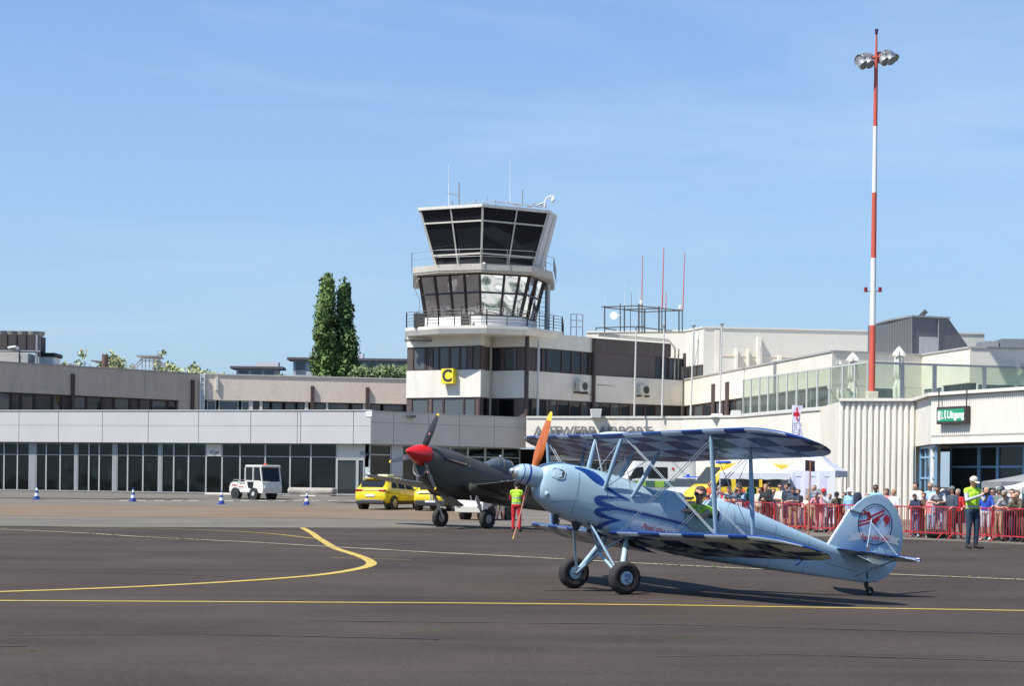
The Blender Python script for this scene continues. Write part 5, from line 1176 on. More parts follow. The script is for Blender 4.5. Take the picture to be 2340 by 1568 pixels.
q = MB(); q.hexa([(.66, .12, .82), (.61, .12, .81), (.61, .05, .81), (.66, .05, .82), (.71, .15, .96), (.57, .15, .96), (.57, .0, .96), (.71, .0, .96)]); q.build('air_scoop', COCK, BI)
q = MB(); q.tube((.5, .2, .93), (.5, .34, .95), .02); q.tube((.45, .1, .86), (.2, .1, .80), .022); q.build('exhaust_stub', DARKM, BI)
# tail surfaces
def plate(name, pts, th, m, par, y0=0., bev=.012):
    """flat surface in the x-z plane, rounded edge"""
    q = MB(); n_ = len(pts); c = sum((Vector((p[0], 0, p[1])) for p in pts), Vector())/n_; rings = []
    for s_, k in ((-1, .965), (-.9, .99), (0, 1), (.9, .99), (1, .965)):
        rings.append([Vector((c.x+(p[0]-c.x)*k, y0+s_*th/2, c.z+(p[1]-c.z)*k)) for p in pts])
    q.loft(rings); return q.build(name, m, par, smooth=50, fixn=True)
def dense(pts, n=2): 
    p = [Vector((x, 0, z)) for x, z in pts]
    for _ in range(n):
        q = []
        for i in range(len(p)):
            a, b = p[i], p[(i+1) % len(p)]
            if (b-a).length > .12: q += [a.lerp(b, .25), a.lerp(b, .75)]
            else: q += [a, b]
        p = q
    return [(v.x, v.z) for v in p]
def B_(x, y, w=0): v_ = BF.loc(*ZB(x, y), w); return (v_.x, v_.z)
fin = [B_(1020, 1088), B_(1100, 955), B_(1190, 822), B_(1352, 868), B_(1330, 1110), B_(1270, 1210)]
plate('tail_fin', fin, .05, LB, BI)
rud = [B_(1195, 812), B_(1245, 760), B_(1310, 712), B_(1390, 690), B_(1450, 700), B_(1500, 735), B_(1555, 810), B_(1590, 900), B_(1607, 1000), B_(1600, 1100), B_(1578, 1200), B_(1530, 1290), B_(1470, 1355), B_(1400, 1392), B_(1320, 1385), B_(1318, 1225), B_(1358, 1090), B_(1366, 862)]
RUD = plate('rudder', rud, .045, LB, BI)
q = MB(); a, b = B_(1012, 1092), B_(1187, 815); q.tube((a[0], 0, a[1]), (b[0], 0, b[1]), .022, n=8); q.build('fin_leading_edge', mat('fin_white', (.66, .72, .76), .35), BI)
# emblem
def fp(x, y, off=.032): v_ = BF.loc(*ZB(x, y), off); return v_
def poly_on(pts, off, m, name, par, width=None):
    q = MB(); v_ = [fp(x, y, off) for x, y in pts]; q.add(v_, [tuple(range(len(v_)))[::-1]]); return q
def ell(cx_, cy_, rx, ry, n=40, tilt=0):
    return [(cx_+rx*math.cos(2*math.pi*i/n)+tilt*ry*math.sin(2*math.pi*i/n), cy_+ry*math.sin(2*math.pi*i/n)) for i in range(n)]
EW = mat('emblem_white', (.60, .70, .80), .4); EN = mat('emblem_navy', (.02, .07, .16), .4); ER = mat('emblem_red', (.50, .02, .03), .4); EC = mat('banner_cream', (.64, .65, .61), .4)
poly_on(ell(1390, 932, 128, 150), .030, EW, 'x', None).build('emblem_disc', EW, RUD)
def ringband(cx_, cy_, rx, ry, w, off, m, name):
    q = MB(); a = [fp(*p, off) for p in ell(cx_, cy_, rx, ry)]; b = [fp(*p, off) for p in ell(cx_, cy_, rx-w, ry-w)]; n_ = len(a); q.add(a+b, [(i, (i+1) % n_, n_+(i+1) % n_, n_+i) for i in range(n_)]); q.build(name, m, RUD)
ringband(1390, 934, 138, 166, 9, .0335, EN, 'emblem_ring'); ringband(1390, 932, 118, 142, 3, .0335, EN, 'emblem_ring')
q = MB()
for i in range(14):
    a = math.radians(190+i*13); q.bar(fp(1390+122*math.cos(a), 932+146*math.sin(a), .034), fp(1390+106*math.cos(a), 932+128*math.sin(a), .034), .006, .003)
q.build('emblem_ticks', EN, RUD)
q = MB()
def redline(x0, y0, x1, y1, w):
    a, b = fp(x0, y0, .036), fp(x1, y1, .036); q.bar(a, b, w, .003, up=(0, 1, 0)) if 0 else q.bar(a, b, .003, w, up=(1, 0, 0)) if 0 else None
    d = (b-a).normalized(); n_ = Vector((-d.z, 0, d.x))*w/2; q.add([a+n_, b+n_, b-n_, a-n_], [(0, 1, 2, 3)])
for s_ in ((1262, 912, 1350, 893, .03), (1262, 942, 1345, 915, .028), (1350, 893, 1335, 845, .07), (1275, 855, 1345, 835, .025), (1298, 822, 1350, 860, .03), (1360, 870, 1465, 820, .035), (1372, 900, 1462, 848, .032), (1380, 915, 1420, 880, .07), (1365, 905, 1400, 932, .03)): redline(*s_)
v_ = [fp(*p, .0365) for p in ell(1482, 892, 26, 34, 20)]; q.add(v_, [tuple(range(20))]); redline(1462, 905, 1478, 935, .012); redline(1500, 905, 1486, 935, .012); redline(1464, 942, 1476, 942, .03)
q.build('emblem_aircraft', ER, RUD)
poly_on([(1168, 1062), (1195, 1035), (1178, 1005), (1230, 1010), (1235, 995), (1380, 1000), (1520, 1020), (1545, 1035), (1590, 1045), (1560, 1068), (1580, 1100), (1530, 1085), (1400, 1062), (1280, 1052), (1222, 1060)], .039, EC, 'x', None).build('banner', EC, RUD)
def banner_text(body, fr, x0, y0, x1, y1, size, off, par, sh=.25, m=ER):
    a = BF.loc(*fr(x0, y0), off); b = BF.loc(*fr(x1, y1), off); u = (b-a).normalized(); n_ = Vector((0, 1, 0)); v2 = n_.cross(u); c = (a+b)/2
    Mx = Matrix(((u.x, v2.x, n_.x, c.x), (u.y, v2.y, n_.y, c.y), (u.z, v2.z, n_.z, c.z), (0, 0, 0, 1)))
    t = text_obj('banner_lettering', body, size, m, par, Mx, extrude=.001, shear=sh, bold=.001)
    return t
banner_text('Feel the sky', ZB, 1240, 1030, 1520, 1048, .115, .042, RUD, sh=.4)
# banner on the fuselage side
pts = [BF.loc(*ZA(x, y), .39) for x, y in ((1005, 960), (1040, 925), (1022, 890), (1085, 905), (1300, 960), (1420, 990), (1400, 1040), (1180, 990))]
ba, bb = BF.loc(*ZA(1045, 935), .39), BF.loc(*ZA(1400, 1018), .39); q = ribbon_on(FB, [(ba.x+.06, ba.z+.01, .10), (ba.x, ba.z, .17), (bb.x, bb.z, .17)], off=.0062); q.build('side_banner', EC, BI)
a, b = BF.loc(*ZA(1075, 935), .39), BF.loc(*ZA(1400, 1020), .39); u = (b-a).normalized(); n_ = Vector((0, 1, 0)); v2 = n_.cross(u); c = (a+b)/2; c.y = FB.side(c.x, c.z).y+.004
text_obj('side_lettering', 'Feel the sky', .125, mat('lettering_red', (.36, .05, .06), .5), BI, Matrix(((u.x, v2.x, 0, c.x), (u.y, v2.y, 1, c.y), (u.z, v2.z, 0, c.z), (0, 0, 0, 1))), extrude=.002, shear=.35, bold=0)
# rear light deck stripe
q = ribbon_on(FB, [(*A_(0, 0), 0)][:0] or [(-2.05, 1.60, .02), (-2.5, 1.56, .03), (-3.2, 1.52, .02)], off=.004) if 0 else None
# tailplane and elevator
tp = lambda y: (-4.02-.30*y-.16*y**3); rings = []; SM = [DB, CHK_L, mat('check_white', (.62, .70, .74), .35), CHK_D]
def tail(side):
    ys_ = [0.04, .3, .55, .8, 1.05, 1.25, 1.38, 1.44]; rr_ = []
    for y in ys_:
        le_ = -4.02-.22*y-.12*y**3; te = -5.02+.10*y+(.0 if y < 1.05 else .55*(y-1.05)); c = le_-te; z = 1.55
        r = []
        for k, h in ((0, 0), (.06, .016), (.3, .028), (.6, .022), (1, .003)): r.append(Vector((le_-c*k, side*y, z+h)))
        for k, h in ((1, -.003), (.6, -.02), (.3, -.026), (.06, -.016)): r.append(Vector((le_-c*k, side*y, z+h)))
        rr_.append(r)
    if side < 0: rr_ = rr_[::-1]
    q = MB(); q.loft(rr_, mif=lambda k, i: (0 if i < 4 else (1 if (k+i) % 2 else 3))); return q.build('tailplane', SM, BI, smooth=50, fixn=False)
tail(1); tail(-1)
q = MB(); q.tube(fp(1362, 885, .03), BF.loc(*ZB(1325, 1115), .35), .008, n=6); q.build('tail_strut', STRUT, BI)
q = MB(); q.tube(fp(1345, 900, .03), Vector((-4.6, 1.0, 1.56)), .005, n=5)
q.tube((-4.55, .1, 2.0), (-4.6, -1.0, 1.57), .008, n=5); q.tube((-4.5, .04, 1.18), (-4.65, .85, 1.52), .012, n=6); q.tube((-4.5, -.04, 1.18), (-4.65, -.85, 1.52), .012, n=6)
q.build('tail_bracing', WIRE, BI)
q = MB(); q.tube(fp(1190, 822, .03), fp(1362, 868, .03), .008, n=5); q.build('rudder_hinge_line', DARKM, BI)
q = MB(); q.tube(fp(1270, 1215, .04), fp(1268, 1380, .03), .01, n=5); q.tube(fp(940, 1225, .12), fp(1250, 1310, .05), .006, n=5); q.build('control_cable', DARKM, BI)
# tail wheel
tw = BF.loc(*ZB(1345, 1462), 0); q = MB(); q.bar(fp(1312, 1362, 0), fp(1322, 1440, 0), .05, .05); q.bar(fp(1322, 1420, 0), (tw.x, .06, tw.z), .03, .03); q.bar(fp(1315, 1225, .03), fp(1325, 1365, .03), .02, .03); q.build('tail_wheel_fork', BLK, BI)
wheel(BI, tw, .072, .05, hub=.5, hubm=LGREY, name='tail_wheel')
# windscreen, door, headrest, small step
WSC = glass_dark('windscreen', (.85, .9, .92), trans=.97, wob=.1)
q = MB(); q.add([(-.86, .26, 1.72), (-1.0, .30, 1.70), (-1.02, .22, 1.97), (-.94, .16, 1.98), (-.86, -.26, 1.72), (-1.0, -.30, 1.70), (-1.02, -.22, 1.97), (-.94, -.16, 1.98)], [(0, 1, 2, 3), (7, 6, 5, 4), (0, 3, 7, 4)]); q.build('windscreen', WSC, BI)
DG = mat('primer_green', (.27, .37, .30), .6, var=.06)
q = MB(); d_ = [A_(1450, 830, .39), A_(1450, 900, .39), A_(1465, 950, .39), A_(1500, 975, .39), A_(1715, 990, .39), A_(1700, 890, .39), A_(1640, 855, .39)]; v_ = [FB.side(x, min(z, 1.46), 1, .012) for x, z in d_]; v3 = [p+Vector((0, .014, 0)) for p in v_]; n_ = len(v_)
q.add(v_+v3, [tuple(range(n_))[::-1], tuple(range(n_, 2*n_))]+[(i, (i+1) % n_, n_+(i+1) % n_, n_+i) for i in range(n_)]); q.build('door_flap', DG, BI)
q = MB(); q.path([FB.side(-1.01, z, 1, .0) for z in (1.46, 1.58, 1.68, 1.75)], .016); q.path([FB.side(-1.59, z, 1, .0) for z in (1.46, 1.6, 1.7, 1.78)], .016); q.build('cockpit_rim', BLK, BI)
q = MB(); q.loft([[Vector((-1.62-.10*k, .20*math.cos(a)*(1-.1*k), 1.56+.27*abs(math.sin(a))*(1+.06*k))) for a in [math.pi*i/12 for i in range(13)]] for k in (0, 1, 2)], close=False, caps=False); q.build('headrest_fairing', paint('fairing_pale', (.44, .58, .66)), BI, smooth=50)
v_ = FB.side(-2.28, 1.12, 1, .004); q = MB(); q.ball(v_, .07, sy=.1, sz=.45, n=8); q.build('foot_step', COCK, BI)
q = MB(); q.bar(BF.loc(*ZB(810, 1210), 3.0), BF.loc(*ZB(765, 1252), 3.0), .05, .02); q.build('aileron_bracket', CHK_D, BI)
q = MB(); v_ = FB.side(-.95, 1.16, 1, .01); q.tube((-.15, .2, .85), (-.35, .2, .79), .05, .03, n=8); q.build('exhaust_pipe', BLK, BI)

# ================================================================ SECOND AIRCRAFT: olive fighter
PF = Frame(ZC(982, 1354), 47, 11)
P4 = thing('fighter_aircraft', 'olive drab propeller fighter with a red nose cone and yellow propeller tips', 'fighter plane', PF.o, PF.rot)
OD = mat('olive_drab', (.060, .056, .042), .55, var=.12, scale=1.5, dirt=(.10, .095, .075), dirt_amt=.3, coat=.1)
ODL = mat('olive_grey_belly', (.17, .16, .14), .5, var=.08, scale=2)
PB = Body([(2.66, .30, 1.60, 2.55, 2.15, 2, 2), (2.50, .42, 1.38, 2.66, 2.15, 2, 2.2), (2.28, .47, 1.22, 2.71, 2.15, 2, 2.4), (1.9, .50, 1.08, 2.73, 2.12, 2, 2.6), (1.3, .51, .98, 2.73, 2.05, 2, 2.6), (.75, .50, .95, 2.72, 2.0, 2, 2.6), (.2, .50, 1.05, 2.69, 2.0, 2, 2.4), (-.5, .50, 1.15, 2.66, 2.0, 2, 2.3), (-1.5, .47, 1.20, 2.66, 2.0, 2, 2.2), (-2.1, .42, 1.24, 2.78, 2.0, 1.9, 2.2), (-3.2, .33, 1.35, 2.60, 2.02, 2, 2.1), (-4.6, .2, 1.52, 2.38, 2.0, 2, 2), (-5.8, .1, 1.72, 2.22, 2.0, 2, 2), (-6.3, .04, 1.85, 2.12, 2.0, 2, 2)])
PB.mesh([2.66, 2.58, 2.5, 2.38, 2.28, 2.1, 1.9, 1.6, 1.3, 1., .75, .5, .2, -.5, -1., -1.5, -2.1, -2.6, -3.2, -3.9, -4.6, -5.8, -6.3], n=36).build('fuselage', OD, P4, smooth=50)
q = MB(); q.lathe([(0, .41), (.15, .405), (.35, .365), (.58, .275), (.76, .185), (.9, .10), (.965, .05), (.99, .001)], (2.56, 0, 2.26), (1, 0, 0), n=32); q.build('spinner', mat('spinner_red', (.62, .012, .012), .3, coat=.4, var=.03), P4, smooth=60)
q = MB(); q.lathe([(0, .36), (-.03, .36), (-.05, .30), (-.3, .2)], (2.70, 0, 1.82), (1, 0, -.06), n=24); q.build('radiator_intake', COCK, P4)
q = MB(); rr = sring(2.71, .37, 1.46, 2.14, 1.8, 2, 2, n=28); q.path(rr+[rr[0]], .022, n=6); q.build('intake_lip', ODL, P4)
PR2 = thing_child('propeller', P4); BLD = mat('blade_black', (.025, .027, .032), .45)
for a in (21, 141, 261):
    b_ = blade(PR2, Vector((2.78, 0, 2.26)), math.radians(-a+42), 1.68, .27, BLD, YTIP, hub=.17, th=.03, tip=.05)
    d = Vector((0, math.sin(math.radians(-a+42)), math.cos(math.radians(-a+42)))); e_ = MB(); e_.lathe([(0, .04), (.006, .04)], Vector((2.80, 0, 2.26))+d*.85, (1, .25, 0), n=12); e_.build('blade_badge', mat('badge', (.45, .15, .12), .4), b_)
# exhaust stubs
for s_ in (1, -1):
    q = MB()
    for i in range(6):
        c = PB.side(1.92-i*.19, 2.27, s_, 0.); q.tube(c, c+Vector((-.12, s_*.07, .01)), .035, .045, n=8)
    q.build('exhaust_stacks', mat('exhaust', (.16, .12, .09), .6, metal=.4), P4)
    q = ribbon_on(PB, [(2.02, 2.27, .10), (.85, 2.27, .10)], sgn=s_); q.build('exhaust_panel', BLK, P4)
q = MB(); q.bar(PB.side(.62, 2.28, 1, .01), PB.side(.4, 2.28, 1, .01), .03, .05); q.build('small_scoop', ODL, P4)
q = MB(); q.loft([sring(x, .10*k, 2.66, 2.66+.13*k, 2.68, 2, 2, n=14) for x, k in ((2.1, 1), (1.6, 1), (1., .8), (.4, .3))]); q.build('carburettor_scoop', OD, P4, smooth=50)
# canopy
CG = glass_dark('canopy_glass', (.16, .20, .24), trans=.5, wob=.1)
cs = [(-.62, .30, 2.68), (-.95, .32, 2.86), (-1.15, .33, 3.00), (-1.45, .34, 3.05), (-1.95, .33, 3.02), (-2.15, .30, 2.90)]
q = MB(); q.loft([sring(x, w_, 2.40, zt_, 2.5, 2.1, 2, n=20) for x, w_, zt_ in cs]); q.build('canopy', CG, P4, smooth=40)
for x, w_, zt_ in (cs[2], cs[3], cs[4]):
    r = [p for p in sring(x, w_+.008, 2.4, zt_+.008, 2.5, 2.1, 2, n=20) if p.z > 2.5]; r.sort(key=lambda p: p.y); q = MB(); q.path(r, .022, n=5); q.build('canopy_frame', OD, P4)
q = MB(); q.ball((-1.45, 0, 3.1), .05, n=8); q.build('mirror', ALU, P4)
# wings
w4le = lambda y: .98-.055*y; w4z = lambda y: 1.42+.105*(y-.4); w4c = lambda y: 2.7-.235*y
def w4(side):
    ys_ = [.3, .8, 1.4, 2.2, 3., 3.8, 4.5]; y1, tip_ = 4.5, 5.68; ys_ += [y1+(tip_-y1)*f for f in (.3, .55, .75, .9, .98, 1)]; rr_ = []
    for y in ys_:
        t = max(0, (y-y1)/(tip_-y1)); k = math.sqrt(max(1-t*t, .003)); c = w4c(y); l_ = w4le(y)-c*(1-k)*.4; c *= k; th = (.36-.045*y)*max(k, .1); z = w4z(y); r = []
        for f in (1, .75, .5, .3, .15, .05, 0): r.append(Vector((l_-f*c, side*y, z-.05*f+th*.62*(math.sqrt(f)*1.4-f*1.4)*1.3)))
        for f in (.02, .08, .25, .5, .8, 1): r.append(Vector((l_-f*c, side*y, z-.05*f-th*.4*(math.sqrt(f)*1.4-f*1.4)*1.3)))
        rr_.append(r)
    if side < 0: rr_ = rr_[::-1]
    q = MB(); q.loft(rr_, mif=lambda k, i: 1 if i > 6 else 0); return q.build('wing', [OD, ODL if side < 0 else OD], P4, smooth=50)
w4(1); w4(-1)
q = MB()
for s_ in (1, -1):
    for y in (2.55, 2.85, 3.15): q.tube((w4le(y)-.05, s_*y, w4z(y)), (w4le(y)+.12, s_*y, w4z(y)), .022, n=8)
    q.build('gun_barrels', mat('gun_steel', (.5, .5, .5), .3, metal=.8), P4); q = MB()
q = MB(); q.ball((w4le(5.6)+-.55, -5.6, w4z(5.6)+.05), .07, n=8); q.build('navigation_light', mat('lamp_clear', (.7, .7, .7), .1), P4)
def L4(wx, wy, wz): return PF.I.to_3x3() @ (Matrix.Rotation(math.radians(180+47), 3, 'Z') @ Vector((wx, wy, wz)))
CHR = mat('chrome_leg', (.58, .60, .62), .25, metal=.7)
for s_ in (1, -1):
    c = L4(0, s_*1.25, .37); ax = L4(0, 1, 0); wheel(P4, c, .375, .24, axis=ax, hub=.5, hubm=mat('disc_grey', (.30, .30, .29), .5))
    topp = Vector((.78, s_*1.12, 1.22)); kn = c-ax*s_*.0+ax*(s_*-.16)
    q = MB(); q.tube(kn, kn.lerp(topp, .5), .04, n=10); q.tube(kn.lerp(topp, .45), topp, .065, n=12); q.tube(kn, c, .035); q.tube(kn.lerp(topp, .25)+Vector((.07, 0, 0)), kn.lerp(topp, .6)+Vector((.08, 0, 0)), .018, n=6); q.build('gear_leg', CHR, P4, smooth=50)
    q = MB(); q.loft([sring(x, .17*k, w4z(1.1)-.38*k, w4z(1.1)+.05, w4z(1.1)-.1, 2, 2, n=16, y0=s_*1.12) for x, k in ((1.12, .3), (1.02, .75), (.8, 1), (.4, .95), (-.3, .5), (-.9, .1))]); q.build('gear_fairing', OD, P4, smooth=50)
    q = MB(); q.tube((.88, s_*1.0, 1.1), (.80, s_*1.02, .92), .03); q.tube((.78, s_*1.24, 1.12), (.76, s_*1.18, .92), .03); q.build('gear_lock', CHR, P4)
# lower cowl flap + belly tank fairing
q = MB(); q.hexa([(1.15, .30, .96), (.55, .34, .74), (.55, -.34, .74), (1.15, -.30, .96), (1.15, .32, 1.0), (.50, .36, .80), (.50, -.36, .80), (1.15, -.32, 1.0)]); q.build('cowl_flap', ODL, P4)
q = MB(); q.loft([sring(-5.0-x*.9, .03*k+.01, 2.0, 2.2+1.25*k, 2.1, 2.2, 2, n=14) for x, k in ((0, .1), (.5, .6), (.9, .95), (1.3, 1), (1.8, .8), (2.0, .3))]); q.build('tail_fin', OD, P4, smooth=50)
for s_ in (1, -1):
    q = MB(); rr_ = []
    for y in (0.05, .8, 1.5, 1.85, 1.95):
        c = .95-.25*y; rr_.append([Vector((-5.2-.15*y, s_*y, 2.08)), Vector((-5.2-.15*y-.3*c, s_*y, 2.13)), Vector((-5.2-.15*y-c, s_*y, 2.08)), Vector((-5.2-.15*y-.3*c, s_*y, 2.04))])
    q.loft(rr_ if s_ > 0 else rr_[::-1]); q.build('tailplane', OD, P4, smooth=50)
tz = PF.I @ (PF.M @ Vector((-5.3, 0, 1.0))); gz = ground_z(*(PF.M @ Vector((-5.3, 0, 1.0))).xy)
c = PF.M @ Vector((-5.1, 0, 1.6)); c.z = gz+.17; c = PF.I @ c
q = MB(); q.tube(c, (-4.9, 0, 1.7), .04); q.build('tail_wheel_leg', CHR, P4); wheel(P4, c, .17, .12, hub=.45, hubm=LGREY, name='tail_wheel')
# ================================================================ PEOPLE
SKIN = [mat('skin_a', (.50, .27, .18), .6, var=.05), mat('skin_b', (.42, .21, .13), .6, var=.05), mat('skin_c', (.20, .10, .06), .6, var=.05)]
HAIR = {'dark': mat('hair_dark', (.022, .015, .011), .6, var=.3, scale=30), 'brown': mat('hair_brown', (.085, .045, .022), .6, var=.3, scale=30), 'grey': mat('hair_grey', (.28, .25, .22), .6, var=.2, scale=30), 'blond': mat('hair_blond', (.36, .23, .10), .6, var=.25, scale=30), 'red': mat('hair_auburn', (.20, .07, .03), .6, var=.25, scale=30)}
CL = {}
def cloth(n_, c):
    if n_ not in CL: CL[n_] = mat('cloth_'+n_, c, .85, var=.13, scale=5, bump=.3, bscale=9)
    return CL[n_]
for n_, c in dict(white=(.62, .62, .60), cream=(.58, .53, .43), grey=(.27, .26, .27), lgrey=(.40, .40, .42), navy=(.022, .028, .055), slate=(.045, .06, .085), black=(.018, .018, .02), orange=(.75, .10, .03), red=(.52, .02, .025), pink=(.60, .22, .23), lblue=(.26, .46, .70), blue=(.02, .07, .42), green=(.02, .22, .13), camo=(.095, .08, .05), tan=(.34, .25, .16), khaki=(.22, .18, .11), jeans=(.07, .12, .22), ljeans=(.22, .33, .42), djeans=(.02, .045, .07), hiv=(.42, .72, .04), check=(.22, .24, .30), gg=(.12, .15, .14), brown=(.10, .05, .035), shoew=(.55, .54, .52), shoeb=(.025, .022, .02), reflect=(.36, .38, .36), purple=(.10, .03, .10), blueg=(.07, .13, .19)).items(): cloth(n_, c)
LAB = ['skin', 'shirt', 'trousers', 'shoes', 'forearm', 'shin', 'vest', 'stripe']
def hand_caps(w, d, up, side, k=1., curl=.35, lab='skin'):
    """palm, four fingers of different lengths and a side thumb. w wrist, d hand direction, up back-of-hand normal, side: +1/-1 thumb side"""
    w = Vector(w); d = Vector(d).normalized(); up = Vector(up); up = (up-d*up.dot(d)).normalized(); s_ = d.cross(up)*side; C = []
    C.append((lab, w, .026*k, w+d*.075*k, .033*k)); C.append((lab, w+d*.045*k+s_*.018*k, .022*k, w+d*.08*k+s_*.026*k, .014*k)); C.append((lab, w+d*.045*k-s_*.018*k, .022*k, w+d*.08*k-s_*.026*k, .014*k))
    for j, ln in enumerate((.066, .078, .072, .055)):
        o = (1.5-j)*.0185*k; a = w+d*.085*k+s_*o; b = a+(d-up*curl)*ln*.5*k; c = b+(d*.8-up*curl*2.4).normalized()*ln*.5*k
        C.append((lab, a, .0105*k, b, .0098*k)); C.append((lab, b, .0098*k, c, .0085*k))
    a = w+d*.022*k+s_*.03*k; b = a+(d*.7+s_*.75).normalized()*.034*k; c = b+(d*1-up*.5+s_*.1).normalized()*.03*k
    C += [(lab, a, .014*k, b, .012*k), (lab, b, .012*k, c, .010*k)]
    return C
def humanoid(J, vest=False, female=False):
    """J: joints. returns capsules (label, p0, r0, p1, r1)"""
    v = {k: Vector(x) for k, x in J.items()}; C = []
    hd, nk = v['head'], v['neck']; up = (hd-nk).normalized(); f = v.get('face', Vector((0, -1, 0))).normalized(); f = (f-up*f.dot(up)*.5).normalized(); sd = f.cross(up).normalized()
    C += [('skin', hd+up*.035-f*.012, .090, hd-up*.02+f*.008, .078), ('skin', hd-up*.03+f*.02, .064, hd-up*.085+f*.045, .040), ('skin', hd+up*.005+f*.085, .012, hd-up*.028+f*.102, .015), ('skin', hd-up*.058+f*.074, .016, hd-up*.060+f*.078, .014)]
    for s_ in (1, -1):
        C += [('skin', hd+sd*s_*.086+up*.008-f*.005, .017, hd+sd*s_*.084-up*.025, .011), ('skin', hd+sd*s_*.03+up*.022+f*.078, .014, hd+sd*s_*.012+up*.022+f*.083, .012)]
    C += [('skin', hd-up*.07-f*.01, .052, nk-up*.03, .058)]
    body = 'vest' if vest else 'shirt'; ch, pv = v['chest'], v['pelvis']; L0, R0 = v['shL'], v['shR']; sw = .155 if not female else .14
    C += [(body, nk-up*.055, .075, ch, .125), (body, L0.lerp(R0, .18), .085, L0.lerp(R0, .82), .085), (body, ch+(L0-R0)*.2, .118, pv+(L0-R0)*.17+Vector((0, 0, .10)), .108), (body, ch-(L0-R0)*.2, .118, pv-(L0-R0)*.17+Vector((0, 0, .10)), .108), (body, ch, .13, pv+Vector((0, 0, .08)), .125),
          (body, pv+(L0-R0)*.2+Vector((0, 0, .10)), .112, pv+(L0-R0)*.2-Vector((0, 0, .02)), .108), (body, pv-(L0-R0)*.2+Vector((0, 0, .10)), .112, pv-(L0-R0)*.2-Vector((0, 0, .02)), .108),
          ('trousers', pv-Vector((.07, 0, .02)), .118, pv+Vector((.07, 0, -.02)), .118)]
    for s_ in ('L', 'R'):
        sh, el, wr, hp, kn, an, to = (v[k+s_] for k in ('sh', 'el', 'wr', 'hip', 'kn', 'an', 'to')); fa = el.lerp(wr, .12)
        C += [('shirt' if not vest else body, sh, .068, sh.lerp(el, .25), .062), ('shirt', sh.lerp(el, .18), .062, sh.lerp(el, .75), .053), ('shirt', sh.lerp(el, .6), .052, el, .047), ('forearm', el, .044, el.lerp(wr, .35), .044), ('forearm', el.lerp(wr, .3), .044, wr, .030)]
        sgn = 1 if s_ == 'L' else -1
        C += hand_caps(wr, v.get('hd'+s_, wr-el), v.get('hu'+s_, Vector((sgn, 0, .3))), v.get('ht'+s_, Vector((1, 0, 0))).x if ('ht'+s_) in v else sgn)
        C += [('trousers', hp, .098, hp.lerp(kn, .5), .086), ('trousers', hp.lerp(kn, .5), .086, kn, .067), ('shin', kn, .064, kn.lerp(an, .35), .063), ('shin', kn.lerp(an, .35), .063, an+Vector((0, 0, .04)), .05), ('shoes', an-Vector((0, 0, .03)), .048, to, .038), ('shoes', an+Vector((0, .03, -.04)), .042, an-Vector((0, 0, .01)), .05)]
    return C
STAND = dict(head=(0, -.02, 1.635), neck=(0, 0, 1.49), chest=(0, 0, 1.30), pelvis=(0, .0, .95), shL=(.165, .01, 1.41), shR=(-.165, .01, 1.41), elL=(.215, .03, 1.13), elR=(-.215, .03, 1.13), wrL=(.22, -.07, .91), wrR=(-.22, -.07, .91), hipL=(.095, 0, .90), hipR=(-.095, 0, .90), knL=(.11, -.02, .49), knR=(-.11, -.02, .49), anL=(.12, .02, .09), anR=(-.12, .02, .09), toL=(.15, -.15, .04), toR=(-.15, -.15, .04))
POSES = {'stand': {}, 'lean': dict(head=(0, -.36, 1.50), neck=(0, -.27, 1.37), chest=(0, -.17, 1.22), pelvis=(0, .05, .93), shL=(.165, -.22, 1.31), shR=(-.165, -.22, 1.31), elL=(.25, -.38, 1.10), elR=(-.25, -.38, 1.10), wrL=(.10, -.60, 1.09), wrR=(-.10, -.60, 1.09), hipL=(.095, .05, .90), hipR=(-.095, .05, .90), knL=(.11, .0, .49), knR=(-.11, .06, .49), anL=(.12, .04, .09), anR=(-.14, .14, .09), toL=(.15, -.13, .04), toR=(-.17, -.03, .04), face=(-.1, -1, .0), huL=(0, .2, 1), huR=(0, .2, 1)),
         'camera': dict(elL=(.25, -.18, 1.18), elR=(-.25, -.18, 1.18), wrL=(.07, -.36, 1.38), wrR=(-.07, -.36, 1.38), hdL=(-.3, -.2, 1), hdR=(.3, -.2, 1), huL=(0, -1, 0), huR=(0, -1, 0)),
         'folded': dict(elL=(.26, -.06, 1.13), elR=(-.26, -.06, 1.13), wrL=(.02, -.20, 1.17), wrR=(-.03, -.18, 1.12), hdL=(-1, 0, 0), hdR=(1, .1, .1), huL=(0, -1, 0), huR=(0, -1, 0), face=(.5, -1, 0)),
         'side': dict(elL=(.24, -.06, 1.13), elR=(-.24, .04, 1.13), wrL=(.20, -.26, 1.08), wrR=(-.24, -.05, .92), face=(-.8, -1, .0), knL=(.10, -.06, .49), toL=(.12, -.16, .04), anR=(-.13, .08, .09), toR=(-.18, -.08, .04), huL=(0, 0, 1)),
         'look_down': dict(head=(0, -.09, 1.60), face=(.1, -1, -.7), elL=(.22, -.12, 1.15), elR=(-.22, -.12, 1.15), wrL=(.06, -.30, 1.18), wrR=(-.06, -.30, 1.18), hdL=(-.5, -.8, .2), hdR=(.5, -.8, .2), huL=(.3, -.3, 1), huR=(-.3, -.3, 1))}
BODIES = {}
DIRS = [Vector((math.sin(math.acos(1-2*(i+.5)/44))*math.cos(i*2.39996), math.sin(math.acos(1-2*(i+.5)/44))*math.sin(i*2.39996), 1-2*(i+.5)/44)) for i in range(44)]
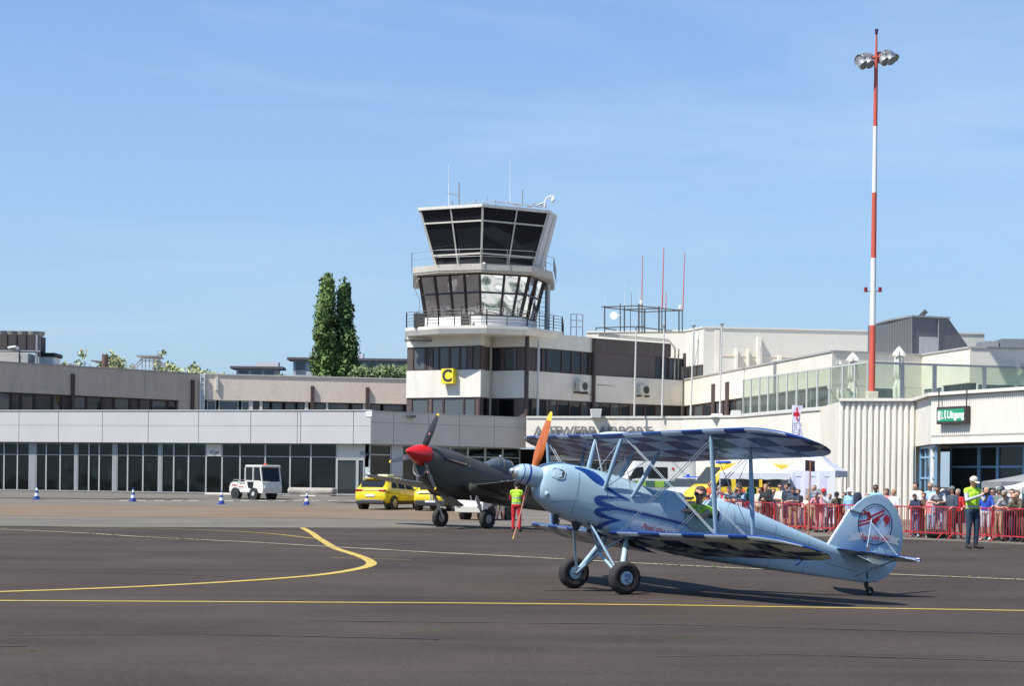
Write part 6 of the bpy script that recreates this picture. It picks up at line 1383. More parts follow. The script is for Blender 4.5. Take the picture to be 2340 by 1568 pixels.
def cap_mesh(bm, p0, r0, p1, r1, seg=10):
    for p, r in ((p0, r0), (p1, r1)):
        for d in DIRS: bm.verts.new(Vector(p)+d*r)
    ret = bmesh.ops.convex_hull(bm, input=bm.verts[:])
    junk = list({g_ for g_ in ret['geom_interior']+ret['geom_unused'] if isinstance(g_, bmesh.types.BMVert)})
    if junk: bmesh.ops.delete(bm, geom=junk, context='VERTS')
def skin_body(name, caps, voxel, fold=.004, over=None):
    """fuse all the limbs into one continuous surface and colour it by the limb each face belongs to"""
    me = bpy.data.meshes.new(name); big = bmesh.new()
    for c in caps:
        bm = bmesh.new(); cap_mesh(bm, c[1], c[2], c[3], c[4]); t = bpy.data.meshes.new('t'); bm.to_mesh(t); bm.free(); big.from_mesh(t); bpy.data.meshes.remove(t)
    big.to_mesh(me); big.free()
    o = bpy.data.objects.new(name, me); COL.objects.link(o)
    m = o.modifiers.new('r', 'REMESH'); m.mode = 'VOXEL'; m.voxel_size = voxel; m.use_smooth_shade = True
    m2 = o.modifiers.new('s', 'SMOOTH'); m2.iterations = 2; m2.factor = .5
    res = bpy.data.meshes.new_from_object(o.evaluated_get(bpy.context.evaluated_depsgraph_get())); bpy.data.objects.remove(o); bpy.data.meshes.remove(me)
    res.name = name; res.materials.clear()
    for _ in LAB: res.materials.append(None)
    import numpy as np
    co = np.zeros(len(res.vertices)*3); res.vertices.foreach_get('co', co); co = co.reshape(-1, 3)
    fc = np.zeros(len(res.polygons)*3); res.polygons.foreach_get('center', fc); fc = fc.reshape(-1, 3)
    best = np.full(len(fc), 9e9); lab = np.zeros(len(fc), int)
    for c in caps:
        a = np.array(c[1]); b = np.array(c[3]); d = b-a; L2 = max(d@d, 1e-9); t = np.clip((fc-a)@d/L2, 0, 1); q = a+t[:, None]*d; di = np.linalg.norm(fc-q, axis=1)-(c[2]+(c[4]-c[2])*t)
        k = di < best; best[k] = di[k]; lab[k] = LAB.index(c[0])
    if over: lab = over(fc, lab)
    res.polygons.foreach_set('material_index', lab.astype(np.int32)); res.polygons.foreach_set('use_smooth', np.ones(len(lab), bool))
    if fold:
        nrm = np.zeros(len(co)*3); res.vertices.foreach_get('normal', nrm); nrm = nrm.reshape(-1, 3); isc = np.zeros(len(co), bool)
        for p in res.polygons:
            if lab[p.index] in (1, 2, 6): isc[list(p.vertices)] = True
        dsp = np.array([mnoise.noise(Vector((p[0]*11, p[1]*11, p[2]*6)))+.5*mnoise.noise(Vector((p[0]*25, p[1]*25, p[2]*12))) for p in co])*fold
        co = co+nrm*(dsp*isc)[:, None]; res.vertices.foreach_set('co', co.ravel())
    res.update(); return res
def head_frame(J):
    v = {k: Vector(x) for k, x in J.items()}; up = (v['head']-v['neck']).normalized(); f = v.get('face', Vector((0, -1, 0))).normalized(); f = (f-up*f.dot(up)*.5).normalized(); sd = f.cross(up).normalized()
    f = up.cross(sd); return v['head'], f, up, sd
HEADM = {}
def head_part(pose, J, kind):
    key = (pose, kind)
    if key in HEADM: return HEADM[key]
    hd, f, up, sd = head_frame(J); P = lambda a, b, c: hd+f*a+up*b+sd*c; q = MB()
    def shell(r, zlo, back, front, mi=0, n=14, m=7, cz=.035):
        rings = []
        for k in range(m+1):
            th = math.pi*.5*k/m if False else (math.pi*.5)*(k/m); ring = []
            for i in range(n*2):
                a = math.pi*i/n; ca, sa = math.cos(a), math.sin(a); low = front if ca > .25 else back; el = math.pi/2-(math.pi/2-low)*(k/m)
                ring.append(P(r*math.cos(el)*ca-.012, cz+r*math.sin(el), r*.96*math.cos(el)*sa))
            rings.append(ring)
        q.loft(rings, mi=mi)
    if kind == 'short': shell(.099, 0, -.75, .66)
    elif kind == 'bald': shell(.0935, 0, -.5, .9)
    elif kind == 'long': shell(.103, 0, -.9, .42); q.loft([[P(-.03+.055*math.cos(t), .02-k*.075, .085*math.sin(t)*(1-.12*k)) if math.cos(t) < .6 else P(0, .02-k*.075, .085*math.sin(t)*(1-.12*k)) for t in [2*math.pi*i/16 for i in range(16)]] for k in range(4)])
    elif kind == 'bun': shell(.101, 0, -.75, .42); q.ball(P(-.11, .06, 0), .04, n=8)
    elif kind in ('cap', 'hat'):
        shell(.106, 0, .05, .05, cz=.045); 
        if kind == 'cap':
            a = [P(.085*math.cos(t)+.0, .052, .085*math.sin(t)) for t in [-.95+i*.19 for i in range(11)]]; b = [P(.085+.085*math.cos(t*1.0), .036, .075*math.sin(t)) for t in [-1.2+i*.24 for i in range(11)]]
            q.loft([a, b, [p-up*.006 for p in b], [p-up*.006 for p in a]], close=False, caps=False)
        else:
            q.loft([[P(r*math.cos(t)-.01, z, r*math.sin(t)) for t in [2*math.pi*i/24 for i in range(24)]] for r, z in ((.10, .055), (.165, .028), (.165, .022), (.10, .048))], caps=False)
    elif kind == 'glasses':
        for s_ in (1, -1):
            q.add([P(.093, .032, s_*.008), P(.078, .034, s_*.066), P(.080, .002, s_*.060), P(.094, -.002, s_*.012), P(.100, .032, s_*.008), P(.085, .034, s_*.066), P(.087, .002, s_*.060), P(.101, -.002, s_*.012)], [(4, 5, 6, 7), (0, 3, 2, 1), (0, 1, 5, 4), (1, 2, 6, 5), (2, 3, 7, 6), (3, 0, 4, 7)])
            q.tube(P(.08, .028, s_*.066), P(-.01, .018, s_*.092), .004, n=4)
    me_o = q.build('tmp', [HAIR['dark']], smooth=60, fixn=True); me = me_o.data; bpy.data.objects.remove(me_o); HEADM[key] = me; return me
def put(name, me, mats_, par):
    o = bpy.data.objects.new(name, me); COL.objects.link(o); o.parent = par
    while len(me.materials) < len(mats_): me.materials.append(None)
    for i, m in enumerate(mats_):
        o.material_slots[i].link = 'OBJECT'; o.material_slots[i].material = m
    return o
def person(pos, rz, label, pose='stand', h=1.75, skin=0, shirt='grey', trousers='jeans', shoes='shoeb', sleeves=False, shorts=False, hair='dark', hairkind='short', hat=None, hatk='cap', shades=False, group=None, female=False, mirror=False):
    J = dict(STAND); J.update(POSES[pose]); key = (pose, female)
    if key not in BODIES: BODIES[key] = skin_body('body', humanoid(J, female=female), .0135)
    k = h/1.745; P_ = thing('person', label, 'person', pos, rot=(0, 0, rz), group=group); P_.scale = ((-k if mirror else k)*1.0, k, k)
    sk = SKIN[skin]; sh = CL[shirt]; tr = CL[trousers]
    put('body', BODIES[key], [sk, sh, tr, CL[shoes], sh if sleeves else sk, sk if shorts else tr, sh, sh], P_)
    if hairkind: put('hair', head_part(pose, J, hairkind), [HAIR[hair]], P_)
    if hat: put('cap' if hatk == 'cap' else 'hat', head_part(pose, J, hatk), [CL[hat]], P_)
    if shades: put('sunglasses', head_part(pose, J, 'glasses'), [BLK], P_)
    return P_
# the barrier line runs from near the entrance towards the tents
BL0, BL1 = Vector((7.55, 76.5, 0)), Vector((18.2, 58.2, 0))
BL0 = at(1640, 1200, 77); BL1 = at(2420, 1200, 57.2); BL0.z = BL1.z = 0
BD = (BL1-BL0).normalized(); BN = Vector((-BD.y, BD.x, 0))
if BN.y < 0: BN = -BN
BLEN = (BL1-BL0).length
def on_line(x):
    a = ray(x, 1180)[0]; t = -(BL0.x-a*BL0.y)/(BD.x-a*BD.y); return t
def crowd(x, back, ytop=None, **k):
    """x: photo column of the head, back: metres behind the barrier"""
    a = ray(x, 1150)[0]; o = BL0+BN*back; t = -(o.x-a*o.y)/(BD.x-a*BD.y); p = o+BD*t; z = ground_z(p.x, p.y)
    if ytop is not None:
        hz = H0+ray(x, ytop)[1]*p.y-z; base_ = {'lean': 1.61}.get(k.get('pose', 'stand'), 1.745); k['h'] = min(max(hz/base_*1.745, 1.25), 1.98)
    rz = k.pop('rz', -.55+random.uniform(-.3, .3))
    return person((p.x, p.y, z), rz, k.pop('label'), group='spectators behind the red barriers', **k)
def b(x, y): return ZB(x, y)
def r(x, y): return ZR(x, y)
CR_ = [
 (b(72, 598), 5.0, dict(label='medic in orange vest and sunglasses near the yellow van', shirt='orange', trousers='orange', hair='brown', shades=True, pose='folded')),
 (b(130, 650), 1.2, dict(label='spectator in plain white shirt bending near the pilot', shirt='white', trousers='jeans', hair='dark', pose='lean')),
 (b(242, 635), .75, dict(label='man in grey t-shirt leaning on the left barrier', shirt='grey', trousers='khaki', hair='dark', pose='lean')),
 (b(315, 600), 4.2, dict(label='medic in orange vest with dark cap behind the leaning men', shirt='orange', trousers='orange', hat='black', pose='folded')),
 (b(357, 630), .8, dict(label='man in navy t-shirt and black hair leaning beside the grey t-shirt', shirt='slate', trousers='jeans', hair='dark', pose='lean')),
 (b(405, 588), 3.4, dict(label='person in green shirt and blue cap under the white tent', shirt='green', trousers='navy', hat='blue', pose='side')),
 (b(470, 640), .8, dict(label='youth in cream shirt at the barrier', shirt='cream', trousers='khaki', hair='brown')),
 (b(514, 580), 3.6, dict(label='medic in red vest and purple cap in front of the tent', shirt='red', trousers='red', hat='purple', pose='stand', shades=True)),
 (b(545, 600), 2.6, dict(label='man in black jacket with dark hair turned away', shirt='black', trousers='black', hair='dark', sleeves=True, rz=2.4)),
 (b(520, 617), .7, dict(label='woman with long blond hair and open black jacket', shirt='black', trousers='black', hair='blond', hairkind='long', sleeves=True, female=True, pose='folded')),
 (b(635, 612), 1.3, dict(label='man in white shirt and sunglasses before the tent', shirt='white', trousers='cream', hair='dark', shades=True, pose='folded')),
 (b(690, 605), .8, dict(label='woman in navy dress with dark tied hair', shirt='navy', trousers='navy', shorts=True, hair='dark', hairkind='bun', female=True, pose='side')),
 (b(738, 632), .7, dict(label='man in dark t-shirt looking down beside the navy dress', shirt='slate', trousers='tan', shorts=True, hair='dark', pose='look_down')),
 (b(905, 620), 1.6, dict(label='grey haired man in blue-grey shirt by the brown pole', shirt='blueg', trousers='tan', shorts=True, hair='grey', pose='stand')),
 (b(945, 672), .7, dict(label='woman in pink shirt and grey cap leaning', shirt='pink', trousers='pink', hat='grey', pose='lean', female=True)),
 (b(982, 652), 1.1, dict(label='man with bright red cap and grey sweater', shirt='lgrey', trousers='lgrey', hat='red', sleeves=True, pose='camera', hair='grey')),
 (b(1098, 678), .7, dict(label='man in camouflage jacket and dark cap leaning', shirt='camo', trousers='brown', hat='black', sleeves=True, pose='lean', skin=1)),
 (b(1187, 648), .8, dict(label='man in light blue shirt and white hat', shirt='lblue', trousers='lgrey', hat='white', hatk='hat', pose='side')),
 (b(1392, 620), 2.0, dict(label='dark skinned man in sunglasses above the biplane fin', shirt='lblue', trousers='jeans', hair='dark', skin=2, shades=True)),
 (b(1480, 650), 1.4, dict(label='woman with wavy brown hair and pink top', shirt='pink', trousers='jeans', hair='brown', hairkind='long', female=True, pose='side')),
 (b(1538, 655), .8, dict(label='grey-brown haired person in white shirt right of the fin', shirt='white', trousers='navy', hair='blond', pose='side')),
 (r(1165, 270), 1.9, dict(label='dark haired man in white t-shirt with head turned left', shirt='white', trousers='jeans', hair='dark', pose='side')),
 (r(1163, 382), .8, dict(label='woman in navy cardigan looking at her phone', shirt='navy', trousers='jeans', hair='dark', female=True, hairkind='short', pose='look_down', sleeves=True, shoes='shoew')),
 (r(1255, 377), 1.1, dict(label='auburn haired woman in brown beside the navy cardigan', shirt='brown', trousers='khaki', hair='red', hairkind='long', female=True, pose='folded')),
 (r(1337, 395), .8, dict(label='blond person in salmon pink shirt and jeans', shirt='pink', trousers='ljeans', hair='blond', hairkind='long', pose='side', shoes='shoew')),
 (r(1320, 273), 2.1, dict(label='tall grey haired man in light blue shirt and sunglasses', shirt='lblue', trousers='navy', hair='grey', shades=True, pose='side', sleeves=True)),
 (r(1405, 295), .8, dict(label='young man in grey t-shirt with navy backpack', shirt='lgrey', trousers='ljeans', hair='dark', pose='lean')),
 (r(1558, 315), .8, dict(label='man in dark jacket and grey cap beside the steward', shirt='slate', trousers='black', hat='gg', sleeves=True, pose='side')),
 (r(1905, 400), 1.5, dict(label='person in cream clothes hidden behind the steward', shirt='cream', trousers='navy', hair='dark', pose='stand')),
 (r(1932, 318), .8, dict(label='bald man in bright blue polo and grey shorts', shirt='blue', trousers='lgrey', shorts=True, hairkind=None, pose='side', shoes='shoew')),
 (r(2070, 325), 1.0, dict(label='man in grey-green jacket and grey cap', shirt='gg', trousers='tan', hat='gg', sleeves=True, pose='side')),
 (r(2100, 318), 1.9, dict(label='spectator with navy cap behind the grey-green jacket', shirt='navy', trousers='black', hat='navy', pose='stand')),
 (r(2168, 355), .7, dict(label='grey t-shirt man with sunglasses leaning far over the barrier', shirt='grey', trousers='navy', hair='grey', shades=True, pose='lean')),
 (r(2212, 340), 1.8, dict(label='spectator with black hair behind the leaning grey t-shirt', shirt='black', trousers='black', hair='dark', pose='stand')),
 (r(2298, 385), .7, dict(label='bald man in camouflage shirt at the right edge', shirt='camo', trousers='brown', hairkind=None, pose='lean')),
 (r(2270, 360), 1.8, dict(label='brown haired head behind the bald man', shirt='brown', trousers='navy', hair='brown', pose='stand')),
 (b(585, 650), 2.2, dict(label='spectator in dark blue between the blond woman and the white shirt', shirt='navy', trousers='black', hair='brown', pose='stand')),
 (b(200, 700), 1.6, dict(label='spectator in tan shirt partly behind the grey t-shirt', shirt='tan', trousers='khaki', hair='brown', pose='stand')),
 (b(150, 625), 3.0, dict(label='spectator in red jacket behind the bending white shirt', shirt='red', trousers='navy', hair='grey', sleeves=True, pose='folded')),
 (b(285, 655), 2.0, dict(label='spectator in check shirt between the grey and navy t-shirts', shirt='check', trousers='jeans', hair='brown', shades=True, pose='side')),
 (b(780, 655), 2.4, dict(label='spectator in black t-shirt right of the man looking down', shirt='black', trousers='grey', hair='brown', pose='side')),
 (b(1030, 690), 2.3, dict(label='spectator in lilac-grey top behind the red cap', shirt='check', trousers='navy', hair='blond', hairkind='long', female=True, pose='folded')),
 (b(1140, 680), 2.0, dict(label='spectator in dark green top left of the white hat', shirt='green', trousers='black', hair='dark', pose='side')),
 (b(1330, 690), 1.2, dict(label='short spectator in tan shirt hidden by the biplane fin', shirt='tan', trousers='navy', hair='grey')),
 (r(1215, 340), 2.2, dict(label='spectator in checked shirt behind the navy cardigan', shirt='check', trousers='jeans', hair='brown', pose='folded')),
 (r(1460, 345), 2.4, dict(label='spectator with cream cap behind the backpack', shirt='navy', trousers='grey', hat='cream', pose='side', mirror=True)),
 (r(1620, 340), 2.0, dict(label='spectator in red polo left of the steward', shirt='red', trousers='black', hair='grey', pose='side')),
 (r(1850, 350), 1.8, dict(label='woman in pink blouse right behind the steward', shirt='pink', trousers='jeans', hair='brown', hairkind='long', female=True, pose='camera')),
 (r(2005, 335), 2.4, dict(label='spectator in white shirt behind the blue polo', shirt='white', trousers='navy', hair='dark', shades=True, pose='side')),
 (r(2130, 350), 2.6, dict(label='spectator in brown top behind the grey-green jacket', shirt='brown', trousers='khaki', hair='blond', pose='folded')),
 (b(850, 700), 2.2, dict(label='short spectator in cream near the tent pole', shirt='cream', trousers='tan', hair='grey', pose='folded')),
]
for (x, y), bk, k in CR_:
    crowd(x, bk, ytop=y, **k)
# backpacks worn by three of them
def backpack(x, y, back, m, lab, s_=1.):
    a = ray(x, y)[0]; o = BL0+BN*back; t = -(o.x-a*o.y)/(BD.x-a*BD.y); p = o+BD*t; z = H0+ray(x, y)[1]*p.y
    B_ = thing('backpack', lab, 'backpack', (p.x, p.y, z)); q = MB(); c = Vector((p.x, p.y, z))
    q.loft([[c+Vector((w_*.16*s_*math.cos(t_), w_*.10*math.sin(t_), h_*s_)) for t_ in [2*math.pi*i/14 for i in range(14)]] for h_, w_ in ((-.22, .5), (-.2, .95), (-.05, 1.05), (.12, .95), (.2, .7), (.23, .3))]); q.build('bag', CL[m], B_, smooth=60)
    q = MB(); q.loft([[c+Vector((.12*s_*math.cos(t_), -.10+.05*math.sin(t_), h_*s_)) for t_ in [2*math.pi*i/10 for i in range(10)]] for h_ in (-.18, -.16, -.03, -.01)]); q.build('front_pocket', CL[m], B_, smooth=60)
backpack(*ZB(1250, 725), .95, 'navy', 'navy backpack on the man in the white hat'); backpack(*ZR(1480, 430), 1.0, 'navy', 'navy backpack on the young man in the grey t-shirt', 1.15)
q_ = gnd(*ZR(1420, 880)); BG = thing('duffel_bag', 'black bag on the ground under the barrier', 'bag', (q_.x, q_.y+.5, q_.z)); q = MB(); c = Vector((q_.x, q_.y+.5, q_.z)); q.loft([[c+Vector((x_, .17*k_*math.cos(t_), .17+.16*k_*math.sin(t_))) for t_ in [2*math.pi*i/14 for i in range(14)]] for x_, k_ in ((-.33, .3), (-.3, .9), (0, 1.05), (.3, .9), (.33, .3))]); q.build('bag', CL['black'], BG, smooth=60); q = MB(); q.path([c+Vector((.15*math.cos(t_), 0, .32+.12*math.sin(t_))) for t_ in [math.pi*i/8 for i in range(9)]], .012); q.build('handle', CL['slate'], BG)

# ---------------- the steward in the yellow vest, right
g0 = gnd(*ZR(1775, 985)); hz = (H0+ray(*ZR(1770, 182))[1]*g0.y)-g0.z
SJ = dict(STAND); SJ.update(dict(head=(0, -.05, 1.615), neck=(0, .0, 1.485), face=(.35, -1, -.55), anL=(.10, .0, .09), toL=(.20, -.14, .04), anR=(-.10, .03, .09), toR=(-.12, -.13, .04), knR=(-.10, -.02, .5),
    elR=(-.22, -.10, 1.17), wrR=(.02, -.36, 1.30), elL=(.24, -.14, 1.16), wrL=(.17, -.38, 1.26), hdR=(.9, -.15, .45), huR=(-.2, -1, .3), hdL=(-.5, -.4, .8), huL=(.3, -.2, -1)))
def vest_over(z0, z1, sz, sw=.045):
    def f(fc, lab):
        import numpy as np
        lab = lab.copy(); torso = lab == 6
        lab[torso & (fc[:, 2] < z0)] = 2
        t2 = lab == 6
        for z_ in sz:
            k = t2 & (abs(fc[:, 2]-z_-.0*fc[:, 0]) < sw/2); lab[k] = 7
        return lab
    return f
ST = thing('person', 'steward in yellow-green safety vest, beige cap and dark jeans looking at his phone', 'person', g0, rot=(0, 0, .30)); k = hz/1.79; ST.scale = (k, k, k)
me = skin_body('steward_body', humanoid(SJ, vest=True), .0085, fold=.006, over=vest_over(.90, 1.4, (1.03,), .055))
put('body', me, [SKIN[0], CL['lgrey'], CL['djeans'], CL['shoeb'], CL['lgrey'], CL['djeans'], CL['hiv'], CL['reflect']], ST)
put('hair', head_part('steward', SJ, 'short'), [HAIR['grey']], ST); HEADM.pop(('steward', 'short'))
put('cap', head_part('steward', SJ, 'cap'), [CL['cream']], ST)
q = MB(); q.box(.04, .19, -.47, -.455, 1.30, 1.37); q.build('x', BLK).name = 'phone'; ph = bpy.data.objects['phone']; ph.parent = ST
ph.parent = None; ph.matrix_world = Matrix.Translation(g0) @ Matrix.Rotation(.30, 4, 'Z') @ Matrix.Scale(k, 4); tag(ph, 'black phone held by the steward', 'phone')
q = MB(); q.loft([[Vector((x_*.165, -.0+y_*.125, z_)) for x_, y_ in [(math.cos(2*math.pi*i/20), math.sin(2*math.pi*i/20)) for i in range(20)]] for z_ in (.895, .925)]); bt = q.build('belt', CL['black'], ST)
# ---------------- the man in red trousers
a_ = ray(*ZC(1575, 1362))[0]; g1 = Vector((a_*66.8, 66.8, ground_z(a_*66.8, 66.8))); hz = (H0+ray(*ZC(1595, 838))[1]*g1.y)-g1.z
RJ = dict(STAND); RJ.update(dict(elL=(.235, -.10, 1.15), elR=(-.26, -.02, 1.14), wrL=(.05, -.26, 1.08), wrR=(-.06, -.26, 1.05), hdL=(-1, -.3, 0), hdR=(1, -.3, 0), huL=(0, -1, 0), huR=(0, -1, 0)))
me = skin_body('red_body', humanoid(RJ, vest=True), .010, fold=.006, over=vest_over(.86, 1.4, (1.20, 1.02), .05))
RP = thing('person', 'man in red overalls and yellow vest seen from behind in front of the fighter', 'person', g1, rot=(0, 0, math.pi-.15)); k = hz/1.76; RP.scale = (k, k, k)
put('body', me, [SKIN[0], CL['red'], CL['red'], CL['shoeb'], CL['red'], CL['red'], CL['hiv'], CL['reflect']], RP)
put('hair', head_part('redman', RJ, 'short'), [HAIR['dark']], RP); put('cap', head_part('redman', RJ, 'cap'), [CL['black']], RP)
# person in shorts behind the fighter
g2 = gnd(*ZC(1400, 1272)); person(g2, .4, 'person in shorts standing behind the olive fighter, only legs showing', pose='side', shirt='white', trousers='khaki', shorts=True, h=1.72, hair='brown')
# ---------------- pilot (same tilt as the aircraft)
PJ = dict(head=(0, -.02, .62), neck=(0, .0, .475), chest=(0, .02, .30), pelvis=(0, .02, 0), shL=(.19, .0, .42), shR=(-.19, .0, .42), face=(.25, -1, .1), elL=(.10, -.34, .26), elR=(-.27, -.02, .16), wrL=(-.16, -.33, .30), wrR=(-.20, -.24, .12), hipL=(.09, 0, -.02), hipR=(-.09, 0, -.02), knL=(.10, -.38, .02), knR=(-.10, -.38, .02), anL=(.1, -.5, -.22), anR=(-.1, -.5, -.22), toL=(.1, -.6, -.24), toR=(-.1, -.6, -.24))
ZP = zf(2040, 1420, 5.227)
def pl(x, y, w): return tuple(BF.loc(*ZP(x, y), w))
hl = Vector(pl(835, 700, .07)); 
PJ = dict(head=tuple(hl), neck=(hl.x-.03, .03, hl.z-.145), chest=(-1.44, .0, 1.50), pelvis=(-1.42, 0, 1.12), shL=(-1.52, .20, hl.z-.23), shR=(-1.42, -.17, hl.z-.21), face=(.62, .80, -.02),
          elL=pl(870, 1075, .44), wrL=pl(690, 985, .43), elR=(-1.20, -.25, 1.38), wrR=(-1.02, -.12, 1.42), hipL=(-1.36, .1, 1.08), hipR=(-1.36, -.1, 1.08), knL=(-1.0, .12, 1.10), knR=(-1.0, -.12, 1.10), anL=(-.85, .12, .95), anR=(-.85, -.12, .95), toL=(-.75, .12, .93), toR=(-.75, -.12, .93),
          hdL=tuple(Vector(pl(615, 965, .42))-Vector(pl(690, 985, .43))), huL=(0, .5, 1), huR=(0, 0, 1))
so = Vector((-1.42, 0, 1.05)); caps = [(c[0], Vector(c[1])-so, c[2], Vector(c[3])-so, c[4]) for c in humanoid(PJ, vest=True)]
me = skin_body('pilot_body', caps, .0085, fold=.005)
PI_ = thing('person', 'pilot in sunglasses and yellow vest resting his arm on the cockpit side', 'person', BF.pt(*so), rot=BF.rot)
put('body', me, [SKIN[0], CL['tan'], CL['khaki'], CL['shoeb'], SKIN[0], CL['khaki'], CL['hiv'], CL['hiv']], PI_)
PJ2 = dict(PJ); PJ2['head'] = tuple(Vector(PJ['head'])-so); PJ2['neck'] = tuple(Vector(PJ['neck'])-so)
put('hair', head_part('pilot', PJ2, 'short'), [HAIR['brown']], PI_); put('sunglasses', head_part('pilot', PJ2, 'glasses'), [BLK], PI_)
q = MB(); w0 = Vector(PJ['wrL'])-so; e0 = Vector(PJ['elL'])-so; d_ = (w0-e0).normalized(); q.lathe([(-.022, .038), (-.02, .044), (.02, .044), (.022, .038)], w0-d_*.01, d_, n=14); q.build('wrist_watch', BLK, PI_)
q = MB(); h_ = Vector(PJ2['head']); q.tube(h_+Vector((.09, -.05, -.05)), h_+Vector((.13, .03, -.08)), .006); q.ball(h_+Vector((.13, .03, -.085)), .018, n=6); q.build('microphone', BLK, PI_)
# ================================================================ RED CROWD BARRIERS
RB_ = mat('barrier_red', (.42, .022, .026), .4, var=.06, coat=.3)
wid = 2.28; nb_ = int(BLEN/wid)
blab = ['nearest the tents, beside the biplane canopy', 'behind the rear strut of the biplane', 'in front of the blond woman in black', 'below the woman in the navy dress', 'at the foot of the brown board pole', 'in front of the camouflage jacket', 'behind the biplane fin, left part', 'right of the biplane fin', 'in front of the navy cardigan', 'behind the steward', 'in front of the blue polo shirt', 'last on the right']
BQ = None
def barrier_proto():
    q = MB(); w, h, rr = wid-.06, 1.08, .021; z0 = .20
    pts = [(0, 0, z0), (0, 0, h-.10), (.03, 0, h-.03), (.10, 0, h), (w-.10, 0, h), (w-.03, 0, h-.03), (w, 0, h-.10), (w, 0, z0), (0, 0, z0)]
    q.path(pts, rr, n=8); m1 = q.build('x', RB_).data
    q = MB(); n_ = 17
    for i in range(1, n_): x = w*i/n_; q.tube((x, 0, z0), (x, 0, h-.01), .011, n=6)
    m2 = q.build('x', RB_).data
    q = MB(); q.path([(0, -.33, .02), (0, -.08, .24), (0, .08, .24), (0, .33, .02)], .019, n=8); m3 = q.build('x', RB_).data
    for o in [o for o in COL.objects if o.name.startswith('x') and o.data in (m1, m2, m3)]: bpy.data.objects.remove(o)
    return m1, m2, m3, w
m1, m2, m3, w_b = barrier_proto(); ang = math.atan2(BD.y, BD.x)
for i in range(nb_):
    p = BL0+BD*(i*wid); p.z = ground_z(p.x, p.y)
    T = thing('crowd_barrier', 'red steel crowd barrier '+blab[min(i, 11)], 'barrier', p, rot=(0, -math.atan2(ground_z(*(p+BD*wid).xy)-p.z, wid)*1.0, ang+random.uniform(-.02, .02)), group='red crowd barriers')
    for nme, m_, off in (('frame', m1, 0), ('bars', m2, 0), ('foot', m3, .25), ('foot', m3, w_b-.25)):
        o = bpy.data.objects.new(nme, m_); COL.objects.link(o); o.parent = T; o.location = (off, 0, 0)
        if nme == 'foot' and off > 1: o.rotation_euler = (0, 0, .12)
# board on a pole
a = at(*ZB(858, 940), 66.5); bq = at(*ZB(876, 430), 66.5); a.z = ground_z(a.x, a.y)
T = thing('pole_board', 'black board on a thin brown wooden pole among the spectators', 'sign', a); q = MB(); q.tube(a, bq, .028, .024, n=8); q.build('pole', mat('pole_wood', (.36, .17, .10), .7, var=.15), T)
c0, c1 = at(*ZB(834, 425), 66.6), at(*ZB(911, 512), 66.6); q = MB(); q.hexa([(c0.x, 66.6, c1.z+.02), (c1.x, 66.6, c1.z), (c1.x, 66.63, c1.z), (c0.x, 66.63, c1.z+.02), (c0.x, 66.6, c0.z+.03), (c1.x, 66.6, c0.z), (c1.x, 66.63, c0.z), (c0.x, 66.63, c0.z+.03)]); q.build('board', mat('board_dark', (.035, .018, .018), .6), T)

